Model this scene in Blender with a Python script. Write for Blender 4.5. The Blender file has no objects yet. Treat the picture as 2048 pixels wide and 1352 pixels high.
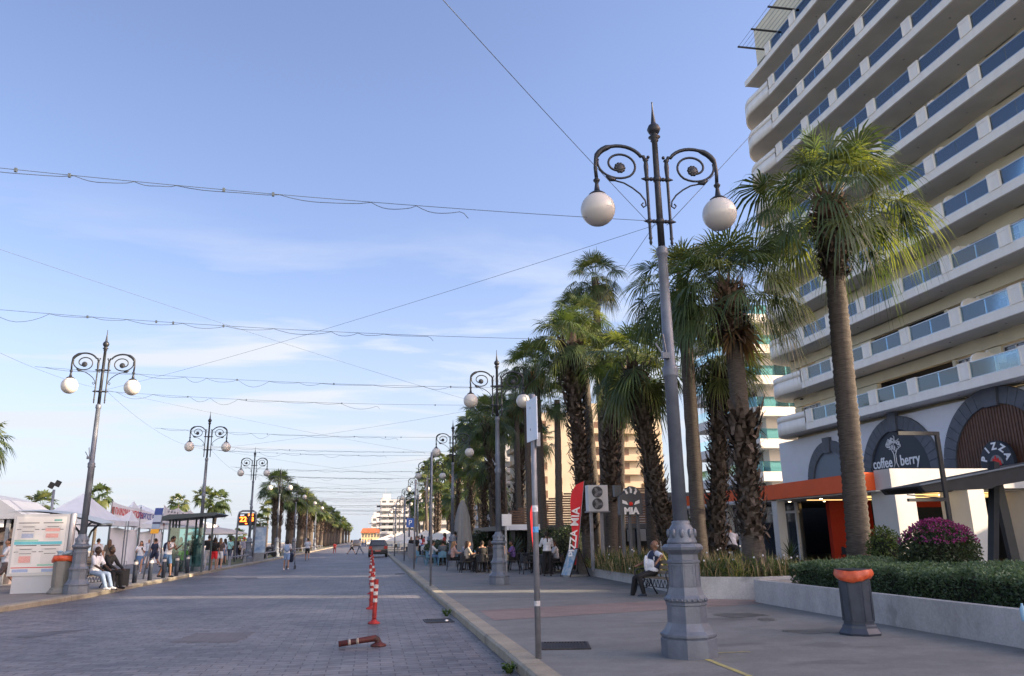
import bpy, math, random
from mathutils import Vector, Matrix
import numpy as np
R = math.radians
sc = bpy.context.scene
col = sc.collection
# ---------------------------------------------------------------- camera
CX, CY, FPX, HC = 1024., 676., 1530., 1.6
_dY = np.array([742 - CX, -(1078 - CY), -FPX]); _dZ = np.array([930 - CX, CY + 5150, -FPX])
_dY /= np.linalg.norm(_dY); _dZ = _dZ - _dY * _dZ.dot(_dY); _dZ /= np.linalg.norm(_dZ)
_dX = np.cross(_dY, _dZ)
CM = np.array([_dX, _dY, _dZ])          # camera axes -> world
cam_d = bpy.data.cameras.new('camera'); cam = bpy.data.objects.new('camera', cam_d); col.objects.link(cam)
cam_d.sensor_width = 36; cam_d.lens = FPX / 2048 * 36; cam_d.clip_end = 5000; cam_d.clip_start = .05
m4 = Matrix(((CM[0][0], CM[0][1], CM[0][2], 0), (CM[1][0], CM[1][1], CM[1][2], 0), (CM[2][0], CM[2][1], CM[2][2], HC), (0, 0, 0, 1)))
cam.matrix_world = m4; sc.camera = cam
def ray(x, y): return CM @ np.array([x - CX, -(y - CY), -FPX])
def gnd(x, y, z=0.13):
    r = ray(x, y); t = (z - HC) / r[2]; return Vector((r[0] * t, r[1] * t, z))
def atY(x, y, Y):
    r = ray(x, y); t = Y / r[1]; return Vector((r[0] * t, Y, HC + r[2] * t))
def atX(x, y, X):
    r = ray(x, y); t = X / r[0]; return Vector((X, r[1] * t, HC + r[2] * t))
# ---------------------------------------------------------------- light
SUN_EL, SUN_AZ = R(19), math.atan2(-.36, 1.)   # direction towards the sun in the XY plane
sd = Vector((math.cos(SUN_EL) * math.cos(SUN_AZ), math.cos(SUN_EL) * math.sin(SUN_AZ), math.sin(SUN_EL)))
sl = bpy.data.lights.new('sun', 'SUN'); sl.energy = 4.8; sl.angle = R(.5); sl.color = (1, .80, .56)
so = bpy.data.objects.new('sun', sl); col.objects.link(so)
so.rotation_euler = sd.to_track_quat('Z', 'Y').to_euler()
w = bpy.data.worlds.new('World'); sc.world = w; w.use_nodes = True
nt = w.node_tree; nt.nodes.clear(); N = nt.nodes.new; LK = nt.links.new
sky = N('ShaderNodeTexSky'); sky.sky_type = 'NISHITA'; sky.sun_disc = False
sky.sun_elevation = SUN_EL; sky.sun_rotation = math.pi / 2 - SUN_AZ
sky.air_density = 1.0; sky.dust_density = 1.2; sky.ozone_density = 2.2
tc = N('ShaderNodeTexCoord'); sep = N('ShaderNodeSeparateXYZ'); LK(tc.outputs['Generated'], sep.inputs[0])
def math_(op, a, b=None, c=None):
    n = N('ShaderNodeMath'); n.operation = op
    for i, q in enumerate((a, b, c)):
        if q is None: continue
        if isinstance(q, (int, float)): n.inputs[i].default_value = q
        else: LK(q, n.inputs[i])
    return n.outputs[0]
# cloud deck: project the view direction on a high plane
zc = math_('MAXIMUM', sep.outputs[2], .02); zc2 = math_('ADD', zc, .06)
cx = math_('DIVIDE', sep.outputs[0], zc2); cy = math_('DIVIDE', sep.outputs[1], zc2)
cmb = N('ShaderNodeCombineXYZ'); LK(cx, cmb.inputs[0]); LK(cy, cmb.inputs[1])
mp = N('ShaderNodeMapping'); mp.inputs['Rotation'].default_value = (0, 0, R(-15)); mp.inputs['Scale'].default_value = (.6, 1.3, 1); mp.inputs['Location'].default_value = (4, 7, 0)
LK(cmb.outputs[0], mp.inputs[0])
no = N('ShaderNodeTexNoise'); no.inputs['Scale'].default_value = 1.1; no.inputs['Detail'].default_value = 7; no.inputs['Roughness'].default_value = .55; no.inputs['Distortion'].default_value = .35
LK(mp.outputs[0], no.inputs[0])
cr = N('ShaderNodeMapRange'); cr.inputs['From Min'].default_value = .50; cr.inputs['From Max'].default_value = .63; LK(no.outputs[0], cr.inputs[0])
el = N('ShaderNodeMapRange'); el.inputs['From Min'].default_value = .40; el.inputs['From Max'].default_value = .24; LK(sep.outputs[2], el.inputs[0])
cl = math_('MULTIPLY', cr.outputs[0], el.outputs[0])
CLOUD_COL = (2.75, 2.85, 3.05, 1)
hz = N('ShaderNodeMapRange'); hz.inputs['From Min'].default_value = .33; hz.inputs['From Max'].default_value = .0; hz.inputs['To Max'].default_value = .95; LK(sep.outputs[2], hz.inputs[0])
hp = math_('POWER', hz.outputs[0], 1.3)
clf = hp
mx = N('ShaderNodeMixRGB'); LK(clf, mx.inputs[0])
tint = N('ShaderNodeMixRGB'); tint.blend_type = 'MULTIPLY'; tint.inputs[0].default_value = 1; tint.inputs[2].default_value = (.95, .80, .85, 1); LK(sky.outputs[0], tint.inputs[1])
cmx = N('ShaderNodeMixRGB'); LK(math_('MULTIPLY', cl, .85), cmx.inputs[0]); LK(mx.outputs[0], cmx.inputs[1]); cmx.inputs[2].default_value = CLOUD_COL
# brighter, warmer sky on the low-sun side, behind the camera
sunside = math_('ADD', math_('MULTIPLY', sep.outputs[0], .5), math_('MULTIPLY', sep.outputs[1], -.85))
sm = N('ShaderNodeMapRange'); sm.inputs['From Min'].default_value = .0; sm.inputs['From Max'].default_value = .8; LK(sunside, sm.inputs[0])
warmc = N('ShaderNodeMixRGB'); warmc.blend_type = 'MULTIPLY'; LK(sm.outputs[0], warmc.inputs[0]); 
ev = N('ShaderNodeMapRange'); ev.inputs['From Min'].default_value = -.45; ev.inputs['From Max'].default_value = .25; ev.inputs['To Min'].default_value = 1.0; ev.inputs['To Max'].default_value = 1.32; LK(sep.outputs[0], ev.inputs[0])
evm = N('ShaderNodeMixRGB'); evm.blend_type = 'MULTIPLY'; evm.inputs[0].default_value = 1; LK(cmx.outputs[0], evm.inputs[1])
hiz = N('ShaderNodeMapRange'); hiz.inputs['From Min'].default_value = .1; hiz.inputs['From Max'].default_value = .5; LK(sep.outputs[2], hiz.inputs[0])
evx = math_('ADD', math_('MULTIPLY', math_('SUBTRACT', ev.outputs[0], 1.0), hiz.outputs[0]), 1.0); LK(evx, evm.inputs[2])
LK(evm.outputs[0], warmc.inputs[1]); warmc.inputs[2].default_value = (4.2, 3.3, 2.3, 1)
LK(tint.outputs[0], mx.inputs[1])
mx.inputs[2].default_value = (2.3, 2.55, 2.95, 1)
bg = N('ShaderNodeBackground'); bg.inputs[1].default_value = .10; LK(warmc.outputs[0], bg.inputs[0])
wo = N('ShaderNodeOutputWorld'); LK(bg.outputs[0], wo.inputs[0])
sc.view_settings.view_transform = 'Standard'; sc.view_settings.look = 'None'; sc.view_settings.exposure = 1.65; sc.view_settings.gamma = 1
sc.view_settings.use_curve_mapping = False
rnd = random.Random(7)
# ---------------------------------------------------------------- helpers
class MB:
    def __init__(s): s.v = []; s.f = []; s.sm = []; s.mi = []; s.cur = 0
    def face(s, idx, smooth=False): s.f.append(tuple(idx)); s.sm.append(smooth); s.mi.append(s.cur)
    def quad(s, a, b, c, d, smooth=False):
        n = len(s.v); s.v += [tuple(a), tuple(b), tuple(c), tuple(d)]; s.face((n, n + 1, n + 2, n + 3), smooth)
    def tri(s, a, b, c):
        n = len(s.v); s.v += [tuple(a), tuple(b), tuple(c)]; s.face((n, n + 1, n + 2))
    def box(s, x0, y0, z0, x1, y1, z1):
        n = len(s.v)
        s.v += [(x0, y0, z0), (x1, y0, z0), (x1, y1, z0), (x0, y1, z0), (x0, y0, z1), (x1, y0, z1), (x1, y1, z1), (x0, y1, z1)]
        for q in ((0, 3, 2, 1), (4, 5, 6, 7), (0, 1, 5, 4), (1, 2, 6, 5), (2, 3, 7, 6), (3, 0, 4, 7)): s.face([n + i for i in q])
        return s
    def boxm(s, M, sx, sy, sz):      # box centred at matrix M
        n = len(s.v)
        for z in (-sz / 2, sz / 2):
            for x, y in ((-sx / 2, -sy / 2), (sx / 2, -sy / 2), (sx / 2, sy / 2), (-sx / 2, sy / 2)):
                s.v.append(tuple(M @ Vector((x, y, z))))
        for q in ((0, 3, 2, 1), (4, 5, 6, 7), (0, 1, 5, 4), (1, 2, 6, 5), (2, 3, 7, 6), (3, 0, 4, 7)): s.face([n + i for i in q])
        return s
    def bar(s, a, b, w, h=None):
        a = Vector(a); b = Vector(b); d = b - a; q = d.to_track_quat('Z', 'Y').to_matrix().to_4x4()
        s.boxm(Matrix.Translation((a + b) / 2) @ q, w, h or w, d.length); return s
    def lathe(s, prof, n=16, c=(0, 0, 0), rot=0., smooth=True, cap=True):
        b = len(s.v); k = len(prof)
        for (r, z) in prof:
            for i in range(n):
                a = rot + 2 * math.pi * i / n
                s.v.append((c[0] + r * math.cos(a), c[1] + r * math.sin(a), c[2] + z))
        for j in range(k - 1):
            for i in range(n):
                i2 = (i + 1) % n; s.face((b + j * n + i, b + j * n + i2, b + (j + 1) * n + i2, b + (j + 1) * n + i), smooth)
        if cap:
            s.face([b + i for i in range(n)][::-1]); s.face([b + (k - 1) * n + i for i in range(n)])
        return s
    def tube(s, pts, r, n=8, smooth=True, cap=True):
        pts = [Vector(p) for p in pts]; rr = r if isinstance(r, (list, tuple)) else [r] * len(pts)
        b = len(s.v); u = None
        for i, p in enumerate(pts):
            d = (pts[min(i + 1, len(pts) - 1)] - pts[max(i - 1, 0)])
            if d.length < 1e-9: d = Vector((0, 0, 1))
            d.normalize()
            if u is None:
                u = d.orthogonal().normalized()
            else:
                u = u - d * u.dot(d)
                u = u.normalized() if u.length > 1e-6 else d.orthogonal().normalized()
            w_ = d.cross(u)
            for k in range(n):
                a = 2 * math.pi * k / n
                s.v.append(tuple(p + (u * math.cos(a) + w_ * math.sin(a)) * rr[i]))
        for j in range(len(pts) - 1):
            for i in range(n):
                i2 = (i + 1) % n; s.face((b + j * n + i, b + j * n + i2, b + (j + 1) * n + i2, b + (j + 1) * n + i), smooth)
        if cap:
            s.face([b + i for i in range(n)][::-1]); s.face([b + (len(pts) - 1) * n + i for i in range(n)])
        return s
    def ball(s, c, rx, ry=None, rz=None, n=16, k=10, M=None):
        ry = ry or rx; rz = rz or rx; b = len(s.v)
        for j in range(1, k):
            t = math.pi * j / k
            for i in range(n):
                a = 2 * math.pi * i / n
                p = Vector((rx * math.sin(t) * math.cos(a), ry * math.sin(t) * math.sin(a), -rz * math.cos(t)))
                if M: p = M @ p
                s.v.append((c[0] + p[0], c[1] + p[1], c[2] + p[2]))
        p = Vector((0, 0, -rz)); p = M @ p if M else p; s.v.append((c[0] + p[0], c[1] + p[1], c[2] + p[2]))
        p = -p; s.v.append((c[0] + p[0], c[1] + p[1], c[2] + p[2]))
        for j in range(k - 2):
            for i in range(n):
                i2 = (i + 1) % n; s.face((b + j * n + i, b + j * n + i2, b + (j + 1) * n + i2, b + (j + 1) * n + i), True)
        for i in range(n):
            i2 = (i + 1) % n
            s.face((b + i2, b + i, b + (k - 1) * n), True); s.face((b + (k - 2) * n + i, b + (k - 2) * n + i2, b + (k - 1) * n + 1), True)
        return s
    def prism(s, poly, f, t0, t1):     # poly: 2D list; f(u,v,t)->xyz
        n = len(poly); b = len(s.v)
        for t in (t0, t1):
            for (u, v) in poly: s.v.append(tuple(f(u, v, t)))
        s.face([b + i for i in range(n)][::-1]); s.face([b + n + i for i in range(n)])
        for i in range(n):
            i2 = (i + 1) % n; s.face((b + i, b + i2, b + n + i2, b + n + i))
        return s
    def piece(s): s.pids = getattr(s, 'pids', []) + [len(s.f)]; return s
    def build(s, name, mats, parent=None, label=None, cat=None, group=None, kind=None, off=None, recenter=True, split=False):
        if split and s.f:
            V = np.array(s.v); nf = len(s.f)
            if getattr(s, 'pids', None): pid = np.searchsorted(np.array(s.pids), np.arange(nf), side='right').tolist()
            else:
                par = list(range(len(s.v)))
                def fd(a):
                    while par[a] != a: par[a] = par[par[a]]; a = par[a]
                    return a
                for q in s.f:
                    r0 = fd(q[0])
                    for j in q[1:]: par[fd(j)] = r0
                pid = [fd(q[0]) for q in s.f]
            gr = {}
            for i, q in enumerate(pid): gr.setdefault(q, []).append(i)
            L_ = sorted(gr.values(), key=lambda g: float(np.linalg.norm(V[s.f[g[0]][0]] - np.array((0, 0, 1.6))))) if off is not None else list(gr.values())
            if len(L_) > 100: L_ = L_[:100] + [[i for g in L_[100:] for i in g]]
            for n_, g in enumerate(L_):
                m = MB(); mp_ = {}
                for i in g:
                    ids = []
                    for j in s.f[i]:
                        if j not in mp_: mp_[j] = len(m.v); m.v.append(s.v[j])
                        ids.append(mp_[j])
                    m.f.append(tuple(ids)); m.sm.append(s.sm[i]); m.mi.append(s.mi[i])
                o = m.build(name, mats, parent, label, cat, group, 'stuff' if n_ == 100 else kind, off)
            return o
        if not isinstance(mats, (list, tuple)): mats = [mats]
        v = s.v; base = (0, 0, 0)
        if off is not None: v = [(a - off[0], b - off[1], c - off[2]) for a, b, c in v]
        elif parent is None and recenter and v:
            A = np.array(v); base = (float((A[:, 0].min() + A[:, 0].max()) / 2), float((A[:, 1].min() + A[:, 1].max()) / 2), float(A[:, 2].min()))
            v = (A - np.array(base)).tolist()
        me = bpy.data.meshes.new(name); me.from_pydata(v, [], s.f)
        me.polygons.foreach_set('use_smooth', s.sm); me.polygons.foreach_set('material_index', s.mi)
        for m in mats: me.materials.append(m)
        me.update()
        o = bpy.data.objects.new(name, me); col.objects.link(o); o.location = base if parent is None else (0, 0, 0)
        if parent: o.parent = parent
        return tag(o, label, cat, group, kind)
def tag(o, label=None, cat=None, group=None, kind=None):
    if label: o['label'] = label
    if cat: o['category'] = cat
    if group: o['group'] = group
    if kind: o['kind'] = kind
    return o
def thing(name, label, cat, loc=(0, 0, 0), rz=0, group=None):
    o = bpy.data.objects.new(name, None); col.objects.link(o); o.location = loc; o.rotation_euler = (0, 0, rz); o.empty_display_size = .2
    return tag(o, label, cat, group)
def copy_tree(o, parent=None, loc=None, rz=None, label=None, scale=None):
    c = o.copy(); col.objects.link(c); c.parent = parent
    if loc is not None: c.location = loc
    if rz is not None: c.rotation_euler = (0, 0, rz)
    if scale is not None: c.scale = scale if isinstance(scale, (tuple, list)) else (scale,) * 3
    if label: c['label'] = label
    for ch in list(o.children):
        k = copy_tree(ch, c)
    return c
# ---------------------------------------------------------------- materials
_mc = {}
def mat(name, c, rough=.6, metal=0., var=.0, scale=4., bump=0., bscale=25., c2=None, spec=.4, emit=None, es=1., detail=5, trans=0., coords='Object', stretch=None):
    if name in _mc: return _mc[name]
    m = bpy.data.materials.new(name); m.use_nodes = True; t = m.node_tree; b = t.nodes['Principled BSDF']; _mc[name] = m
    b.inputs['Roughness'].default_value = rough; b.inputs['Metallic'].default_value = metal; b.inputs['Specular IOR Level'].default_value = spec
    b.inputs['Base Color'].default_value = (*c, 1)
    if emit: b.inputs['Emission Color'].default_value = (*emit, 1); b.inputs['Emission Strength'].default_value = es
    if var or c2 or bump:
        tc = t.nodes.new('ShaderNodeTexCoord'); src = tc.outputs[coords]
        if stretch:
            mpn = t.nodes.new('ShaderNodeMapping'); mpn.inputs['Scale'].default_value = stretch; t.links.new(src, mpn.inputs[0]); src = mpn.outputs[0]
    if var or c2:
        n = t.nodes.new('ShaderNodeTexNoise'); n.inputs['Scale'].default_value = scale; n.inputs['Detail'].default_value = detail; n.inputs['Roughness'].default_value = .6
        t.links.new(src, n.inputs[0])
        r = t.nodes.new('ShaderNodeValToRGB'); r.color_ramp.elements[0].position = .33; r.color_ramp.elements[1].position = .67
        ca = [max(0, x * (1 - var)) for x in c]; cb = c2 if c2 else [min(1, x * (1 + var)) for x in c]
        r.color_ramp.elements[0].color = (*ca, 1); r.color_ramp.elements[1].color = (*cb, 1)
        t.links.new(n.outputs[0], r.inputs[0]); t.links.new(r.outputs[0], b.inputs['Base Color'])
    if bump:
        n2 = t.nodes.new('ShaderNodeTexNoise'); n2.inputs['Scale'].default_value = bscale; n2.inputs['Detail'].default_value = 6; t.links.new(src, n2.inputs[0])
        bp = t.nodes.new('ShaderNodeBump'); bp.inputs['Strength'].default_value = bump; bp.inputs['Distance'].default_value = .02
        t.links.new(n2.outputs[0], bp.inputs['Height']); t.links.new(bp.outputs[0], b.inputs['Normal'])
    return m
def leafmat(name, c, c2, tr=.35, scale=3., rough=.45, spec=.4):
    if name in _mc: return _mc[name]
    m = mat(name, c, rough=rough, c2=c2, scale=scale, spec=spec, detail=3); t = m.node_tree; b = t.nodes['Principled BSDF']; o = t.nodes['Material Output']
    tn = t.nodes.new('ShaderNodeBsdfTranslucent'); mxs = t.nodes.new('ShaderNodeMixShader'); mxs.inputs[0].default_value = tr
    ramp = [n for n in t.nodes if n.type == 'VALTORGB'][0]
    g = t.nodes.new('ShaderNodeMixRGB'); g.blend_type = 'MULTIPLY'; g.inputs[0].default_value = 1; g.inputs[2].default_value = (1.6, 1.7, .7, 1)
    t.links.new(ramp.outputs[0], g.inputs[1]); t.links.new(g.outputs[0], tn.inputs[0])
    t.links.new(b.outputs[0], mxs.inputs[1]); t.links.new(tn.outputs[0], mxs.inputs[2]); t.links.new(mxs.outputs[0], o.inputs[0])
    return m
def glassmat(name, tint, refl=.35, rough=.03, gcol=(1, 1, 1)):
    if name in _mc: return _mc[name]
    m = bpy.data.materials.new(name); m.use_nodes = True; t = m.node_tree; t.nodes.clear(); _mc[name] = m
    o = t.nodes.new('ShaderNodeOutputMaterial'); tr = t.nodes.new('ShaderNodeBsdfTransparent'); tr.inputs[0].default_value = (*tint, 1)
    g = t.nodes.new('ShaderNodeBsdfGlossy'); g.inputs['Roughness'].default_value = rough; g.inputs[0].default_value = (*gcol, 1)
    f = t.nodes.new('ShaderNodeLayerWeight'); f.inputs[0].default_value = refl
    mr = t.nodes.new('ShaderNodeMath'); mr.operation = 'ADD'; mr.inputs[1].default_value = refl * .4; mr.use_clamp = True; t.links.new(f.outputs['Fresnel'], mr.inputs[0])
    mx = t.nodes.new('ShaderNodeMixShader'); t.links.new(mr.outputs[0], mx.inputs[0]); t.links.new(tr.outputs[0], mx.inputs[1]); t.links.new(g.outputs[0], mx.inputs[2]); t.links.new(mx.outputs[0], o.inputs[0])
    return m
def text(s, size, m, parent=None, X=(1, 0, 0), Y=(0, 0, 1), loc=(0, 0, 0), name='lettering', depth=.01, align='CENTER', wide=1., bold=0., off=(0, 0, 0)):
    cu = bpy.data.curves.new(name, 'FONT'); cu.body = s; cu.size = size; cu.extrude = depth; cu.align_x = align; cu.align_y = 'CENTER'; cu.offset = bold; cu.resolution_u = 3
    o = bpy.data.objects.new(name, cu); me = bpy.data.meshes.new_from_object(o); bpy.data.objects.remove(o)
    X = Vector(X).normalized(); Y = Vector(Y).normalized(); Z = X.cross(Y)
    Mx = Matrix(((X.x * wide, Y.x, Z.x, loc[0] - off[0]), (X.y * wide, Y.y, Z.y, loc[1] - off[1]), (X.z * wide, Y.z, Z.z, loc[2] - off[2]), (0, 0, 0, 1)))
    me.transform(Mx); me.materials.clear(); me.materials.append(m); me.name = name
    o = bpy.data.objects.new(name, me); col.objects.link(o)
    if parent: o.parent = parent
    return o
dark_metal = mat('dark_metal', (.020, .024, .032), .45, .3, var=.3, scale=12)
grey_paint = mat('grey_paint', (.085, .10, .13), .45, .15, c2=(.135, .155, .195), scale=3.5, bump=.18, bscale=45, detail=9)
galv = mat('galvanised', (.20, .21, .24), .45, .4, var=.15, scale=9)
white_paint = mat('white_paint', (.62, .62, .63), .55, var=.05, scale=2, bump=.05)
black = mat('black_plastic', (.012, .012, .014), .5)
globe_m = mat('opal_globe', (.46, .45, .43), .22, spec=.5, var=.03, scale=3)
# ---------------------------------------------------------------- ground, road, pavements
def nodes_mat(name):
    m = bpy.data.materials.new(name); m.use_nodes = True; return m, m.node_tree, m.node_tree.nodes['Principled BSDF']
def paver_mat():
    m, t, b = nodes_mat('road_pavers'); L = t.links.new; nn = t.nodes.new
    tc = nn('ShaderNodeTexCoord'); br = nn('ShaderNodeTexBrick')
    br.inputs['Scale'].default_value = 1.; br.inputs['Brick Width'].default_value = .34; br.inputs['Row Height'].default_value = .17
    br.inputs['Mortar Size'].default_value = .009; br.inputs['Mortar Smooth'].default_value = .3; br.inputs['Bias'].default_value = .1
    br.inputs['Color1'].default_value = (.088, .086, .094, 1); br.inputs['Color2'].default_value = (.165, .158, .165, 1); br.inputs['Mortar'].default_value = (.03, .028, .03, 1)
    L(tc.outputs['Object'], br.inputs[0])
    n = nn('ShaderNodeTexNoise'); n.inputs['Scale'].default_value = .35; n.inputs['Detail'].default_value = 7; n.inputs['Roughness'].default_value = .62; L(tc.outputs['Object'], n.inputs[0])
    r = nn('ShaderNodeValToRGB'); r.color_ramp.elements[0].position = .35; r.color_ramp.elements[1].position = .66
    r.color_ramp.elements[0].color = (.60, .60, .64, 1); r.color_ramp.elements[1].color = (1.22, 1.18, 1.14, 1); L(n.outputs[0], r.inputs[0])
    n3 = nn('ShaderNodeTexNoise'); n3.inputs['Scale'].default_value = 14; n3.inputs['Detail'].default_value = 4; L(tc.outputs['Object'], n3.inputs[0])
    r3 = nn('ShaderNodeMapRange'); r3.inputs['To Min'].default_value = .75; r3.inputs['To Max'].default_value = 1.25; L(n3.outputs[0], r3.inputs[0])
    mu = nn('ShaderNodeMixRGB'); mu.blend_type = 'MULTIPLY'; mu.inputs[0].default_value = 1; L(br.outputs[0], mu.inputs[1]); L(r.outputs[0], mu.inputs[2])
    mu2 = nn('ShaderNodeMixRGB'); mu2.blend_type = 'MULTIPLY'; mu2.inputs[0].default_value = 1; L(mu.outputs[0], mu2.inputs[1]); L(r3.outputs[0], mu2.inputs[2])
    L(mu2.outputs[0], b.inputs['Base Color'])
    n2 = nn('ShaderNodeTexNoise'); n2.inputs['Scale'].default_value = 5.; L(tc.outputs['Object'], n2.inputs[0])
    rr = nn('ShaderNodeMapRange'); rr.inputs['To Min'].default_value = .38; rr.inputs['To Max'].default_value = .68; L(n2.outputs[0], rr.inputs[0]); L(rr.outputs[0], b.inputs['Roughness'])
    bp = nn('ShaderNodeBump'); bp.inputs['Strength'].default_value = .5; bp.inputs['Distance'].default_value = .008
    ad = nn('ShaderNodeMath'); ad.operation = 'SUBTRACT'; L(n3.outputs[0], ad.inputs[0]); L(br.outputs['Fac'], ad.inputs[1]); L(ad.outputs[0], bp.inputs['Height']); L(bp.outputs[0], b.inputs['Normal'])
    return m
def concrete_mat(name, c, slab=None, warm=(1.05, 1, .96), rough=.7):
    m, t, b = nodes_mat(name); L = t.links.new; nn = t.nodes.new; tc = nn('ShaderNodeTexCoord')
    acc = None
    for sc_, lo, hi, st in ((.45, .78, 1.2, (1, 2.2, 1)), (3.2, .86, 1.12, (1, 1, 1)), (28, .85, 1.15, (1, 1, 1))):
        mpn = nn('ShaderNodeMapping'); mpn.inputs['Scale'].default_value = st; L(tc.outputs['Object'], mpn.inputs[0])
        n = nn('ShaderNodeTexNoise'); n.inputs['Scale'].default_value = sc_; n.inputs['Detail'].default_value = 8; n.inputs['Roughness'].default_value = .65; L(mpn.outputs[0], n.inputs[0])
        r = nn('ShaderNodeMapRange'); r.inputs['From Min'].default_value = .3; r.inputs['From Max'].default_value = .7; r.inputs['To Min'].default_value = lo; r.inputs['To Max'].default_value = hi; L(n.outputs[0], r.inputs[0])
        mu = nn('ShaderNodeMixRGB'); mu.blend_type = 'MULTIPLY'; mu.inputs[0].default_value = 1
        if acc is None: mu.inputs[1].default_value = (*c, 1)
        else: L(acc, mu.inputs[1])
        L(r.outputs[0], mu.inputs[2]); acc = mu.outputs[0]
    if slab:
        br = nn('ShaderNodeTexBrick'); br.offset = 0; br.inputs['Scale'].default_value = 1; br.inputs['Brick Width'].default_value = slab; br.inputs['Row Height'].default_value = slab
        br.inputs['Mortar Size'].default_value = .008; br.inputs['Color1'].default_value = (1, 1, 1, 1); br.inputs['Color2'].default_value = (.93, .93, .93, 1); br.inputs['Mortar'].default_value = (.68, .68, .68, 1)
        L(tc.outputs['Object'], br.inputs[0]); mu = nn('ShaderNodeMixRGB'); mu.blend_type = 'MULTIPLY'; mu.inputs[0].default_value = .8; L(acc, mu.inputs[1]); L(br.outputs[0], mu.inputs[2]); acc = mu.outputs[0]
    # dark dried spill stains
    mpn = nn('ShaderNodeMapping'); mpn.inputs['Scale'].default_value = (.5, 1.4, 1); mpn.inputs['Location'].default_value = (3.1, 1.7, 0); L(tc.outputs['Object'], mpn.inputs[0])
    ns = nn('ShaderNodeTexNoise'); ns.inputs['Scale'].default_value = .9; ns.inputs['Detail'].default_value = 9; L(mpn.outputs[0], ns.inputs[0])
    rs = nn('ShaderNodeMapRange'); rs.inputs['From Min'].default_value = .62; rs.inputs['From Max'].default_value = .66; rs.inputs['To Min'].default_value = 1; rs.inputs['To Max'].default_value = .72; L(ns.outputs[0], rs.inputs[0])
    mu = nn('ShaderNodeMixRGB'); mu.blend_type = 'MULTIPLY'; mu.inputs[0].default_value = 1; L(acc, mu.inputs[1]); L(rs.outputs[0], mu.inputs[2])
    L(mu.outputs[0], b.inputs['Base Color']); b.inputs['Roughness'].default_value = rough
    n2 = nn('ShaderNodeTexNoise'); n2.inputs['Scale'].default_value = 60; n2.inputs['Detail'].default_value = 4; L(tc.outputs['Object'], n2.inputs[0])
    bp = nn('ShaderNodeBump'); bp.inputs['Strength'].default_value = .25; bp.inputs['Distance'].default_value = .01; L(n2.outputs[0], bp.inputs['Height']); L(bp.outputs[0], b.inputs['Normal'])
    return m
road_m = paver_mat()
pave_m = concrete_mat('pavement_concrete', (.148, .152, .148))
pave2_m = concrete_mat('promenade_slabs', (.18, .17, .16), slab=.6)
kerb_m = concrete_mat('kerb_stone', (.26, .235, .18))
planter_m = concrete_mat('planter_render', (.36, .35, .34))
def plane(name, pts, z, m, kind='structure'):
    b = MB(); n = len(pts); b.v = [(x, y, z) for x, y in pts]; b.face(range(n)); return b.build(name, m, kind=kind, recenter=False)
plane('ground', [(-60, -60), (400, -60), (400, 1500), (-60, 1500)], -.02, concrete_mat('ground_earth', (.2, .19, .17)))
KR = [(1.85, -30), (1.80, 9.6), (1.72, 30), (1.66, 67), (1.6, 120), (1.6, 420)]
KL = [(-9.3, -30), (-9.3, 10), (-9.15, 17), (-8.95, 21), (-8.6, 24), (-8.38, 26.5), (-8.45, 31), (-8.35, 36), (-8.3, 45), (-8.1, 60), (-7.9, 86), (-7.7, 140), (-7.6, 420)]
def strip(name, A, B, z, m):
    b = MB()
    for i in range(len(A) - 1):
        b.quad((*A[i], z), (*B[i], z), (*B[i + 1], z), (*A[i + 1], z))
    return b.build(name, m, kind='structure', recenter=False)
b = MB()
b.quad((-10.5, -30, 0), (2.5, -30, 0), (2.5, 420, 0), (-10.5, 420, 0)); b.build('road', road_m, kind='structure', recenter=False)
def kerb(name, P, side):
    b = MB(); w_ = .28 * side; hh = .134
    rk = random.Random(3)
    for i in range(len(P) - 1):
        (x0, y0), (x1, y1) = P[i], P[i + 1]; L_ = math.hypot(x1 - x0, y1 - y0); n = max(1, int(L_ / 1.0)) if y0 < 120 else 8
        for k in range(n):
            a = k / n; c = (k + 1) / n - .012 / L_ * n * .0 - .008 / L_
            xa, ya, xb, yb = x0 + (x1 - x0) * a, y0 + (y1 - y0) * a, x0 + (x1 - x0) * c, y0 + (y1 - y0) * c
            j = rk.uniform(-.006, .006); h2 = hh + rk.uniform(0, .006); ch = .03 * side
            q = [(j, 0), (j, h2 - .03), (ch + j, h2), (w_, h2), (w_, 0)]
            n0 = len(b.v)
            for (X_, Y_) in ((xa, ya), (xb, yb)):
                for (u, v) in q: b.v.append((X_ + u, Y_, v))
            for e in range(4): b.face((n0 + e, n0 + 5 + e, n0 + 6 + e, n0 + e + 1))
            b.face((n0, n0 + 1, n0 + 2, n0 + 3, n0 + 4)); b.face((n0 + 9, n0 + 8, n0 + 7, n0 + 6, n0 + 5))
    return b.build(name, kerb_m, kind='structure', recenter=False)
kerb('kerb', KR, 1); kerb('kerb', KL, -1)
strip('pavement', [(x + .27, y) for x, y in KR], [(70, y) for x, y in KR], .13, pave_m)
strip('promenade', [(-45, y) for x, y in KL], [(x - .27, y) for x, y in KL], .13, pave2_m)
plane('beach', [(-60, -60), (-45, -60), (-45, 1500), (-60, 1500)], .02, mat('sand', (.42, .36, .27), .9, var=.12, scale=.6, bump=.4, bscale=8))
plane('sea', [(-3000, -300), (-60, -300), (-60, 4000), (-3000, 4000)], -.3, mat('sea_water', (.03, .09, .14), .12, bump=.5, bscale=1.2, stretch=(.6, 2, 1)))
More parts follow.
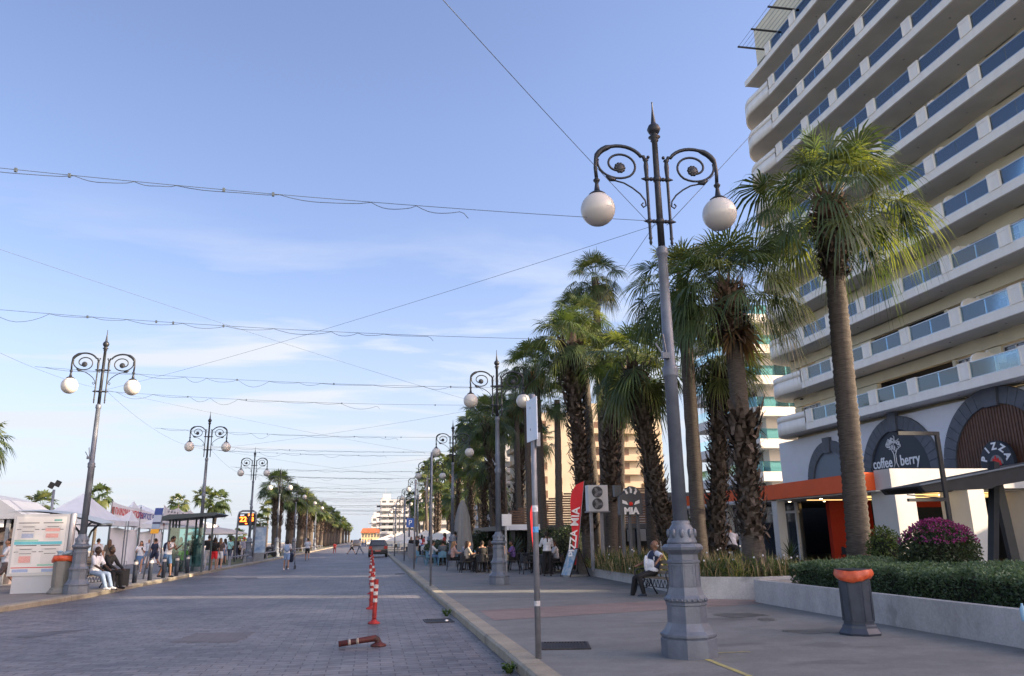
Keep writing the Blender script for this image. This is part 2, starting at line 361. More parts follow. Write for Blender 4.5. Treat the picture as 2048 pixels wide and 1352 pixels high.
# reddish band of pavers across the pavement
band = MB(); q = [(2.25, 14.6), (9.2, 16.3), (9.2, 18.2), (2.25, 16.6)]
band.v = [(x, y, .134) for x, y in q]; band.face(range(4))
band.build('pavement_band', concrete_mat('red_band', (.205, .155, .14)), kind='structure', recenter=False)
yl = MB(); p0 = gnd(1408, 1316, .135); p1 = gnd(1500, 1352, .135); dx = (p1 - p0).normalized().cross(Vector((0, 0, 1))) * .035
yl.quad(p0 - dx, p1 - dx, p1 + dx, p0 + dx); p0 = gnd(1425, 1306, .135); p1 = gnd(1500, 1303, .135)
dx = Vector((0, .02, 0)); yl.quad(p0 - dx, p1 - dx, p1 + dx, p0 + dx)
yl.build('painted_line', mat('worn_yellow', (.42, .37, .10), .8, c2=(.22, .21, .16), scale=9), kind='structure', recenter=False)
def patch(name, pts, z, m, kind='structure'):
    b = MB(); c = sum((Vector((x, y, 0)) for x, y in pts), Vector()) / len(pts); rg = random.Random(len(pts) + int(c.x * 9)); n = 40; b.v = []
    for i in range(n):
        f = i / n * len(pts); k = int(f); a = Vector((*pts[k], 0)).lerp(Vector((*pts[(k + 1) % len(pts)], 0)), f - k); j = rg.uniform(-.05, .05); b.v.append((a.x + j, a.y + j * 1.5, z))
    b.face(range(n)); return b.build(name, m, kind=kind, recenter=False)
tar = concrete_mat('asphalt_patch', (.075, .075, .08), rough=.6)
def P2(*l): return [tuple(gnd(x, y, 0))[:2] for x, y in l]
patch('road_patch', P2((30, 1274), (110, 1262), (172, 1260), (120, 1268), (60, 1276)), .004, tar)
patch('road_patch', P2((470, 1157), (512, 1154), (516, 1158), (475, 1160)), .004, tar)
patch('road_patch', [(-3.2, 14.2), (-2.1, 14.0), (-2.0, 15.3), (-3.1, 15.5)], .004, concrete_mat('relaid_pavers', (.12, .115, .12), slab=.2))
wet = concrete_mat('damp_stain', (.085, .085, .085), rough=.35)
def P3(*l): return [tuple(gnd(x, y, .13))[:2] for x, y in l]
patch('pavement_stain', P3((1425, 1228), (1500, 1226), (1545, 1231), (1470, 1236), (1440, 1233)), .1345, wet)
patch('pavement_stain', P3((1515, 1238), (1545, 1236), (1552, 1241), (1528, 1243)), .1345, wet)
patch('pavement_stain', P3((1560, 1262), (1680, 1256), (1700, 1264), (1610, 1268)), .1345, wet)
def grate(loc, sx, sy, rz, label):
    t = thing('drain_cover', label, 'drain cover', loc, rz, 'drain covers')
    iron = mat('cast_iron', (.035, .033, .035), .55, .4, var=.3, scale=20, bump=.3)
    f = MB()
    for x0, y0, x1, y1 in ((-sx, -sy, sx, -sy + .04), (-sx, sy - .04, sx, sy), (-sx, -sy + .04, -sx + .04, sy - .04), (sx - .04, -sy + .04, sx, sy - .04)): f.box(x0, y0, 0, x1, y1, .014)
    f.build('frame', iron, t)
    g = MB(); n = int(2 * sx / .05)
    for i in range(n): x = -sx + .06 + i * (2 * sx - .12) / n; g.box(x, -sy + .045, .002, x + .022, sy - .045, .012)
    g.build('grille', iron, t)
    g = MB(); g.box(-sx + .04, -sy + .04, 0, sx - .04, sy - .04, .003); g.build('recess', black, t)
grate(gnd(877, 1242, .002), .28, .34, R(2), 'cast iron drain cover in the road against the right kerb')
grate(gnd(1131, 1292, .132), .33, .36, R(-12), 'square iron cover set in the pavement right of the grey sign pole')
grate(gnd(800, 1148, .002), .22, .28, 0, 'small far drain cover by the kerb beside the row of red posts')
# plants rooted in the kerb joint
leaf_w = leafmat('weed_leaf', (.03, .06, .018), (.07, .12, .03))
def leaves(mb, c, rx, ry, rz, n, s, rg, up=.3, surf=.55):
    for _ in range(n):
        while True:
            p = Vector((rg.uniform(-1, 1), rg.uniform(-1, 1), rg.uniform(-1, 1)))
            if surf < p.length < 1: break
        q = Vector((c[0] + p.x * rx, c[1] + p.y * ry, c[2] + p.z * rz))
        a = Vector((rg.gauss(0, 1), rg.gauss(0, 1), rg.gauss(up, 1))).normalized(); bb = a.orthogonal().normalized(); bb.rotate(Matrix.Rotation(rg.uniform(0, 6.3), 3, a)); l = s * rg.uniform(.6, 1.3)
        mb.quad(q, q + (a * .5 + bb * .3) * l, q + a * l, q + (a * .5 - bb * .3) * l)
def weed(loc, h, label):
    m = MB(); rg = random.Random(int(h * 100)); L0 = Vector(loc)
    for i in range(26):
        a = rg.uniform(0, 6.28); o_ = Vector((math.cos(a), math.sin(a), 0)); l = h * rg.uniform(.5, 1)
        p = L0 + o_ * .03; q = p + o_ * l * .35 + Vector((0, 0, l * .7)); r_ = p + o_ * l * .75 + Vector((0, 0, l * .85)); s_ = o_.cross(Vector((0, 0, 1))) * .014
        m.quad(p - s_, q - s_, q + s_, p + s_); m.tri(q - s_, r_, q + s_)
        leaves(m, q, .03, .03, .04, 5, .035, rg)
    m.build('weed', leaf_w, label=label, cat='weed', group='weeds in the kerb joint')
weed(gnd(893, 1232, 0), .16, 'small dark weed at the kerb beside the road drain cover')
weed(gnd(1018, 1346, 0), .12, 'leafy weed in the kerb joint at the bottom edge of the photo')
lt = MB(); lt.ball(gnd(893, 1241, .03), .035, .05, .02); lt.build('paper_scrap', white_paint, label='crumpled white scrap of litter by the kerb drain cover', cat='litter')
# ---------------------------------------------------------------- promenade lamp
def lamp_proto():
    t = thing('street_lamp', 'x', 'street lamp', (0, 0, 0), 0, 'twin globe street lamps along the road')
    o8 = R(22.5)
    b = MB(); b.lathe([(.385, 0), (.385, .21), (.365, .22), (.385, .245), (.385, .27), (.33, .31), (.285, .38), (.275, .40), (.272, .60), (.285, .61), (.285, .64), (.30, .66), (.30, .69), (.255, .73), (.235, .79), (.225, .82), (.218, 1.11), (.232, 1.12), (.232, 1.14), (.21, 1.155), (.205, 1.22), (.23, 1.24), (.285, 1.28), (.29, 1.31), (.255, 1.345), (.2, 1.355)], 8, rot=o8, smooth=False)
    for k in range(8):
        a = k * math.pi / 4
        Mx = Matrix.Rotation(a, 4, 'Z') @ Matrix.Translation((.2045, 0, .96))
        for (cy_, cz_, sy_, sz_) in ((0, .125, .13, .012), (0, -.125, .13, .012), (.062, 0, .01, .262), (-.062, 0, .01, .262)): b.boxm(Mx @ Matrix.Translation((0, cy_, cz_)), .012, sy_, sz_)
    for k in range(24):
        a = k * 2 * math.pi / 24; b.ball((.29 * math.cos(a), .29 * math.sin(a), .675), .018, n=6, k=4)
    o_ = b.build('pedestal', grey_paint, t); o_.scale = (.9, .9, 1)
    b = MB(); b.lathe([(.19, 1.35), (.19, 1.38), (.175, 1.41), (.178, 1.46), (.165, 1.52), (.135, 1.57), (.115, 1.6), (.12, 1.625), (.1, 1.64)], 20)
    for k in range(10):
        a = k * 2 * math.pi / 10; b.ball((.172 * math.cos(a), .172 * math.sin(a), 1.48), .03, .03, .06, 6, 5)
    b.build('collar', grey_paint, t)
    b = MB(); b.lathe([(.095, 1.62), (.084, 3.52), (.10, 3.54), (.108, 3.57), (.10, 3.6), (.112, 3.64), (.1, 3.68), (.078, 3.70), (.066, 5.28), (.08, 5.3), (.09, 5.33), (.08, 5.37), (.085, 5.40), (.055, 5.43)], 16)
    b.bar((-.06, -.07, 3.82), (-.10, -.09, 4.12), .02); b.bar((-.09, -.05, 3.82), (-.2, -.05, 4.0), .02); b.box(-.13, -.12, 3.78, -.03, -.05, 3.86)
    b.build('pole', grey_paint, t)
    b = MB(); b.lathe([(.05, 5.42), (.045, 6.3), (.042, 7.08), (.06, 7.10), (.05, 7.13), (.09, 7.16), (.05, 7.19), (.05, 7.21), (.075, 7.23), (.1, 7.29), (.075, 7.35), (.04, 7.38), (.035, 7.41), (.014, 7.6), (.008, 7.72), (.014, 7.735), (0.002, 7.75)], 14)
    for zb in (5.82, 6.48):
        b.tube([(-.24, 0, zb), (-.2, 0, zb), (.2, 0, zb), (.24, 0, zb)], [.006, .022, .022, .006], 8); b.ball((0, 0, zb), .065, n=10, k=6)
        for sx in (-1, 1): b.ball((sx * .155, 0, zb), .042, n=8, k=6); b.ball((sx * .09, 0, zb), .035, .03, .03, 8, 5)
    for sx in (-1, 1):
        b.lathe([(.006, 5.45), (.024, 5.49), (.016, 5.53), (.03, 5.56), (.022, 5.58), (.022, 6.45), (.03, 6.55), (.037, 6.68), (.028, 6.76), (.045, 6.78), (.03, 6.80)], 10, (sx * .155, 0, 0))
        b.ball((sx * .115, 0, 6.83), .026, n=8, k=5)
    b.build('finial_shaft', dark_metal, t)
    for sx in (-1, 1):
        b = MB()
        def P(l): return [(sx * x, 0, z) for x, z in l]
        arc = [(.155, 6.75), (.19, 6.84)] + [(.55 + .36 * math.cos(R(a)) * 1.0, 6.72 + .27 * math.sin(R(a))) for a in range(155, -1, -12)] + [(.915, 6.62), (.905, 6.47)]
        rr = [.026] * len(arc)
        for i, (x, z) in enumerate(arc):
            if .68 < x < .9 and z > 6.75: rr[i] = .042
        b.tube(P(arc), rr, 10)
        sp = []
        for i in range(34):
            a = R(20 - i * 14.5); r_ = .265 if i < 10 else .265 - (i - 10) * .0068
            sp.append((.62 + r_ * math.cos(a) - (.06 if i >= 10 else .006 * i), 6.69 + r_ * math.sin(a) * .82))
        b.tube(P(sp), .017, 8)
        b.tube(P([(.76, 6.50), (.70, 6.455), (.62, 6.44)]), [.02, .04, .02], 8)
        b.tube(P([(.66, 6.44), (.5, 6.40), (.38, 6.33), (.27, 6.24), (.2, 6.14), (.19, 6.06), (.23, 6.03), (.26, 6.07), (.23, 6.10)]), .012, 6)
        b.build('arm', dark_metal, t)
        b = MB()
        for k in range(10):
            a = k * 2 * math.pi / 10; b.ball((sx * .55 + .058 * math.cos(a), 0, 6.64 + .058 * math.sin(a)), .03, .022, .03, 6, 5)
        b.ball((sx * .55, 0, 6.64), .068, .03, .068, 12, 6); b.build('rosette', dark_metal, t)
        b = MB(); b.lathe([(.05, 6.19), (.12, 6.185), (.125, 6.2), (.08, 6.235), (.045, 6.25), (.035, 6.31), (.025, 6.38), (.045, 6.41), (.05, 6.43), (.03, 6.45), (.022, 6.48)], 14, (sx * .905, 0, 0)); b.build('lamp_cap', dark_metal, t)
        b = MB(); b.ball((sx * .905, 0, 5.97), .245, n=32, k=20); b.build('globe', globe_m, t)
    return t
lp = lamp_proto()
RY = [9.67, 25.5, 41.8, 58.2, 74.3, 90.3, 106.3, 122.3, 138.3, 154.3]
rl = ['large twin globe lamp on a grey pedestal in the right foreground pavement', 'twin globe lamp right behind the two thin sign poles, second on the right pavement', 'twin globe lamp standing beside the closed grey parasol on the right pavement', 'twin globe lamp beyond the closed parasol, fourth on the right pavement', 'far twin globe lamp near the market tents, fifth on the right pavement', 'far twin globe lamp, sixth on the right pavement', 'far twin globe lamp, seventh on the right pavement', 'tiny far twin globe lamp, eighth on the right pavement', 'tiny far twin globe lamp, ninth on the right pavement', 'tiniest far twin globe lamp at the end of the right pavement']
for i, (y, l) in enumerate(zip(RY, rl)):
    x = 3.95 + (.15 if i == 1 else .3 if i > 1 else 0)
    if i == 0: lp.location = (x, y, .13); lp['label'] = l; lp.rotation_euler = (0, 0, R(-3))
    else: copy_tree(lp, None, (x, y, .13), R(-3), l)
LY = [9.6, 26.3, 43.3, 60.2, 77.5, 94.5, 111.5, 128.5]
ll = ['twin globe lamp on the left pavement just outside the left edge', 'tall twin globe lamp on the left pavement beside the timetable board', 'twin globe lamp by the glass bus shelter, second on the left pavement', 'twin globe lamp behind the orange bus display, third on the left pavement', 'twin globe lamp among the first palm crowns of the left row', 'far twin globe lamp rising above the left palms, fifth in its row', 'far twin globe lamp hidden to its globes by palms, sixth on the left', 'farthest twin globe lamp of the left row']
for i, (y, l) in enumerate(zip(LY, ll)): copy_tree(lp, None, (-8.75, y, .13), R(4), l, (1.02, 1.02, 1.068))
# ---------------------------------------------------------------- festoon cables
wire_m = mat('cable_sheath', (.06, .08, .10), .6); rw = random.Random(5)
def cable(a, b_, sag, label, name='festoon_cable', r=.005, loose=True, group='festoon cables strung over the road', ends=None):
    m = MB(); a = Vector(a); b_ = Vector(b_); n = 40; pts = []
    for i in range(n + 1):
        s = i / n; p = a.lerp(b_, s); p.z -= sag * 4 * s * (1 - s); pts.append(p)
    m.tube(pts, r, 5)
    if loose:
        s = 0.02; e = .62 + rw.random() * .25; cur = []
        while s < e:
            w_ = rw.uniform(.04, .11); d = rw.uniform(.02, .09) if rw.random() < .8 else rw.uniform(.12, .22)
            for k in range(8):
                u = min(.99, s + w_ * k / 8); i = u * n; i0 = int(i); p = pts[i0].lerp(pts[min(n, i0 + 1)], i - i0).copy(); p.z -= d * math.sin(math.pi * k / 8) + .004; p.y += .02 * math.sin(k); cur.append(p)
            s += w_
        q = cur[-1]; cur += [q + Vector((.06, 0, -.02)), q + Vector((.12, 0, -.09))]
        m.tube(cur, r * 1.1, 5)
        for k in range(4):
            i = rw.randrange(3, n - 3); m.box(pts[i].x - .015, pts[i].y - .015, pts[i].z - .03, pts[i].x + .015, pts[i].y + .015, pts[i].z + .02)
    return m.build(name, wire_m, label=label, cat='cable', group=group)
ordn = ['nearest', 'second', 'third', 'fourth', 'fifth', 'sixth', 'seventh', 'eighth', 'ninth', 'tenth', 'eleventh', 'twelfth', 'thirteenth', 'fourteenth', 'fifteenth', 'sixteenth', 'seventeenth', 'eighteenth', 'nineteenth', 'twentieth', 'twenty-first', 'twenty-second', 'twenty-third', 'twenty-fourth', 'twenty-fifth', 'twenty-sixth']
ri = [(3.9, y) for y in RY]; k = 0
for i in range(8):
    for j in range(3):
        f = j / 3; yr = RY[i] + (RY[i + 1] - RY[i]) * f; yl_ = (LY + [145.5])[i] + ((LY + [145.5])[i + 1] - (LY + [145.5])[i]) * f
        zr = 5.95 if j == 0 else 5.55; zl = 6.35 if j == 0 else 5.95
        cable((-8.5, yl_, zl), (3.85, yr, zr), .12, ordn[k] + ' sagging festoon cable strung across the road, counting from the camera', r=.0042 + .0005 * i); k += 1
for i in range(6):
    for (A_, B_, s_) in (((-8.6, LY[i], 6.4), (3.9, RY[i + 1], 5.9), 'from the left lamp towards the far right lamp'), ((3.9, RY[i], 5.9), (-8.6, LY[i + 1], 6.4), 'from the right lamp towards the far left lamp')):
        cable(A_, B_, .12, ordn[i] + ' thin guy wire running diagonally ' + s_, 'guy_wire', .0032 + .0004 * i, False, 'guy wires between the lamps')
    cable((-8.6, LY[i], 6.4), (-8.6, LY[i + 1], 6.4), .5, ordn[i] + ' guy wire running along the left row of lamps', 'guy_wire', .0035 + .0004 * i, False, 'guy wires between the lamps')
    cable((3.9, RY[i], 5.95), (4.1, RY[i + 1], 5.95), .45, ordn[i] + ' guy wire running along the right row of lamps', 'guy_wire', .0035 + .0004 * i, False, 'guy wires between the lamps')
cable((3.8, 9.67, 5.9), (-3.2, 2.0, 7.2), .1, 'long thin wire running up from the near lamp out of the top edge', 'guy_wire', .004, False, 'guy wires between the lamps')
cable((4.05, 9.67, 5.9), (31.2, 26.3, 36.), .3, 'thin wire rising from the near lamp towards the hotel', 'guy_wire', .005, False, 'guy wires between the lamps')
# ================================================================ buildings
cream = mat('hotel_wall', (.68, .62, .46), .7, var=.06, scale=.7, bump=.06)
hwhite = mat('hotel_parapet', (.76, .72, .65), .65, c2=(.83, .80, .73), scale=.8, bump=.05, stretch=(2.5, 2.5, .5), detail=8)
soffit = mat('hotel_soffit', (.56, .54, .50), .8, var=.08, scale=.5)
gf_white = mat('ground_floor_wall', (.60, .61, .64), .65, var=.04, scale=.8)
arch_m = mat('arch_stone', (.085, .095, .115), .6, var=.12, scale=2.5, bump=.15)
bglass = glassmat('balcony_glass', (.66, .80, .86), .26, .04, (.80, .92, 1))
tglass = glassmat('teal_glass', (.42, .72, .78), .24, .05, (.72, .95, 1))
sglass = glassmat('shelter_glass', (.72, .84, .84), .12, .05)
win_m = mat('window_pane', (.035, .045, .06), .06, spec=1.0)
curt = mat('curtain', (.42, .45, .48), .9, var=.1, scale=3, stretch=(1, 12, 1))
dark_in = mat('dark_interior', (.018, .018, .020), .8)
rail_m = mat('bright_rail', (.55, .58, .62), .3, .6)
X0 = 31.0
ht = thing('hotel', 'large cream hotel with curved corner balconies and glass railings above ground floor arches', 'hotel', (X0, 41, 0))
OF = ht.location
YN, YF = 25.6, 51.0
posts = [50.4, 46.6, 43.0, 39.3, 35.2, 31.1, 27.0]
NR = 11
# main body: floor strips and piers around openings
wx = 33.0
wb = MB()
wins = []
for k in range(NR):
    S = 8.6 + 3.05 * k
    wb.box(wx, YN, S + 2.6, wx + .3, 55.6, S + 3.32)       # lintel band
    y = YN; ops = []
    for i in range(len(posts) - 1):
        a, c = posts[i + 1], posts[i]
        if k < 3 and 38 < (a + c) / 2 < 45: continue
        m_ = (a + c) / 2 + (-.25 if i % 2 else .25)
        ops.append((m_ - 1.25, m_ + 1.25))
    if k < 3: ops.append((38.0, 45.2))
    ops.append((52.0, 54.6)); ops.sort(); y = YN
    for a, c in ops:
        wb.box(wx, y, S + .2, wx + .3, a, S + 2.55); y = c
        if c - a > 5:
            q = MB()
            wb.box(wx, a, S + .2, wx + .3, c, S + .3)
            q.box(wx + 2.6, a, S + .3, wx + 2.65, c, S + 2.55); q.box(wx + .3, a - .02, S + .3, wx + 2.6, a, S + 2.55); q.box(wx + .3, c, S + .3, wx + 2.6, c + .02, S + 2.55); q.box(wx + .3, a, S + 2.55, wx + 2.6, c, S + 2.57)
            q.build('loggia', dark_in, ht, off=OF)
        else: wins.append((a, c, S, k))
    wb.box(wx, y, S + .2, wx + .3, 55.6, S + 2.55)
wb.box(wx, YN, 8.0, wx + .3, 55.6, 8.8)
wb.box(wx + .3, YN, 8.2, wx + 14, YN + .3, 46); wb.box(wx + .3, 55.3, 8.2, wx + 14, 55.6, 46); wb.box(wx + 14, YN, 8.2, wx + 14.3, 55.6, 46); wb.box(wx, YN, 42.15, wx + 14.3, 55.6, 46)
wb.build('wall', cream, ht, off=OF)
rr_ = random.Random(4)
for (a, c, S, k) in wins:
    z0, z1 = S + .38, S + 2.5
    p = MB(); p.box(wx + .2, a, z0, wx + .22, c, z1); po = p.build('window', win_m, ht, off=OF)
    f = MB(); n = 3; ww = (c - a) / n; fx = wx + .13
    for i in range(n + 1): yy = a + i * ww; f.box(fx, yy - .03, z0, fx + .06, yy + .03, z1)
    f.box(fx, a, z1 - .07, fx + .06, c, z1); f.box(fx, a, z1 - .5, fx + .055, c, z1 - .45)
    f.build('frame', white_paint, po, off=OF)
    if rr_.random() < .6:
        q = MB(); j = rr_.randrange(3); y0 = a + j * ww + .05; nn = 12
        for i in range(nn): q.quad((wx + .185 - .02 * (i % 2), y0 + (ww - .1) * i / nn, z0), (wx + .185 - .02 * ((i + 1) % 2), y0 + (ww - .1) * (i + 1) / nn, z0), (wx + .185 - .02 * ((i + 1) % 2), y0 + (ww - .1) * (i + 1) / nn, z1 - .1), (wx + .185 - .02 * (i % 2), y0 + (ww - .1) * i / nn, z1 - .1))
        q.build('curtain', curt, po, off=OF)
# curved end outline of balcony, starting at (31,51)
def curve_pts(r0=0.):
    P = []
    for i in range(15):
        t = i / 14; a = R(-100 + 0) ; th = R(180 - 8 - t * 112)
        P.append((33.75 + (3.05 - r0) * math.cos(th), 53.4 + (3.75 - r0) * math.sin(th) * .95))
    return P
for k in range(NR):
    S = 8.6 + 3.05 * k
    b = MB()
    YE = YF if k < NR - 1 else 54.6
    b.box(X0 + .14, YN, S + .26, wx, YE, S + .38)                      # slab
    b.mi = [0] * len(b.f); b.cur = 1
    b.box(X0, YN, S + .23, X0 + .14, YE, S + .72)
    for i, pc in enumerate(posts):
        y0, y1 = pc - .38, pc + .38; x0 = X0 - .05
        b.box(x0, y0, S + .72, X0 + .16, y1, S + 1.6)
        b.box(x0 - .03, y0 - .03, S + 1.6, X0 + .19, y1 + .03, S + 1.65)
        b.box(x0 - .02, y0, S + 1.48, x0, y1, S + 1.6); b.box(x0 - .02, y0, S + .72, x0, y0 + .1, S + 1.48); b.box(x0 - .02, y1 - .1, S + .72, x0, y1, S + 1.48)
    if k < NR - 1:
        O = curve_pts(); I = curve_pts(.14); b.cur = 0
        poly = [(X0 + .14, 50.6)] + I + [(wx + .6, 57), (wx + .2, 50.6)]
        b.prism(poly, lambda u, v, t: (u, v, t), S + .261, S + .37); b.cur = 1
        O = [(X0 - .02, YF)] + O; I = [(X0 + .13, YF)] + I
        for (za, zb, e) in ((S + .21, S + 1.12, 0), (S + 1.17, S + 1.6, 0), (S + 1.12, S + 1.17, .03)):
            for i in range(len(O) - 1):
                n0 = len(b.v)
                for j in (i, i + 1):
                    ox, oy = O[j]; ix, iy = I[j]; b.v += [(ox + e, oy, za), (ox + e, oy, zb), (ix, iy, zb), (ix, iy, za)]
                for e_ in range(4): b.face((n0 + e_, n0 + 4 + e_, n0 + 4 + (e_ + 1) % 4, n0 + (e_ + 1) % 4), e_ % 2 == 0)
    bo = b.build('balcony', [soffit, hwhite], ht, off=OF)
    g = MB(); rl_ = MB()
    for i in range(len(posts) - 1):
        g.piece(); rl_.piece(); y0, y1 = posts[i + 1] + .38, posts[i] - .38; ym = (y0 + y1) / 2
        g.box(X0 + .05, y0 + .02, S + .76, X0 + .065, ym - .01, S + 1.58); g.box(X0 + .05, ym + .01, S + .76, X0 + .065, y1 - .02, S + 1.58)
        rl_.box(X0 + .03, y0, S + 1.58, X0 + .085, y1, S + 1.62); rl_.box(X0 - .012, y0 + .02, S + .72, X0 + .08, y1 - .02, S + .76)
    g.build('glass_railing', bglass, bo, off=OF, split=True); rl_.build('handrail', rail_m, bo, off=OF, split=True)
    q = MB(); ysp = [35.2] if k < 7 else [46.6, 35.2]
    if k >= 2: ysp.append(27.0)
    for yy in ysp:
        poly = [(wx, S + .37), (X0 + .5, S + .37), (X0 + .3, S + 1.2)] + [(X0 + .85 - .55 * math.cos(R(a)), S + 1.75 + .45 * math.sin(R(a))) for a in range(0, 91, 15)] + [(wx - .7, S + 2.2), (wx - .6, S + 2.35), (wx - .5, S + 2.2), (wx, S + 2.1)]
        q.prism(poly, lambda u, v, t: (u, t, v), yy - .32, yy - .17)
    q.build('partition', hwhite, bo, off=OF, split=True)
    q = MB()
    for yy in (29, 33, 37, 41, 45, 48.5): q.ball((32.0, yy, S + .25), .07, .07, .05, 8, 5)
    q.build('ceiling_light', mat('fitting', (.3, .3, .3), .4), bo, off=OF, split=True)
# roof pergola
b = MB()
for yy in (52.8, 50.4, 47.6, 44.4, 41): b.box(X0 - 1.3, yy - .06, 41.9, wx, yy + .06, 42.02)
b.build('pergola_beam', black, ht, off=OF, split=True)
b = MB()
for i in range(9): b.tube([(X0 - 1.2 + i * .35, 53, 42.05), (X0 - 1.2 + i * .35, 26, 42.05)], .014, 5)
b.build('pergola_cable', black, ht, off=OF, split=True)
b = MB()
for kx in (0, 1): b.lathe([(.03, 0), (.16, -.05), (.2, -.12), (.06, -.14)], 12, (33., 54.4, 11.8 + 0 * kx))
b.build('hanging_lamp', black, ht, off=OF)
# ground floor with arches
GX = 32.2; g = MB(); g.box(GX, YN, 4.6, GX + .8, 57.2, 8.55); g.build('ground_floor', gf_white, ht, off=OF)
def arch(yc, zc, r, w_, fill, kw=.42):
    b = MB(); n = 22
    A = [R(-6 + 192 * i / n) for i in range(n + 1)]
    for i in range(n):
        a, c = A[i] + .004, A[i + 1] - .004; n0 = len(b.v)
        for x in (GX - .16, GX + .05):
            for (q, rad) in ((a, r), (c, r), (c, r - w_), (a, r - w_)): b.v.append((x, yc + rad * math.cos(q), zc + rad * math.sin(q)))
        for q in ((0, 3, 2, 1), (4, 5, 6, 7), (0, 1, 5, 4), (1, 2, 6, 5), (2, 3, 7, 6), (3, 0, 4, 7)): b.face([n0 + j for j in q])
    b.prism([(yc - kw * .8, zc + r - w_ - .12), (yc + kw * .8, zc + r - w_ - .12), (yc + kw, zc + r + .22), (yc - kw, zc + r + .22)], lambda u, v, t: (t, u, v), GX - .26, GX + .02)
    b.build('arch', arch_m, ht, off=OF)
    ri_ = r - w_ + .02
    poly = [(yc + ri_ * math.cos(q), zc + ri_ * math.sin(q)) for q in [R(-6 + 192 * i / 30) for i in range(31)]]
    f = MB()
    if fill == 'wood':
        f.prism(poly, lambda u, v, t: (t, u, v), GX - .02, GX + .02)
        y = yc - ri_ + .1
        while y < yc + ri_ - .1:
            h = math.sqrt(max(.01, ri_ ** 2 - (y - yc) ** 2)) - .05; f.box(GX - .06, y, zc - .3, GX - .021, y + .12, zc + h); y += .2
        f.build('arch_infill', mat('brown_slats', (.10, .050, .033), .55, var=.2, scale=4), ht, off=OF)
    else:
        f.prism(poly, lambda u, v, t: (t, u, v), GX - .03, GX + .02); f.build('arch_infill', fill, ht, off=OF)
navy = mat('navy_sign', (.022, .030, .045), .5)
arch(50.3, 4.95, 3.0, .75, mat('grey_blue_panel', (.13, .16, .20), .5))
arch(42.9, 4.95, 3.62, .82, navy)
arch(34.9, 4.75, 4.15, .9, 'wood', .55)
sw = mat('sign_white', (.75, .76, .78), .5)
sg = thing('cafe_sign', 'white coffee berry lettering with a tree emblem on the navy arch', 'sign', (GX - .06, 43.2, 5.5))
so_ = sg.location
text('coffee', .92, sw, sg, (0, -1, 0), (0, 0, 1), (GX - .05, 44.55, 5.78), align='CENTER', wide=.86, bold=.012, off=so_)
text('berry', .92, sw, sg, (0, -1, 0), (0, 0, 1), (GX - .05, 41.95, 5.78), align='CENTER', wide=.88, bold=.012, off=so_)
b = MB(); rt = random.Random(11)
for dy in (-.12, .12): b.tube([(GX - .05, 43.25 + dy * 1.9, 5.42), (GX - .05, 43.25 + dy * .7, 5.7), (GX - .05, 43.25 + dy * .7, 6.25), (GX - .05, 43.25 + dy * 2.2, 6.55)], .028, 5)
for _ in range(34):
    a = rt.uniform(0, 6.28); rr = rt.uniform(.1, .62); c0 = Vector((GX - .05, 43.25 + rr * math.cos(a), 6.88 + rr * .75 * math.sin(a))); rd = rt.uniform(.07, .15); a0 = rt.uniform(0, 6)
    b.tube([c0 + Vector((0, rd * math.cos(a0 + i * .75), rd * math.sin(a0 + i * .75))) for i in range(7)], .02, 4)
b.build('tree_emblem', sw, sg, off=so_)
ps = thing('pizza_sign', 'round black pizza sign with a red flame on the brown slatted arch', 'sign', (31.8, 34.3, 4.2)); so_ = ps.location
pc_ = atX(1994, 924, 31.7); yc_, zc_ = pc_.y, pc_.z
b = MB(); b.prism([(yc_ + 1.08 * math.cos(R(a)), zc_ + 1.1 * math.sin(R(a))) for a in range(-30, 211, 10)], lambda u, v, t: (t, u, v), 31.7, 31.9); b.build('disc', navy, ps, off=so_)
for ch, a in zip('PIZZA', (165, 128, 92, 54, 18)):
    ar = R(a); text(ch, .50, sw, ps, (0, -math.sin(ar), -math.cos(ar)), (0, -math.cos(ar), math.sin(ar)), (31.68, yc_ - .80 * math.cos(ar), zc_ + .80 * math.sin(ar)), bold=.02, off=so_, name='letter')
for ch, dy in zip('MIA', (.65, 0, -.65)): text(ch, .5, sw, ps, (0, -1, 0), (0, 0, 1), (31.68, yc_ + dy, zc_ - .48), bold=.02, off=so_, name='letter')
b = MB(); b.prism([(yc_ + .42 * math.cos(R(a)), zc_ - .12 + .48 * math.sin(R(a))) for a in range(0, 181, 15)], lambda u, v, t: (t, u, v), 31.66, 31.7); b.build('oven_mouth', mat('sign_grey', (.2, .21, .22), .6), ps, off=so_)
b = MB(); b.prism([(yc_ + u * .85, zc_ - .18 + v * .85) for u, v in ((.4, 0), (.35, .3), (.25, .25), (.2, .45), (.1, .35), (0, .6), (-.1, .35), (-.2, .45), (-.25, .25), (-.35, .3), (-.4, 0))], lambda u, v, t: (t, u, v), 31.62, 31.66); b.build('flame', mat('flame_red', (.6, .02, .015), .5), ps, off=so_)
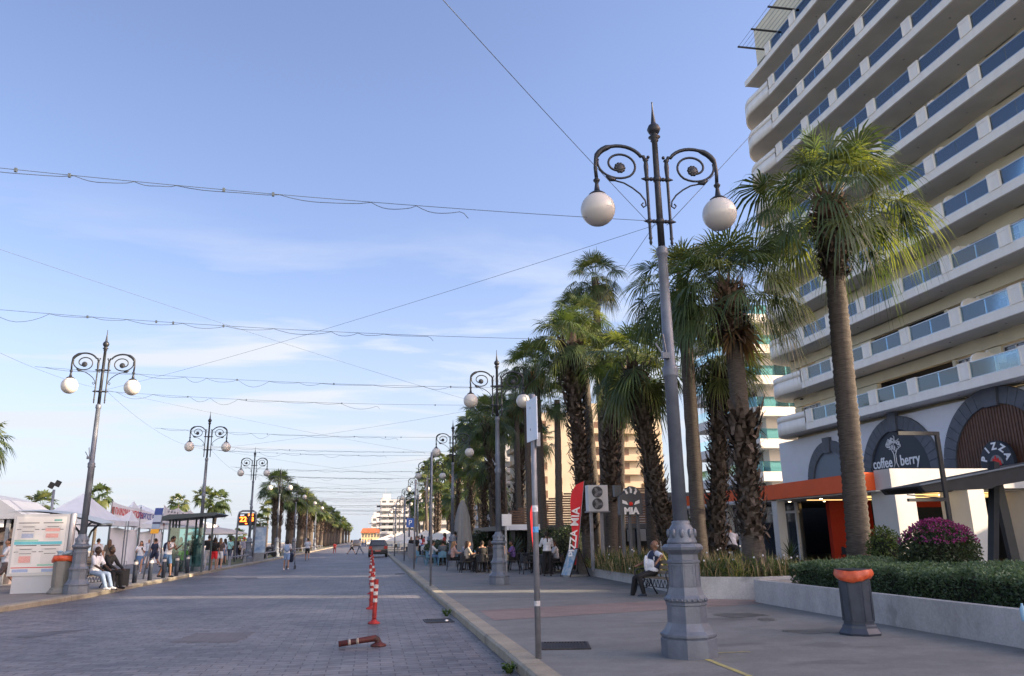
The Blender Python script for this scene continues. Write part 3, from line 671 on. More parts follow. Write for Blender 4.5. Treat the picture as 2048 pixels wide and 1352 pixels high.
# ---- cafe pavilion with orange fascia and white portal in front of hotel
orange = mat('orange_fascia', (.74, .10, .018), .45, var=.05, scale=1)
redor = mat('deep_orange', (.42, .028, .010), .5)
pw = mat('portal_white', (.55, .54, .52), .6, var=.04, scale=1.2)
warm = mat('led_strip', (.9, .7, .4), .5, emit=(1, .62, .22), es=.7)
cp = thing('cafe_pavilion', 'cafe pavilion with white portal frame, orange fascia and lit ceiling before the hotel', 'pavilion', (20.5, 38, .13)); so_ = cp.location
F = 27.85
b = MB()
b.box(20.6, F, 3.22, 31.9, F + .5, 4.02)
for (xa, xb, dep) in ((20.45, 21.35, 1.5), (23.75, 24.5, 1.6), (26.9, 27.9, 1.6)): b.box(xa, F - .002, .13, xb, F + dep, 3.222)
b.box(20.35, F - .01, 3.2, 20.61, F + 1.0, 4.02)
b.build('portal_frame', pw, cp, off=so_)
b = MB(); b.box(19.9, F + 1.0, 3.22, 20.0, F + 10.2, 3.95); b.box(20.0, F + 1.0, 3.22, 20.6, F + 1.1, 3.95)
b.box(20.1, F + 10.2, 3.3, 20.2, F + 20.5, 3.98); b.build('fascia', orange, cp, off=so_)
b = MB(); b.box(20.6, F + .5, 3.35, 31.9, F + 20.5, 3.9); b.box(20.0, F + 1.1, 3.222, 20.6, F + 20.5, 3.35); b.build('roof', gf_white, cp, off=so_)
b = MB(); b.box(20.0, F + .52, 3.15, 31.9, F + 20.5, 3.2); b.build('ceiling', mat('ceiling_white', (.5, .47, .42), .7), cp, off=so_)
b = MB()
for i, y in enumerate((F + 1.6, F + 2.9, F + 4.2, F + 5.5, F + 7.6)): b.box(21.2 + (i % 2) * .8, y, 3.12, 30.5, y + .1, 3.148)
b.build('light_strip', warm, cp, off=so_, split=True)
b = MB()
for x in (21.3, 23.3, 25.3, 27.5):
    for y in (F + 1.1, F + 3.5, F + 6.6, F + 9.5): b.lathe([(.07, 3.13), (.07, 3.149)], 10, (x, y, 0))
b.build('downlight', mat('downlight', (1, .9, .7), .5, emit=(1, .8, .5), es=4), cp, off=so_, split=True)
b = MB()
for (x0, y0, x1, y1) in ((20.0, F + 8.5, 20.45, F + 9.0), (20.3, F + 14.8, 20.7, F + 15.3), (20.3, F + 19.8, 20.8, F + 20.3)): b.box(x0, y0, .13, x1, y1, 3.22)
b.build('column', pw, cp, off=so_, split=True)
b = MB(); b.box(25.2, F + 6.5, .13, 29.5, F + 6.7, 3.15); b.box(23.2, F + 9.0, .13, 25.6, F + 9.3, 3.15); b.build('orange_wall', redor, cp, off=so_, split=True)
b = MB(); b.box(26.2, F + 6.42, 1.75, 27.8, F + 6.5, 2.7); b.build('television', mat('tv_screen', (.012, .013, .014), .15), cp, off=so_)
b = MB(); b.box(31.3, F, .13, 31.9, F + 29, 4.7); b.box(24.5, F + 10, .13, 31.3, F + 10.2, 3.15); b.box(22.2, F + 10.2, .13, 22.35, F + 21, 3.15); b.build('dark_glazing', win_m, cp, off=so_, split=True)
b = MB()
for y in (F + 10.3, F + 12.4, F + 14.6, F + 17, F + 19.2, F + 20.8): b.box(22.08, y, .13, 22.2, y + .16, 3.15)
b.box(22.05, F + 10.2, 2.6, 22.2, F + 21, 2.72); b.build('window_frame', white_paint, cp, off=so_, split=True)
b = MB(); b.box(20.3, F + .6, .132, 31.3, F + 21, .2); b.build('terrace_floor', mat('dark_tiles', (.07, .06, .055), .5), cp, off=so_)
# tables of the cafe terrace (dark)
# ---- black pavilion roof on V legs
bk = mat('black_steel', (.016, .019, .025), .45, var=.2, scale=3)
bp_ = thing('black_canopy', 'black sloping canopy on splayed legs at the right edge', 'canopy', (20, 22, .13)); so_ = bp_.location
b = MB(); Y0_, Y1_ = 19.6, 21.4; tip = atY(1840, 972, Y0_); zt = tip.z
poly = [(tip.x, zt), (tip.x + .15, zt - .16), (tip.x + 2.3, zt - .08 + .0), (tip.x + 2.3 + .2, zt + .0), (26, zt + 1.15), (26, zt + 1.75)]
b.prism(poly, lambda u, v, t: (u, t, v), Y0_, Y0_ + .18); b.prism(poly, lambda u, v, t: (u, t, v), Y1_ - .18, Y1_)
b.prism([(tip.x, zt + .003), (tip.x + .02, zt - .05), (26.02, zt + 1.68), (26.02, zt + 1.77)], lambda u, v, t: (u, t, v), Y0_ + .18, Y1_ - .18)
b.build('roof', bk, bp_, off=so_)
b = MB(); b.prism([(tip.x - .03, zt + .01), (26, zt + 1.78), (26, zt + 1.82), (tip.x - .03, zt + .05)], lambda u, v, t: (u, t, v), Y0_ - .06, Y0_ + .0); b.build('roof_edge', mat('edge_metal', (.2, .24, .3), .3, .5), bp_, off=so_)
b = MB(); la = atY(1988, 1143, 20.2); lb = atY(2010, 990, 20.2)
b.bar((la.x, 20.3, .13), (lb.x, 20.4, zt + .75), .2); lc = atY(2062, 1143, 20.2); b.bar((lc.x, 20.7, .13), (lb.x + .25, 20.75, zt + .75), .24)
b.build('leg', bk, bp_, off=so_, split=True)
# ---- free hanging frame
Yf = 18.8; A = atY(1797, 866, Yf); B_ = atY(1874, 867, Yf); C_ = atY(1892, 1002, Yf); D_ = atY(1818, 1000, Yf)
b = MB(); b.box(A.x, Yf, A.z - .05, B_.x + .08, Yf + .08, A.z + .05); b.box(B_.x - .04, Yf, .4, B_.x + .07, Yf + .08, A.z - .05)
b.box(D_.x, Yf, D_.z - .04, B_.x - .04, Yf + .08, D_.z + .04); b.bar((D_.x, Yf + .04, D_.z + .14), (B_.x - .04, Yf + .04, D_.z + .04), .03)
b.build('hanging_sign_frame', bk, label='thin empty black steel frame standing before the coffee sign', cat='frame')
# ---- white building with teal balconies
TW = mat('block_white', (.62, .61, .60), .6, var=.04, scale=.5)
tb = thing('apartment_block', 'white block with teal glass balconies behind the shaggy palm trunks', 'building', (34, 65, 0)); so_ = tb.location
b = MB(); b.box(36.2, 66.2, 0, 52, 79, 23.2); b.build('wall', TW, tb, off=so_)
for k in range(7):
    z = 4.0 + 2.98 * k; b = MB()
    b.prism([(34, 79), (34, 66.2), (34.8, 65), (41.5, 65), (41.5, 66.2), (36.2, 66.2), (36.2, 79)], lambda u, v, t: (u, v, t), z - .85, z)
    bo = b.build('balcony', TW, tb, off=so_, split=True)
    g = MB(); P = [(34.1, 79), (34.1, 66.25), (34.9, 65.1), (41.4, 65.1)]
    for i in range(3):
        (xa, ya), (xb, yb) = P[i], P[i + 1]; d = Vector((xb - xa, yb - ya)).normalized(); n_ = Vector((d.y, -d.x)) * .02
        g.prism([(xa, ya), (xb, yb), (xb + n_.x, yb + n_.y), (xa + n_.x, ya + n_.y)], lambda u, v, t: (u, v, t), z, z + .95)
    g.build('glass_railing', tglass, bo, off=so_, split=True)
    w_ = MB()
    for y in (67.4, 70.6, 73.8, 76.6): w_.box(36.12, y, z + .05, 36.2, y + 2.1, z + 2.0)
    for x in (37.6, 41.0, 44.5): w_.box(x, 66.12, z + .05, x + 2.2, 66.2, z + 1.95)
    w_.build('window', win_m, tb, off=so_, split=True)
    w_ = MB()
    for x in (38.65, 42.05, 45.55): w_.box(x, 66.08, z + .05, x + .1, 66.12, z + 1.95)
    for y in (68.4, 71.6, 74.8): w_.box(36.08, y, z + .05, 36.12, y + .1, z + 2.0)
    w_.build('window_frame', white_paint, tb, off=so_, split=True)
b = MB(); b.box(33.2, 57.3, 0, 36, 58, 8.6); b.build('pier', gf_white, tb, off=so_, split=True)
# ---- beige block
bg_m = mat('beige_cladding', (.33, .285, .215), .7, var=.07, scale=.25, bump=.1)
brn = mat('brown_window', (.10, .055, .035), .35)
bb = thing('apartment_block', 'sunlit beige block with brown windows behind the right palms', 'building', (31, 155, 0)); so_ = bb.location
b = MB(); b.box(31, 155, 0, 44.2, 175, 26.6); b.box(44.2, 156.6, 0, 61, 175, 27.6)
for z in range(1, 44): b.box(30.985, 154.985, z * .62, 44.2, 155, z * .62 + .02)
b.build('wall', bg_m, bb, off=so_)
b = MB()
for x in [31 + i * 1.5 for i in range(9)]: b.bar((x, 155.2, 26.6), (x, 155.2, 27.5), .06)
b.bar((31, 155.2, 27.5), (44, 155.2, 27.5), .06); b.build('roof_railing', white_paint, bb, off=so_)
for k in range(8):
    z = 3.4 + 2.86 * k
    w_ = MB()
    for x, ww in ((33.0, 2.2), (37.4, .9), (41.0, 2.4)): w_.box(x, 154.94, z, x + ww, 154.984, z + (1.5 if ww > 1 else 1.2))
    for x in (46, 51.0, 56.6): w_.box(x, 156.55, z - .5, x + 2.4, 156.6, z + 1.6)
    w_.build('window', brn, bb, off=so_, split=True)
    w_ = MB()
    for x, ww in ((33.0, 2.2), (37.4, .9), (41.0, 2.4)): w_.box(x - .1, 154.86, z - .1, x + ww + .1, 154.984, z)
    w_.build('sill', bg_m, bb, off=so_, split=True)
    if k: 
        w_ = MB(); w_.box(45, 155.1, z - 1.0, 49.4, 156.6, z + .1); w_.box(50.2, 155.1, z - 1.0, 55.2, 156.6, z + .1); w_.box(56, 155.3, z - 1.0, 60.6, 156.6, z + .1)
        for y in (156, 162, 168): w_.box(29.8, y, z - 1, 31, y + 4.4, z + .05)
        w_.build('balcony', mat('balcony_beige', (.34, .27, .19), .7, var=.06, scale=.5), bb, off=so_, split=True)
b = MB(); b.box(46, 160, 27.6, 52, 166, 29.6); b.box(55, 162, 27.6, 58, 165, 29.9); b.build('roof_hut', bg_m, bb, off=so_, split=True)
# ---- far blocks along the right
def block(x0, y0, x1, y1, h, fl, label, m, wm=win_m, bays=4):
    t = thing('apartment_block', label, 'building', (x0, y0, 0)); o = t.location
    b = MB(); b.box(x0, y0, 0, x1, y1, h); b.build('wall', m, t, off=o)
    w_ = MB(); bl = MB(); fh = (h - 3.5) / fl
    for k in range(fl):
        z = 3.6 + k * fh; n = bays
        for i in range(n):
            xa = x0 + (x1 - x0) * (i + .22) / n; xb = x0 + (x1 - x0) * (i + .75) / n; w_.box(xa, y0 - .04, z + .2, xb, y0, z + fh * .78)
        m_ = max(2, int((y1 - y0) / 4))
        for i in range(m_): ya = y0 + (y1 - y0) * (i + .2) / m_; yb = y0 + (y1 - y0) * (i + .8) / m_; w_.box(x0 - .04, ya, z + .1, x0, yb, z + fh * .8)
        bl.box(x0 - 1.4, y0 + .3, z - .2, x0, y1 - .3, z); bl.box(x0 - 1.4, y0 + .3, z, x0 - 1.3, y1 - .3, z + .95); bl.box(x0 + .5, y0 - 1.3, z - .2, x1 - .5, y0, z); bl.box(x0 + .5, y0 - 1.3, z, x1 - .5, y0 - 1.2, z + .9)
    w_.build('window', wm, t, off=o, split=True); bl.build('balcony', m, t, off=o, split=True)
    b = MB(); b.box(x0 + 1, y0 + 2, h, x0 + 4, y0 + 6, h + 2.4); b.box(x0 + .4, y0 + 8, h, x0 + 2, y0 + 9, h + 1.2); b.bar((x0 + 2, y0 + 3, h + 2.4), (x0 + 2, y0 + 3, h + 5), .08); b.build('roof_hut', m, t, off=o, split=True)
    return t
fw = mat('far_white', (.42, .42, .43), .7, var=.06, scale=.2); fb = mat('far_cream', (.40, .37, .31), .7, var=.06, scale=.2); fg = mat('far_grey', (.40, .41, .43), .7, var=.1, scale=.2)
block(31, 185, 52, 205, 22, 7, 'white balconied block just past the sunlit beige block', fw)
block(30, 212, 50, 236, 18, 5, 'lower pale block behind the market tents', fg)
block(27, 246, 48, 270, 21, 6, 'cream balconied block beyond the pale grey block', fb)
block(16, 285, 36, 310, 15, 4, 'pale block on the far bend of the street', fw)
block(3.4, 322, 18, 340, 17, 6, 'tall white apartment block closing the street on the right', fw, bays=5)
block(0, 396, 12, 412, 12, 3, 'small white roof block behind the red tiled house', fw)
et = thing('tiled_house', 'low yellow house with a red tiled roof at the far end of the road', 'house', (-6, 395, 0)); o = et.location
b = MB(); b.box(-4.5, 380, 0, 4.2, 390, 4.6); b.build('wall', mat('house_yellow', (.50, .38, .22), .7, var=.1, scale=.3), et, off=o)
b = MB(); b.prism([(-5, 4.5), (4.6, 4.5), (3.4, 6.6), (-4, 6.6)], lambda u, v, t: (u, t, v), 379, 391); b.build('roof', mat('red_tiles', (.34, .10, .05), .8, var=.2, scale=.6), et, off=o)
b = MB()
for i in range(6): b.box(-4 + i * 1.4, 379.9, 2.4, -3.4 + i * 1.4, 379.99, 4.0)
b.build('window', win_m, et, off=o, split=True)
# ---- unseen blocks added out of frame, skewed and spaced to shape sun on the street
SB = 47
def shade_block(x0, y0, x1, y1, h, label, fl):
    t = thing('apartment_block', label, 'building', (x0, y0, 0)); o = t.location
    sk = lambda u, v: v - .36 * (u - x0)
    b = MB(); b.prism([(x0, y0), (x1, sk(x1, y0)), (x1, sk(x1, y1)), (x0, y1)], lambda u, v, t_: (u, v, t_), 0, h); b.build('wall', fb, t, off=o)
    w_ = MB()
    for k in range(fl):
        z = 2 + k * (h - 2) / fl
        for i in range(int((y1 - y0) / 3.5)): w_.box(x0 - .05, y0 + .8 + i * 3.5, z, x0, y0 + 2.6 + i * 3.5, z + 1.5)
    w_.build('window', win_m, t, off=o, split=True)
SH = 19.6
shade_block(45, 7.9, 62, 18.9, SH, 'unseen cream block added to shade the street, right of the hotel, outside the frame', 6)
shade_block(45, -40, 62, 6.15, SH + 3, 'unseen cream block added to shade the street, right of the camera, outside the frame', 7)
shade_block(45, 19.0, 62, 21.0, 9.2, 'low unseen cream block added to shape the sun strip by the hotel, outside the frame', 2)
shade_block(45, 21.0, 62, 25.4, SH + 3, 'narrow unseen cream block added to shade the street next to the hotel, outside the frame', 7)
# ---- low restaurants left of the pavilion
dg = mat('dark_grey_wall', (.075, .078, .085), .6, var=.1, scale=.6)
rs = thing('restaurant', 'low dark grey restaurant with white columns behind the right palm trunks', 'restaurant', (18, 50, .13)); o = rs.location
b = MB(); b.box(19.5, 49.5, .13, 31, 64, 3.5); b.box(18.3, 49.2, 3.5, 31.2, 64, 4.3); b.build('wall', dg, rs, off=o)
b = MB()
for y in (49.3, 52.4, 55.6, 58.8, 62): b.box(18.4, y, .13, 18.8, y + .4, 3.5)
for x in (20.8, 23.6, 26.4): b.box(x, 49.25, .13, x + .35, 49.5, 3.5)
b.build('column', gf_white, rs, off=o, split=True)
b = MB()
for x in (19.7, 21.4, 24.2): b.box(x, 49.42, .7, x + 1.3, 49.5, 3.1)
for y in (50.2, 53.2, 56.4, 59.6): b.box(19.4, y, .7, 19.5, y + 2.2, 3.1)
b.build('window', win_m, rs, off=o, split=True)
b = MB(); b.ball((19.3, 49.35, 2.2), .07, n=8, k=6); b.ball((22.9, 49.35, 2.2), .07, n=8, k=6); b.build('wall_lamp', mat('lamp_glow', (1, .8, .5), .5, emit=(1, .6, .25), es=12), rs, off=o, split=True)
sp_ = thing('slatted_pavilion', 'restaurant pavilion with a brown slatted sloping screen on its roof', 'pavilion', (10.5, 48, .13)); o = sp_.location
Ys = 46.; P0 = atY(1020, 1040, Ys); P1 = atY(1165, 985, Ys); P2 = atY(1165, 1048, Ys)
b = MB(); zb = P2.z; n = 15
for i in range(n):
    z = zb + i * .145; a = max(0, (i - 5) / 9.); xs = P0.x + (P1.x - P0.x) * (a if i > 5 else 0) * .95
    b.box(xs, Ys - .04, z, P1.x + 5, Ys + .04, z + .10)
b.build('slat_screen', mat('brown_slat', (.11, .06, .038), .6, var=.2, scale=5), sp_, off=o)
b = MB(); b.box(P0.x - .4, Ys - .2, zb - .3, 18.2, Ys + 14, zb - .02); b.build('roof', bk, sp_, off=o)
b = MB()
for x in (P0.x, P0.x + 2.6, P0.x + 5.2, 15.5, 18): b.box(x, Ys, .13, x + .3, Ys + .3, zb - .3); b.box(x, Ys + 9, .13, x + .3, Ys + 9.3, zb - .3)
b.build('post', bk, sp_, off=o, split=True)
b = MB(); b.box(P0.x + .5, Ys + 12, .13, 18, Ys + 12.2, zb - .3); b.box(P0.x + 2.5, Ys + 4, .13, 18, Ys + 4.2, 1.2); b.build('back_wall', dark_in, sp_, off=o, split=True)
b = MB(); b.box(P0.x - .3, Ys - .22, zb - .3 - .0, P0.x + 1.9, Ys - .203, zb + .02); b.build('sign_panel', gf_white, sp_, off=o)

rc = random.Random(31)
def balcony_chair(k, y, label, c):
    t = thing('balcony_chair', label, 'chair', (X0 + .95, y, 8.6 + 3.05 * k + .38), R(rc.uniform(-40, 40)), 'chairs on the hotel balconies'); m = mat('bal_%d' % int(c[0] * 100), c, .6)
    b = MB(); b.box(-.25, -.25, .42, .25, .25, .46); b.build('seat', m, t); b = MB(); b.box(-.25, .22, .46, .25, .26, .98); b.build('backrest', m, t)
    for sx in (-1, 1):
        for sy in (-1, 1): b = MB(); b.bar((sx * .22, sy * .22, 0), (sx * .22, sy * .22, .42), .035); b.build('leg', m, t)
bi = 0
for k in range(4):
    for y in (33.4, 37.6, 41.4, 48.2):
        if rc.random() < .7: bi += 1; balcony_chair(k, y, '%s chair on the %s balcony floor of the hotel, %s' % (['white', 'dark'][bi % 2], ordn[k].replace('nearest', 'lowest'), 'towards the right' if y < 35 else 'under the second post' if y < 39 else 'above the coffee sign' if y < 43 else 'near the curved end'), [(.5, .5, .5), (.03, .03, .035)][bi % 2])
# ================================================================ palms and planting
frond_m = leafmat('palm_frond', (.028, .050, .023), (.075, .105, .038), .3, 1.3, .42)
frond_y = leafmat('palm_frond_light', (.06, .085, .03), (.15, .165, .06), .36, 1.3, .42)
dead_m = mat('dead_frond', (.20, .115, .05), .85, c2=(.34, .22, .10), scale=3)
trunk_m = mat('palm_trunk', (.035, .028, .024), .9, c2=(.10, .085, .072), scale=6, bump=.7, bscale=10, stretch=(1, 1, 11))
boot_m = mat('palm_boots', (.028, .02, .016), .85, c2=(.105, .08, .062), scale=9)
def frond(mb, base, az, el, pet, Rf, nseg, rg, droop=.5, detail=3, w=1.):
    d = Vector((math.cos(az) * math.cos(el), math.sin(az) * math.cos(el), math.sin(el)))
    p = Vector(base); n = 4; g = .10 + .1 * rg.random(); pts = [p.copy()]
    for i in range(n):
        p = p + d * (pet / n); d = (d + Vector((0, 0, -g * math.cos(el) * .9))).normalized(); pts.append(p.copy())
    lat = d.cross(Vector((0, 0, 1)))
    lat = lat.normalized() if lat.length > 1e-3 else Vector((1, 0, 0)); up = lat.cross(d)
    tw = rg.uniform(-.5, .5); lat2 = lat * math.cos(tw) + up * math.sin(tw); up = lat2.cross(d); lat = lat2
    if detail > 1:
        for i in range(n): mb.quad(pts[i] - lat * .02, pts[i] + lat * .02, pts[i + 1] + lat * .014, pts[i + 1] - lat * .014)
    span = R(rg.uniform(105, 125)); st = 2 * span / nseg; tip = pts[-1]
    for i in range(nseg):
        a = -span + (i + .5) * st; dr = (d * math.cos(a) + lat * math.sin(a)).normalized(); sd_ = (lat * math.cos(a) - d * math.sin(a))
        L = Rf * (.62 + .38 * math.cos(a * .62)) * rg.uniform(.88, 1.08); cup = .18 * (1 - math.cos(a)) * L
        dd = droop * L * rg.uniform(.6, 1.3); fold = (.012 if i % 2 else -.012)
        def P(s): return tip + dr * (L * s * (1 - .12 * s * droop)) + up * (cup * s * .5 + fold) - Vector((0, 0, dd * s ** 2.6))
        S = (0, .5, .78, 1.0) if detail > 2 else (0, .55, 1.0)
        hw = L * .5 * math.tan(st / 2) * 1.0 * w; W = (.006, hw, hw * .42, 0) if detail > 2 else (.006, hw, 0)
        Q = [P(s) for s in S]
        for k in range(len(S) - 1):
            if W[k + 1] == 0: mb.tri(Q[k] - sd_ * W[k], Q[k] + sd_ * W[k], Q[k + 1])
            else: mb.quad(Q[k] - sd_ * W[k], Q[k] + sd_ * W[k], Q[k + 1] + sd_ * W[k + 1], Q[k + 1] - sd_ * W[k + 1])
def crown_mesh(seed, nf, pet, Rf, nseg, droop, detail, elmin=-62, mats=None, w=1.):
    rg = random.Random(seed); mb = MB()
    for i in range(nf):
        f = i / (nf - 1); el = R(84 + (elmin - 84) * f ** .95 + rg.uniform(-8, 8)); az = i * 2.39996 + rg.uniform(-.25, .25)
        mb.cur = 1 if rg.random() < .3 else 0
        h = .32 * (1 - f); frond(mb, (.12 * math.cos(az), .12 * math.sin(az), h - .1), az, el, pet * rg.uniform(.75, 1.15) * (.7 + .3 * math.cos(el)), Rf * rg.uniform(.85, 1.1), nseg, rg, droop * (.5 + .8 * f), detail, w)
    o = mb.build('crown', mats or [frond_m, frond_y], recenter=False); me = o.data; bpy.data.objects.remove(o); return me
def dead_mesh(seed, n, pet, Rf, nseg):
    rg = random.Random(seed); mb = MB()
    for i in range(n): frond(mb, (.1, 0, -.15), rg.uniform(0, 6.3), R(rg.uniform(-85, -60)), pet * .5, Rf * .8, nseg, rg, .3, 2)
    o = mb.build('dead_fronds', dead_m, recenter=False); me = o.data; bpy.data.objects.remove(o); return me
CR = [crown_mesh(1, 40, 1.35, 1.2, 34, .85, 3, elmin=-22, w=.7), crown_mesh(2, 38, 1.15, 1.1, 30, .75, 3, elmin=-40, w=.72), crown_mesh(3, 34, 1.0, 1.05, 26, .7, 3, elmin=-52, w=.75), crown_mesh(5, 30, 1.0, .95, 20, .6, 2, elmin=-55, w=.9)]
CS = [crown_mesh(21, 30, .9, .95, 18, .35, 2, elmin=-25, w=1.1), crown_mesh(22, 26, .9, .95, 16, .4, 2, elmin=-40, w=1.1)]
CF = [crown_mesh(31, 22, .9, 1.0, 11, .5, 2, elmin=-55, w=1.5), crown_mesh(32, 20, .9, 1.0, 11, .35, 2, elmin=-30, w=1.5)]
DD = [dead_mesh(41, 6, .8, 1., 14), dead_mesh(42, 9, .8, 1.1, 12)]
def palm(base, top, r0, r1, label, shag=None, crown=CR[2], cs=1., dead=None, seed=0, near=1, group='palms along the hotel pavement', bend=0., boothead=.0, flare=1.35, lift=0.):
    """base, top world points; shag=(z0,z1) fraction range covered by boots"""
    rg = random.Random(seed + 100); base = Vector(base); top = Vector(top); H = top.z - base.z
    t = thing('palm_tree', label, 'palm tree', base, 0, group)
    V = top - base; n = max(8, int(H * (13 if near > 1 else 3 if near else 1))); pts = []; rr = []
    side = Vector((bend, 0, 0))
    for i in range(n + 1):
        f = i / n; p = V * f + side * math.sin(math.pi * f) * 1.; pts.append(p)
        r = r0 + (r1 - r0) * f; r *= 1 + (flare - 1) * max(0, 1 - f * H / 1.2) ** 2
        if near: r *= 1 + (.05 if i % 2 else -.03) + rg.uniform(-.03, .04)
        rr.append(r)
    m = MB(); m.tube(pts, rr, 16 if near > 1 else 10 if near else 6); m.build('trunk', trunk_m, t)
    if shag:
        m = MB(); z0, z1 = shag; dens = (120 if near > 1 else 75 if near else 26); nb = int((z1 - z0) * H * dens * (r0 / .24)); sz = 1.3 if near > 1 else 1.6 if near else 2.1
        for i in range(nb):
            f = z0 + (z1 - z0) * (i + rg.random()) / nb; k = min(n - 1, int(f * n)); p = pts[k].lerp(pts[k + 1], f * n - k); a = i * 2.39996 + rg.uniform(-.3, .3)
            hf = (f - z0) / (z1 - z0); big = 1 + boothead * max(0, (hf - .55) / .45) * 1.6
            o_ = Vector((math.cos(a), math.sin(a), 0)); sd_ = Vector((-math.sin(a), math.cos(a), 0)); L = rg.uniform(.13, .26) * sz * big; w_ = rg.uniform(.035, .06) * sz * min(big, 1.4); ra = r0 + (r1 - r0) * f
            q = p + o_ * ra * .92; up = rg.uniform(.2, 1.1) if rg.random() < .8 else rg.uniform(-.9, .1)
            m1 = q + o_ * L * .55 + Vector((0, 0, L * .35 * up)); e = m1 + o_ * L * .25 + Vector((0, 0, L * .7 * up)) + sd_ * rg.uniform(-.04, .04)
            m.quad(q - sd_ * w_ - Vector((0, 0, .03)), q + sd_ * w_ - Vector((0, 0, .03)), m1 + sd_ * w_ * .8, m1 - sd_ * w_ * .8); m.quad(m1 - sd_ * w_ * .8, m1 + sd_ * w_ * .8, e + sd_ * w_ * .35, e - sd_ * w_ * .35)
            m.tri(q - sd_ * w_ - Vector((0, 0, .06)), q + sd_ * w_ - Vector((0, 0, .06)), m1 - Vector((0, 0, .03)))
        m.build('leaf_bases', boot_m, t)
    if lift:
        m = MB(); nb = 420
        for i in range(nb):
            f = (i + rg.random()) / nb; z = -.75 + f * (1.15 + lift); a = i * 2.39996 + rg.uniform(-.3, .3); o_ = Vector((math.cos(a), math.sin(a), 0)); sd_ = Vector((-math.sin(a), math.cos(a), 0))
            ra = r1 * (1.15 + .95 * math.sin(math.pi * min(1, f * 1.05)) * (1 - .35 * f)); L = rg.uniform(.14, .3); w_ = rg.uniform(.035, .07); q = V + Vector((0, 0, z)) + o_ * ra * .6; up = rg.uniform(-.9, .5) if f < .45 else rg.uniform(-.2, 1.4)
            m1 = q + o_ * (ra * .4 + L * .4) + Vector((0, 0, L * .5 * up)); e = m1 + o_ * L * .35 + Vector((0, 0, L * .8 * up)) + sd_ * rg.uniform(-.06, .06)
            m.quad(q - sd_ * w_, q + sd_ * w_, m1 + sd_ * w_ * .9, m1 - sd_ * w_ * .9); m.quad(m1 - sd_ * w_ * .9, m1 + sd_ * w_ * .9, e + sd_ * w_ * .3, e - sd_ * w_ * .3)
        m.lathe([(r1 * .9, -.7), (r1 * 1.5, -.2), (r1 * 1.5, .2), (r1 * .6, .5 + lift * .6)], 10, V)
        m.build('old_leaf_collar', mat('collar_boots', (.05, .030, .020), .85, c2=(.20, .13, .09), scale=7), t)
    c = bpy.data.objects.new('crown', crown); col.objects.link(c); c.parent = t; c.location = V + Vector((0, 0, .2 * boothead + lift)); c.scale = (cs,) * 3; c.rotation_euler = (rg.uniform(-.06, .06), rg.uniform(-.06, .06), rg.uniform(0, 6.28))
    if dead is not None:
        c = bpy.data.objects.new('dead_fronds', DD[dead]); col.objects.link(c); c.parent = t; c.location = V; c.scale = (cs,) * 3; c.rotation_euler = (0, 0, rg.uniform(0, 6.28))
    return t
def palmpx(bx, by, Y, cx_, cy_, r0, r1, label, zb=.45, **k):
    b_ = atY(bx, by, Y); b_.z = zb; t_ = atY(cx_, cy_, Y); t_.y = Y + k.pop('dy', 0); return palm(b_, t_, r0, r1, label, **k)
palmpx(1722, 1140, 18.2, 1662, 455, .30, .235, 'tall foreground palm with a ringed trunk and sunlit drooping crown by the hedge', crown=CR[0], cs=1.22, shag=(.84, 1.0), boothead=0, near=2, seed=1, lift=.55)
palmpx(1512, 1150, 18.4, 1462, 628, .26, .21, 'stout palm with a shaggy middle trunk rising from the end of the flower planter', crown=CR[0], cs=.98, boothead=.5, lift=.35, shag=(.16, .6), near=2, seed=2, dead=0, flare=1.7)
palmpx(1400, 1100, 21.0, 1366, 590, .22, .18, 'slim smooth palm just right of the foreground lamp pole', crown=CR[1], cs=.95, near=1, seed=3, dead=1, shag=(.9, 1), boothead=.6)
palmpx(1428, 1100, 22.6, 1442, 730, .23, .23, 'short palm with a thick shaggy trunk between two smooth ones', crown=CR[2], cs=.85, shag=(.0, 1.0), near=2, seed=4, boothead=.4)
palmpx(1352, 1100, 24.0, 1268, 735, .23, .25, 'leaning shaggy palm crossing behind the foreground lamp pole', crown=CR[2], cs=1.0, shag=(.05, 1.0), near=2, seed=5, bend=-.1, boothead=.3)
palmpx(1308, 1095, 26.0, 1288, 760, .22, .18, 'smooth ringed palm behind the seated man', crown=CR[3], cs=.9, near=1, seed=6)
palmpx(1182, 1100, 29.5, 1138, 690, .27, .27, 'thick shaggy palm with a broad hanging crown beside the air conditioning unit', crown=CR[1], cs=.95, shag=(.15, 1.0), near=1, seed=8, boothead=.4)
palmpx(1222, 1098, 29.0, 1222, 722, .24, .22, 'shaggy palm to the right of the air conditioning unit', crown=CR[2], cs=.85, shag=(.3, 1.0), near=1, seed=9, boothead=.3)
palmpx(1240, 1092, 31.5, 1240, 800, .2, .16, 'thin dark palm behind the shaggy palm near the grey logo sign', crown=CR[2], cs=.75, near=1, seed=10)
palmpx(1216, 1092, 36.0, 1190, 555, .24, .17, 'tallest slender palm standing clear above all the others', crown=CR[2], cs=.92, near=1, seed=7, dead=0)
palmpx(1119, 1085, 40.0, 1114, 800, .21, .16, 'slim palm with a small crown before the beige block', crown=CR[3], cs=.72, near=1, seed=11)
palmpx(1090, 1082, 41.0, 1072, 730, .21, .16, 'slender palm with brown skirt leaning left before the beige block', crown=CR[3], cs=1.05, near=1, seed=12, dead=1)
palmpx(1062, 1082, 44.0, 1050, 735, .2, .15, 'slender palm left of the leaning brown skirted one', crown=CR[2], cs=.95, near=1, seed=13, dead=0)
palmpx(1200, 1090, 33.0, 1160, 640, .22, .18, 'palm with a full crown behind the broad hanging one', crown=CR[2], cs=.85, near=1, seed=14)
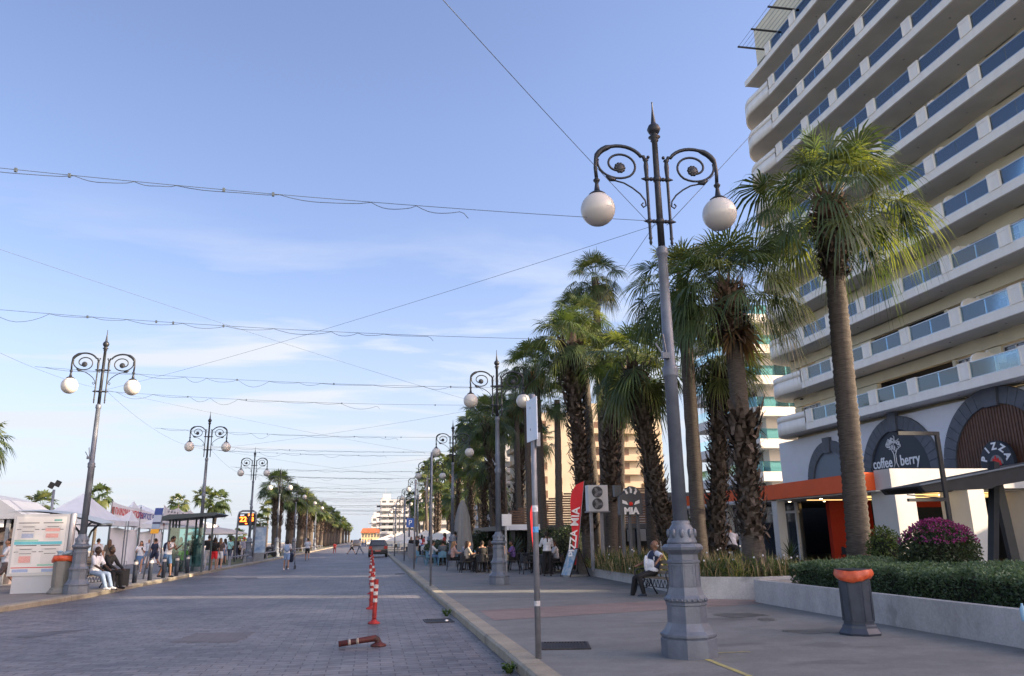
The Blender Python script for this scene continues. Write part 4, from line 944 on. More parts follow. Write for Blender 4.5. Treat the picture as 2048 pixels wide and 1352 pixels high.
palmpx(1165, 1088, 38.0, 1150, 625, .22, .17, 'tall palm rising above the left edge of the dense group', crown=CR[2], cs=.85, near=1, seed=15)
palmpx(1012, 1082, 47.0, 972, 848, .27, .23, 'shaggy leaning palm above the diners tables', crown=CR[1], cs=1.05, shag=(.2, 1), near=1, seed=16)
palmpx(1040, 1082, 50.0, 1032, 795, .2, .16, 'palm with an orange dead skirt behind the second lamp globes', crown=CR[3], cs=1.0, near=1, seed=17, dead=1)
palmpx(1028, 1082, 52.0, 1046, 850, .26, .23, 'shaggy palm left of the slatted screen', crown=CR[3], cs=.95, shag=(.1, 1), near=1, seed=18)
palmpx(1005, 1082, 54.0, 1005, 830, .22, .18, 'dark palm directly behind the second lamp pole', crown=CR[3], cs=.95, near=1, seed=19)
# receding right row
rp = random.Random(77); far_sp = []
for i, Y in enumerate([57, 60, 62, 65, 68, 70, 73, 76, 79, 82, 85, 88, 91, 94, 97, 100, 103, 106, 109, 112, 116, 120, 124, 128, 133, 138, 144, 150, 158, 166, 176, 188, 200]):
    X = (10.5, 13.2, 9.2)[i % 3] + rp.uniform(-.5, .5); Hh = (12.2, 9.0, 7.0, 11.2)[i % 4] + rp.uniform(-1, 1)
    sh = i % 3 == 2 and Y < 120
    lab = ['palm', 'tall palm', 'short palm'][(0, 2, 2, 1)[i % 4]] if False else ('tall palm' if Hh > 10.5 else 'shorter palm' if Hh < 8 else 'medium palm')
    palm((X, Y, .2), (X + rp.uniform(-.6, .6), Y, Hh), .24, .18, '%s, number %d back in the receding right palm row' % (lab, i + 20), crown=(CR[3] if Y < 75 else CF[i % 2]), cs=rp.uniform(.95, 1.15) * (1 if Y < 75 else 1.1), shag=(.2, 1) if sh else None, dead=(i % 2 if i % 3 == 0 else None), near=1 if Y < 80 else 0, seed=200 + i)
# left row by the low rail
for i, px_ in enumerate([552, 577, 598, 609, 620, 631, 640, 648, 655, 661, 667, 673, 679, 685, 691, 697]):
    Y = atX(px_, 1095, -9.7).y; Hh = (7.0, 6.7, 6.9, 7.1, 6.3)[i % 5]
    palm((-9.7, Y, .2), (-9.7 + rp.uniform(-.3, .3), Y, Hh - (.4 if i % 2 else 0)), .46, .50, '%s stout shaggy palm of the left row beside the low rail' % ordn[i].replace('nearest', 'nearest'), crown=CS[0] if i < 4 else CF[1], cs=1.25 if i < 8 else 1.3, shag=(.42, 1.0) if i < 9 else (.5, 1), near=1 if i < 4 else 0, seed=300 + i, group='stout palms of the left row', boothead=.2, flare=1.05)
# beach palms
for i, (px_, py_, Y, hh) in enumerate(((437, 1003, 95, 1), (408, 996, 105, 1), (357, 1008, 110, 1), (537, 1016, 130, 1), (198, 993, 90, 1), (83, 1010, 85, 1), (476, 1075, 120, 1), (520, 1045, 125, 1))):
    t_ = atY(px_, py_, Y); palm((t_.x - (.6 if i == 0 else 0), Y, 0), t_, .2, .15, 'thin beach palm, %s one seen against the sky on the left' % ['tallest curved', 'wide crowned', 'partly tent hidden', 'small far', 'sunlit top behind the banner', 'dark low', 'short bushy', 'far low'][i], crown=CF[i % 2], cs=.95, near=0, seed=400 + i, group='thin palms on the beach side')
t_ = atY(-34, 885, 26); palm((t_.x - .3, 26, .13), t_, .28, .22, 'palm cut by the left edge of the photo with hanging fan leaves', crown=CR[3], cs=.55, near=1, seed=450, group='thin palms on the beach side')
# ---------------------------------------------------------------- planters
soil_m = mat('soil', (.06, .045, .03), .95, c2=(.10, .075, .05), scale=5, bump=.6)
def planter(name, label, poly, h, soilz):
    t = thing(name, label, 'planter', (poly[0][0], poly[0][1], .13)); o = t.location; n = len(poly)
    cx_ = sum(p[0] for p in poly) / n; cy_ = sum(p[1] for p in poly) / n
    b = MB(); P = [Vector((x, y, 0)) for x, y in poly]; inn = []
    for i in range(n):
        a, c, d = P[i - 1], P[i], P[(i + 1) % n]; e1 = (c - a).normalized(); e2 = (d - c).normalized(); n1 = Vector((-e1.y, e1.x, 0)); n2 = Vector((-e2.y, e2.x, 0)); m_ = (n1 + n2); m_ = m_ / max(.3, m_.dot(n1)); inn.append(c + m_ * .16)
    for i in range(n):
        j = (i + 1) % n; n0 = len(b.v)
        b.v += [(P[i].x, P[i].y, .13), (P[j].x, P[j].y, .13), (P[j].x, P[j].y, h), (P[i].x, P[i].y, h), (inn[i].x, inn[i].y, .13), (inn[j].x, inn[j].y, .13), (inn[j].x, inn[j].y, h), (inn[i].x, inn[i].y, h)]
        for q in ((0, 1, 2, 3), (7, 6, 5, 4), (3, 2, 6, 7)): b.face([n0 + k for k in q])
    b.build('wall', planter_m, t, off=o)
    b = MB(); b.v = [(p.x, p.y, soilz) for p in inn]; b.face(range(n)); b.build('soil', soil_m, t, off=o); return t
planter('planter', 'long low white planter of flowers behind the bench', [(7.55, 17.75), (8.75, 17.0), (13.5, 17.9), (14, 33), (10, 34.5), (8.25, 31), (8.05, 24)], .62, .45)
planter('planter', 'low white planter with the clipped hedge in the right foreground', [(8.05, 3.0), (18, 3.0), (18, 17.2), (8.35, 16.5)], .60, .45)
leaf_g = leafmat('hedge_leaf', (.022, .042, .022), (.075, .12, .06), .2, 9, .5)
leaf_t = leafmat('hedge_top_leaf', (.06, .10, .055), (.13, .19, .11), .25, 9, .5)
def hedge(x0, y0, x1, y1, z0, z1, n, label, seed):
    t = thing('hedge', label, 'hedge', ((x0 + x1) / 2, (y0 + y1) / 2, z0)); o = t.location; rg = random.Random(seed)
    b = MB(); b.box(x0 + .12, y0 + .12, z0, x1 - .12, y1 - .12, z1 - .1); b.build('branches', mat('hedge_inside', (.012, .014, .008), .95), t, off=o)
    m = MB(); top = MB(); A = (x1 - x0) * (y1 - y0); B_ = (y1 - y0) * (z1 - z0); C_ = (x1 - x0) * (z1 - z0)
    for i in range(n):
        u = rg.random() * (A + B_ + 2 * C_)
        if u < A: p = Vector((rg.uniform(x0, x1), rg.uniform(y0, y1), z1 - abs(rg.gauss(0, .05)))); nn = Vector((0, 0, 1))
        elif u < A + B_: p = Vector((x0 + abs(rg.gauss(0, .07)), rg.uniform(y0, y1), rg.uniform(z0, z1))); nn = Vector((-1, 0, 0))
        else:
            e = u < A + B_ + C_; p = Vector((rg.uniform(x0, x1), (y1 - abs(rg.gauss(0, .06))) if e else (y0 + abs(rg.gauss(0, .06))), rg.uniform(z0, z1))); nn = Vector((0, 1 if e else -1, 0))
        wv = .035 * math.sin(p.y * 3.1) + .03 * math.sin(p.y * 7.3 + p.x * 5); p.z += wv * (p.z - z0) / (z1 - z0); p.x += wv
        a = (nn * .6 + Vector((rg.gauss(0, 1), rg.gauss(0, 1), rg.gauss(.3, 1)))).normalized(); bb_ = a.orthogonal().normalized(); bb_.rotate(Matrix.Rotation(rg.uniform(0, 6.3), 3, a)); l = rg.uniform(.03, .062)
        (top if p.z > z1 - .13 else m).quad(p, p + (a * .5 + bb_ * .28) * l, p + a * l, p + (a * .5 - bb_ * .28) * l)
    m.build('leaves', leaf_g, t, off=o); top.build('top_leaves', leaf_t, t, off=o)  # leaves near the hedge top get a paler green
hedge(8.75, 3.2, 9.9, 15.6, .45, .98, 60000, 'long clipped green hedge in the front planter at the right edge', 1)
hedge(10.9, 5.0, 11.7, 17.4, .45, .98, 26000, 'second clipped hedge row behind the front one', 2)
def bush(name, label, cat, c, rx, ry, rz, n, s, m, seed, flowers=None, fl_n=0, group=None):
    t = thing(name, label, cat, (c[0], c[1], c[2] - rz), 0, group); o = t.location; rg = random.Random(seed)
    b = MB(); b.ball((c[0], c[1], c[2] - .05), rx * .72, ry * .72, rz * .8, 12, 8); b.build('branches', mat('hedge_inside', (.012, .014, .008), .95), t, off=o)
    q = MB(); leaves(q, c, rx, ry, rz, n, s, rg, .2, .7); q.build('foliage', m, t, off=o)
    if flowers:
        q = MB()
        for _ in range(fl_n):
            a = rg.uniform(0, 6.28); e = rg.uniform(.35, 1.5); p = Vector((c[0] + rx * 1.02 * math.cos(a) * math.cos(e), c[1] + ry * 1.02 * math.sin(a) * math.cos(e), c[2] + rz * 1.03 * math.sin(e)))
            leaves(q, p, .04, .04, .03, 4, s * .9, rg)
        q.build('flowers', flowers, t, off=o)
purple = leafmat('bougainvillea', (.10, .010, .07), (.30, .04, .20), .3, 14, .6)
leaf_d = leafmat('dark_leaf', (.018, .030, .014), (.045, .07, .025), .2, 8, .5)
leaf_l = leafmat('light_leaf', (.035, .06, .018), (.10, .14, .04), .3, 6, .5)
cb = atY(1880, 1112, 14.6)
bush('bougainvillea_bush', 'rounded bush topped with purple flowers behind the hedge', 'bush', (cb.x, 14.6, 1.12), .78, .75, .66, 9000, .06, leaf_d, 5, purple, 420)
bush('shrub', 'loose green shrub right of the foreground palm trunk', 'shrub', (atY(1772, 1110, 17).x, 17, 1.1), .42, .42, .62, 2200, .07, leaf_l, 6)
bush('shrub', 'dark green shrub at the foot of the shaggy palms', 'shrub', (atY(1395, 1085, 23.5).x, 23.5, 1.3), .9, .6, .85, 3000, .09, leaf_d, 7)
bush('shrub', 'round dark bush behind the leaning advertising board', 'shrub', (atY(1140, 1105, 33).x, 33, 1.15), .9, .8, .95, 3500, .08, leaf_d, 8)
bush('shrub', 'low dark green bush at the black chairs', 'shrub', (atY(1105, 1100, 35).x, 35, 1.1), 1.1, .8, .9, 3500, .08, leaf_d, 9)
bush('shrub', 'dark potted greenery beside the left black tables', 'shrub', (atY(955, 1090, 55).x, 55, 1.1), 1.3, 1.3, .95, 2500, .12, leaf_d, 10)
bush('shrub', 'green hedge bush beside the blue chairs', 'shrub', (atY(875, 1100, 50).x, 50, .8), .9, 2.5, .7, 2500, .12, leaf_d, 12)
def spiky(loc, h, n, label, name='cycad', m=leaf_d, w_=.05):
    rg = random.Random(int(loc[0] * 100)); q = MB(); L0 = Vector(loc)
    for i in range(n):
        a = rg.uniform(0, 6.28); o_ = Vector((math.cos(a), math.sin(a), 0)); e = rg.uniform(.25, 1.4); l = h * rg.uniform(.7, 1.1); pr = L0.copy(); d = o_ * math.cos(e) + Vector((0, 0, math.sin(e))); sd_ = o_.cross(Vector((0, 0, 1)))
        for k in range(4):
            nx = pr + d * l / 4; d = (d + Vector((0, 0, -.22))).normalized(); w0 = w_ * (1 - k / 4); w1 = w_ * (1 - (k + 1) / 4); q.quad(pr - sd_ * w0, pr + sd_ * w0, nx + sd_ * w1, nx - sd_ * w1); pr = nx
    q.build(name, m, label=label, cat='plant')
spiky((atY(1025, 1095, 42).x, 42, .6), 1.5, 60, 'spreading dark cycad behind the second lamp base', w_=.09)
spiky((atY(1478, 1160, 17.9).x, 17.9, .45), .75, 60, 'pale yellow green strap leaf clump at the planter corner', 'strap_leaf_plant', leafmat('strap_leaf', (.16, .18, .05), (.34, .34, .12), .3, 5), .02)
spiky((atY(1580, 1095, 30).x, 30, .6), .9, 40, 'dark palm leaved pot plant on the cafe terrace', 'pot_plant', leaf_d, .05)
# flower bed: uncountable ground cover
fb_ = MB(); rg = random.Random(60); dry = MB(); fl = MB()
for i in range(15000):
    y = rg.uniform(17.4, 33); x = rg.uniform(7.75, 10.6) if rg.random() < .8 else rg.uniform(10.6, 13.4)
    if x < 7.75 + max(0, (18.4 - y)) * 1.2 + max(0, (y - 24)) * .04: continue
    h = rg.uniform(.12, .62) * (1 if x < 10.5 else .7) * (1 + .35 * math.sin(x * 2.3 + y * 1.7)); a = rg.uniform(0, 6.28); o_ = Vector((math.cos(a), math.sin(a), 0)) * rg.uniform(.05, .3)
    p = Vector((x, y, .45)); q = p + o_ * .5 + Vector((0, 0, h * .65)); e = p + o_ * 1.2 + Vector((0, 0, h)); s_ = Vector((-o_.y, o_.x, 0)).normalized() * rg.uniform(.008, .016)
    tgt = dry if rg.random() < .42 else fb_
    tgt.quad(p - s_, p + s_, q + s_, q - s_); tgt.tri(q - s_, q + s_, e)
    if tgt is fb_: leaves(fb_, q, .05, .05, .08, 3, .06, rg)
    if rg.random() < .012: fl.ball(e, .025, n=5, k=4)
tg = thing('flower_bed', 'tangled green and dry plants with small white flowers filling the long planter', 'flower bed', (9, 24, .45)); tg['kind'] = 'stuff'
fb_.build('greenery', leafmat('bed_leaf', (.03, .05, .016), (.09, .12, .035), .3, 4), tg, off=tg.location); dry.build('dry_stems', mat('dry_stem', (.20, .15, .07), .8, c2=(.36, .28, .15), scale=2), tg, off=tg.location); fl.build('flowers', white_paint, tg, off=tg.location)
# ================================================================ street furniture
red_m = mat('red_plastic', (.17, .014, .014), .55, c2=(.36, .025, .022), scale=8); wtape = mat('reflective_white', (.45, .42, .41), .5, var=.3, scale=30)
dred = mat('dirty_red', (.022, .012, .012), .65, c2=(.10, .018, .016), scale=10)
def post_proto():
    t = thing('flexible_post', 'x', 'traffic post', (0, 0, 0), 0, 'red and white flexible posts along the road')
    b = MB(); b.lathe([(.12, 0), (.12, .02), (.10, .035), (.06, .05), (.05, .07), (.045, .08)], 16); b.build('base', red_m, t)
    b = MB(); b.lathe([(.040, .07), (.043, .12), (.043, .80), (.045, .81), (.042, .83)], 16); b.build('tube', red_m, t)
    for z in (.40, .53, .66): b = MB(); b.lathe([(.0445, z), (.0445, z + .07)], 16, cap=False); b.build('reflective_band', wtape, t)
    return t
fp = post_proto(); n = 0
ys = [16.1, 19.4, 22.1, 24.6, 27.2, 29.8, 32.4, 35.0, 37.6, 40.2, 42.8, 45.4, 48, 50.6, 53.2, 55.8, 58.4, 61, 63.6, 66.2]
for i, y in enumerate(ys):
    x = .11 - (.05 if i % 2 else 0) + rnd.uniform(-.02, .02); l = ('%s upright red and white flexible post from the camera' % ordn[i])
    if i == 0: fp.location = (x, y, 0); fp['label'] = l; fp.rotation_euler = (R(1), R(2), 0)
    else: c = copy_tree(fp, None, (x, y, 0), 0, l); c.rotation_euler = (R(rnd.uniform(-3, 3)), R(rnd.uniform(-3, 3)), rnd.uniform(0, 3))
t = thing('flexible_post', 'knocked over red flexible post bent flat on the pavers', 'traffic post', (.16, 12.78, 0), 0, 'red and white flexible posts along the road')
b = MB(); b.lathe([(.12, 0), (.12, .02), (.10, .035), (.06, .05), (.05, .07)], 16); b.build('base', dred, t)
b = MB(); b.tube([(0, 0, .04), (0, 0, .07), (-.01, 0, .10), (-.05, 0, .115), (-.11, 0, .11), (-.3, -.02, .09), (-.6, -.03, .055)], [.045, .043, .04, .05, .046, .044, .044], 12); b.build('tube', dred, t)
b = MB(); b.tube([(-.3, -.02, .09), (-.34, -.022, .0855)], .0455, 12); b.tube([(-.42, -.024, .076), (-.46, -.026, .0715)], .0455, 12); b.build('reflective_band', mat('dirty_white', (.25, .22, .2), .6, var=.4, scale=20), t, split=True)
# litter bins
def bin_(loc, m, label, rubbish=False, rz=0, lean=0):
    t = thing('litter_bin', label, 'litter bin', loc, rz, 'octagonal litter bins'); t.rotation_euler = (0, 0, rz)
    b = MB(); b.lathe([(.30, 0), (.31, .03), (.255, .10), (.25, .13), (.225, .15), (.235, .80), (.245, .82)], 8, rot=R(22.5), smooth=False)
    for k in range(8):
        Mx = Matrix.Rotation(k * math.pi / 4, 4, 'Z') @ Matrix.Translation((.214, 0, .47))
        for (cy_, cz_, sy_, sz_) in ((0, .27, .15, .012), (0, -.27, .15, .012), (.07, 0, .01, .55), (-.07, 0, .01, .55)): b.boxm(Mx @ Matrix.Translation((0, cy_, cz_)), .014, sy_, sz_)
    b.build('body', m, t)
    b = MB(); n = 40; rings = [(.238, .775, .01), (.255, .775, .03), (.272, .79, .035), (.282, .83, .02), (.272, .875, .015), (.262, .905, .01), (.255, .915, .008), (.2, .86, .02)]; rg = random.Random(3 + int(loc[0]))
    ph = [rg.uniform(0, 6) for _ in range(8)]
    for r, z, am in rings:
        for i in range(n):
            a = 2 * math.pi * i / n; j = sum(math.sin(a * (3 + q * 2) + ph[q] + z * 9) for q in range(5)) / 5
            b.v.append(((r + j * am) * math.cos(a), (r + j * am) * math.sin(a), z + am * 1.2 * math.sin(a * 2 + ph[0]) + j * am * .6))
    for j in range(len(rings) - 1):
        for i in range(n): i2 = (i + 1) % n; b.face((j * n + i, j * n + i2, (j + 1) * n + i2, (j + 1) * n + i), True)
    b.build('bin_bag', mat('orange_bag', (.42, .055, .02), .38, c2=(.62, .12, .045), scale=8, bump=.5, bscale=12), t)
    b = MB(); b.lathe([(.24, .90), (.25, .90), (.25, .925), (.235, .925)], 24); b.build('rim', dark_metal, t)
    if rubbish:
        b = MB(); rg = random.Random(9)
        for i in range(9): b.ball((rg.uniform(-.14, .14), rg.uniform(-.1, .1), .93 + rg.uniform(0, .1)), .07, .06, .045, 7, 5)
        b.build('rubbish', mat('rubbish', (.45, .42, .40), .7, c2=(.12, .25, .35), scale=8), t)
    return t
bin_m = mat('bin_navy', (.045, .055, .075), .45, .1, var=.15, scale=5); binL_m = mat('bin_grey', (.17, .165, .155), .5, .1, var=.1, scale=5)
bin_((7.16, 10.95, .13), bin_m, 'dark blue grey octagonal bin with orange bag before the hedge planter', rz=R(10))
bl_ = gnd(122, 1187); bin_(bl_, binL_m, 'pale grey octagonal bin heaped with rubbish beside the timetable board', True).scale = (1.3, 1.3, 1.22)
bl_ = gnd(362, 1142); bin_(bl_, binL_m, 'octagonal bin with orange bag under the glass bus shelter', True).scale = (1.1,) * 3
# sign poles
def pole(loc, h, r, label, group='thin grey sign poles', m=galv):
    t = thing('sign_pole', label, 'sign pole', loc, 0, group); b = MB(); b.lathe([(r, 0), (r, h), (r * .6, h + .01)], 14); b.build('post', m, t); return t
t = pole((2.09, 9.98, .13), 3.32, .038, 'thick grey sign pole in the foreground with a blue white sign seen edge on')
b = MB(); b.boxm(Matrix.Translation((-.035, -.09, 2.97)) @ Matrix.Rotation(R(-83), 4, 'Z'), .42, .012, .56); b.build('sign_panel', mat('sign_face', (.5, .58, .72), .35, c2=(.62, .66, .72), scale=3), t)
b = MB(); b.box(.02, -.1, 2.62, .07, .1, 2.8); b.box(-.05, -.05, 3.12, .05, .05, 3.15); b.box(-.05, -.05, 2.83, .05, .05, 2.86); b.build('bracket', galv, t)
for z, c, s in ((1.78, (.6, .62, .66), .05), (1.52, (.08, .3, .6), .045), (.62, (.4, .4, .42), .04)):
    b = MB(); b.lathe([(.0395, z), (.0395, z + s * 1.6)], 14, cap=False); b.build('sticker', mat('sticker%d' % int(z * 100), c, .5, var=.3, scale=30), t)
pp = [((861, 1172), (863, 905), 'plain thin grey pole left of the second lamp'), ((828, 1138), (830, 960), 'thin grey pole with a small blue parking sign beyond the first thin one'), ((808, 1122), (808, 1000), 'third thin grey pole on the right kerb'), ((789, 1112), (790, 1010), 'fourth far thin pole on the right kerb')]
for i, (bp, tp, l) in enumerate(pp):
    q = gnd(*bp); h = atY(*tp, q.y).z - .13; t = pole(q, h, .035 + .004 * i, l)
    if i == 0: b = MB(); b.lathe([(.29, -.006), (.29, .006)], 24); me_ = b.build('round_sign', mat('sign_back', (.25, .26, .28), .5, .3), t); me_.location = (-.14, -.02, 3.0); me_.rotation_euler = (R(90), 0, R(80)); me_.scale = (1, 1.6, 1)
    if i == 1:
        b = MB(); b.box(-.42, -.05, 2.0, -.04, -.03, 2.45); b.build('parking_sign', mat('sign_blue', (.02, .08, .32), .4), t); text('P', .36, sw, t, loc=(-.23, -.055, 2.22), name='letter')
# banners seen on far kerb (folded feather flags)
def flag(base, top, w_, label, yaw, words=None):
    base = Vector(base); top = Vector(top); t = thing('feather_flag', label, 'flag', base, 0, 'red feather flags'); V = top - base
    b = MB(); b.tube([(0, 0, 0), V * .5, V], [.02, .016, .01], 8); b.build('pole', galv, t)
    d = Vector((math.cos(yaw), math.sin(yaw), 0)); b = MB(); n = 24; P = []
    for i in range(n + 1):
        f = i / n; wd = w_ * min(1, (f + .18) * 1.1) * (1 if f < .8 else math.sqrt(max(0, 1 - ((f - .8) / .2) ** 2)) * .999 + .001); P.append((f, wd))
    for sgn in (0, 1):
        for i in range(n):
            (f0, w0), (f1, w1) = P[i], P[i + 1]; k = .004 * (1 if sgn else -1); nn = Vector((-d.y, d.x, 0)) * k
            A = V * (.12 + .88 * f0); B_ = V * (.12 + .88 * f1); b.quad(A + nn, A + d * w0 + nn, B_ + d * w1 + nn, B_ + nn)
    b.build('cloth', mat('flag_red', (.55, .018, .03), .6, var=.08, scale=2), t)
    if words:
        up = V.normalized(); nn = Vector((d.y, -d.x, 0)); L = V.length; yb = up; xb = (-up)
        for s, f, sz in words: text(s, sz, sw, t, (up.x, up.y, up.z), tuple(d), tuple(V * f + d * w_ * .45 + Vector((0, -.02, 0))), name='lettering', bold=.008)
    return t
f0 = gnd(1147, 1150); f0 = Vector((atY(1149, 1100, 28.9).x, 28.9, .13)); ft = atY(1168, 962, 28.9)
flag(f0, ft, .46, 'red feather flag lettered Pizza Mia behind the leaning board', R(178), [('PIZZA', .34, .36), ('MIA', .62, .42)])
f0 = Vector((atY(1070, 1110, 33).x, 33, .13)); ft = atY(1070, 1005, 33); flag(f0, ft, .22, 'narrow edge on red feather flag next to the foreground sign pole', R(182))
# A-frame board
q = gnd(1150, 1153); t = thing('a_frame_board', 'folding menu board standing at the planter corner', 'sign board', q, R(18))
for sg_, nm, m_ in ((-1, 'front_panel', mat('menu_print', (.50, .48, .44), .5, c2=(.10, .25, .40), scale=7)), (1, 'back_panel', mat('menu_back', (.16, .14, .12), .6, var=.3, scale=6))):
    Mx = Matrix.Translation((sg_ * .22, 0, .52)) @ Matrix.Rotation(R(-sg_ * 22), 4, 'Y'); b = MB(); b.boxm(Mx, .02, .62, 1.0); b.build(nm, m_, t)
    b = MB()
    for yy in (-.33, .33): b.boxm(Mx @ Matrix.Translation((0, yy, -.02)), .035, .04, 1.14)
    b.boxm(Mx @ Matrix.Translation((0, 0, .52)), .035, .66, .04); b.build('frame', black, t)
b = MB(); b.box(-.4, -.16, .0, .4, .16, .07); b.build('sand_bag', mat('bag_grey', (.25, .25, .25), .8), t)
# cast iron benches
wood = mat('bench_wood', (.14, .11, .075), .55, var=.25, scale=5)
def bench_proto(label, loc, rz, L=1.5):
    t = thing('bench', label, 'bench', loc, rz, 'cast iron benches')     # sits facing -Y, long axis X
    iron = dark_metal
    for sx in (-L / 2, L / 2):
        b = MB(); P = lambda l: [(sx, y, z) for y, z in l]
        b.tube(P([(-.36, .02), (-.30, .12), (-.25, .28), (-.27, .42), (-.30, .47), (-.31, .56), (-.25, .63), (-.1, .64), (.05, .62), (.16, .62)]), [.022, .02, .018, .018, .018, .02, .02, .018, .018, .018], 8)
        b.tube(P([(.30, .02), (.22, .15), (.13, .32), (.10, .44), (.16, .6), (.22, .88)]), .02, 8)
        b.tube(P([(-.27, .42), (-.1, .43), (.10, .42)]), .018, 6); b.tube(P([(-.25, .28), (-.12, .2), (0, .17), (.1, .25), (.13, .32)]), .013, 6)
        b.tube(P([(-.12, .2), (-.06, .32), (0, .38), (.06, .3), (0, .17)]), .011, 6)
        for y in (-.36, .30): b.ball((sx, y, .025), .028, n=8, k=5)
        b.build('side_frame', iron, t)
    b = MB()
    for i in range(9): x = -L / 2 + .1 + i * (L - .2) / 8; b.tube([(x - .07, -.24, .41), (x, -.24, .24), (x + .07, -.24, .41)], .010, 5)
    b.tube([(-L / 2, -.24, .24), (L / 2, -.24, .24)], .01, 5); b.build('apron', iron, t)
    for i in range(5): y = -.28 + i * .09; b = MB(); b.box(-L / 2 - .02, y, .43, L / 2 + .02, y + .065, .455); b.build('seat_slat', wood, t)
    for i in range(3): z = .56 + i * .12; y = .13 + i * .035; b = MB(); b.boxm(Matrix.Translation((0, y, z)) @ Matrix.Rotation(R(-15), 4, 'X'), L, .025, .085); b.build('back_slat', wood, t)
    return t
BM = (7.05, 18.75, .13); BMr = R(-80)
bench_proto('iron scroll bench half hidden behind the foreground lamp', BM, BMr)
BL_ = gnd(214, 1171); bl_pos = Vector((BL_.x - .0, BL_.y + .1, .13)); BLr = R(90)
bench_proto('bench right of the timetable lamp holding the seated couple', (-9.0, 28.6, .13), R(72))
b2 = gnd(150, 1150); bench_proto('bench behind the pale bin with the man in yellow', (b2.x, b2.y, .13), R(-20))
# timetable board
pb = gnd(70, 1186); t = thing('timetable_board', 'large silver framed bus timetable board with blank lower panel', 'notice board', (pb.x, pb.y, .13), R(9)); W_ = 1.72; t.scale = (.86, .86, .84)
b = MB(); b.box(-W_ / 2 - .1, -.09, .62, W_ / 2 - .02, .09, 2.85); b.build('case', mat('silver_case', (.38, .39, .42), .4, .5), t)
b = MB(); b.box(-W_ / 2 + .08, -.06, 0, W_ / 2 - .05, .06, .62); b.build('lower_panel', mat('panel_grey', (.36, .38, .42), .5, var=.04, scale=2), t)
b = MB(); b.lathe([(.11, 0), (.11, 2.86), (.1, 2.88)], 16, (W_ / 2 + .08, 0, 0)); b.build('column', mat('silver_case', (.38, .39, .42), .4, .5), t)
b = MB(); b.box(-W_ / 2 - .02, -.105, .72, W_ / 2 - .12, -.092, 2.76); b.build('poster', mat('poster_white', (.52, .53, .53), .5), t)
def pr(nm, c, rects):
    b = MB()
    for (x0, z0, x1, z1) in rects: b.box(-W_ / 2 + x0 * (W_ - .14), -.109 - .001 * (nm[0] > 'm'), .75 + z0 * 1.98, -W_ / 2 + x1 * (W_ - .14), -.106, .75 + z1 * 1.98)
    b.build(nm, mat('print_' + nm, c, .5, var=.25, scale=60), t)
pr('teal_band', (.10, .38, .45), [(.0, .50, .97, .555)]); pr('green_blocks', (.22, .42, .34), [(.0, .56, .48, .59), (.52, .11, .97, .14)]); pr('red_line', (.45, .02, .03), [(.0, .075, .97, .09)])
pr('dark_bars', (.06, .06, .07), [(.04, .89, .46, .905), (.54, .89, .95, .905), (.04, .475, .46, .49), (.54, .475, .95, .49)] + [(x, z, x + .09, z + .013) for x in (.02, .38, .52, .88) for z in (.77, .36)] + [(x, z, x + .24, z + .01) for x in (.13, .63) for z in (.82, .74, .41, .33)])
pr('blue_blocks', (.25, .32, .48), [(.03, .0, .35, .055), (.62, .0, .94, .055), (.13, .62, .37, .70)]); pr('pink_blocks', (.55, .30, .28), [(.62, .62, .88, .70), (.13, .17, .37, .29), (.6, .74, .9, .80)])
pr('pale_lines', (.36, .37, .38), [(x, .58 + i * .021, x + .35, .585 + i * .021) for x in (.05, .57) for i in range(14)] + [(x, .15 + i * .021, x + .35, .155 + i * .021) for x in (.05, .57) for i in range(14)])
pr('route_badge', (.12, .30, .28), [(.76, .93, .92, .965)])
# kiosk with domed canopy (far left)
t = thing('kiosk', 'kiosk under a grey domed canopy cut by the left edge', 'kiosk', (-17.5, 35, .13)); o = t.location
kc = atY(80, 1033, 34); kt = atY(-10, 975, 34); kz = kc.z; b = MB(); n = 10
def dome(x): f = (x - (kc.x - 9)) / 9; return kz + (kt.z - kz) * 1.15 * math.sqrt(max(0, 1 - f ** 2.2))
xs = [kc.x - 9 + 9 * i / n for i in range(n + 1)]
for i in range(n):
    for (ya, yb) in ((32.5, 34.2), (34.2, 36)): b.quad((xs[i], ya, dome(xs[i])), (xs[i + 1], ya, dome(xs[i + 1])), (xs[i + 1], yb, dome(xs[i + 1]) + .02), (xs[i], yb, dome(xs[i]) + .02), True)
    b.quad((xs[i], 32.5, kz), (xs[i + 1], 32.5, kz), (xs[i + 1], 32.5, dome(xs[i + 1])), (xs[i], 32.5, dome(xs[i]))); b.quad((xs[i], 36, kz), (xs[i + 1], 36, kz), (xs[i + 1], 36, dome(xs[i + 1])), (xs[i], 36, dome(xs[i])))
b.box(kc.x - 9, 32.45, kz - .12, kc.x, 36.05, kz)
b.build('canopy', mat('canopy_grey', (.19, .21, .26), .5, var=.05, scale=1), t, off=o)
b = MB()
for x in (kc.x - .6, kc.x - 3.2, kc.x - 6): b.box(x, 32.6, .13, x + .12, 32.72, kz - .12)
b.build('post', galv, t, off=o, split=True)
b = MB(); b.box(kc.x - 8, 34, .13, kc.x - .8, 36, kz - .12); b.build('stall_back', mat('stall_clutter', (.05, .05, .06), .7, c2=(.16, .12, .12), scale=3), t, off=o)
b = MB()
for i in range(4): b.box(kc.x - 8, 33.4, .5 + i * .6, kc.x - .9, 34, .56 + i * .6)
b.build('shelf', mat('stall_shelf', (.2, .2, .22), .6, c2=(.08, .08, .1), scale=5), t, off=o, split=True)
b = MB(); b.box(kc.x - 8.5, 32.62, kz - .42, kc.x - .7, 32.66, kz - .13); b.build('fascia', gf_white, t, off=o)
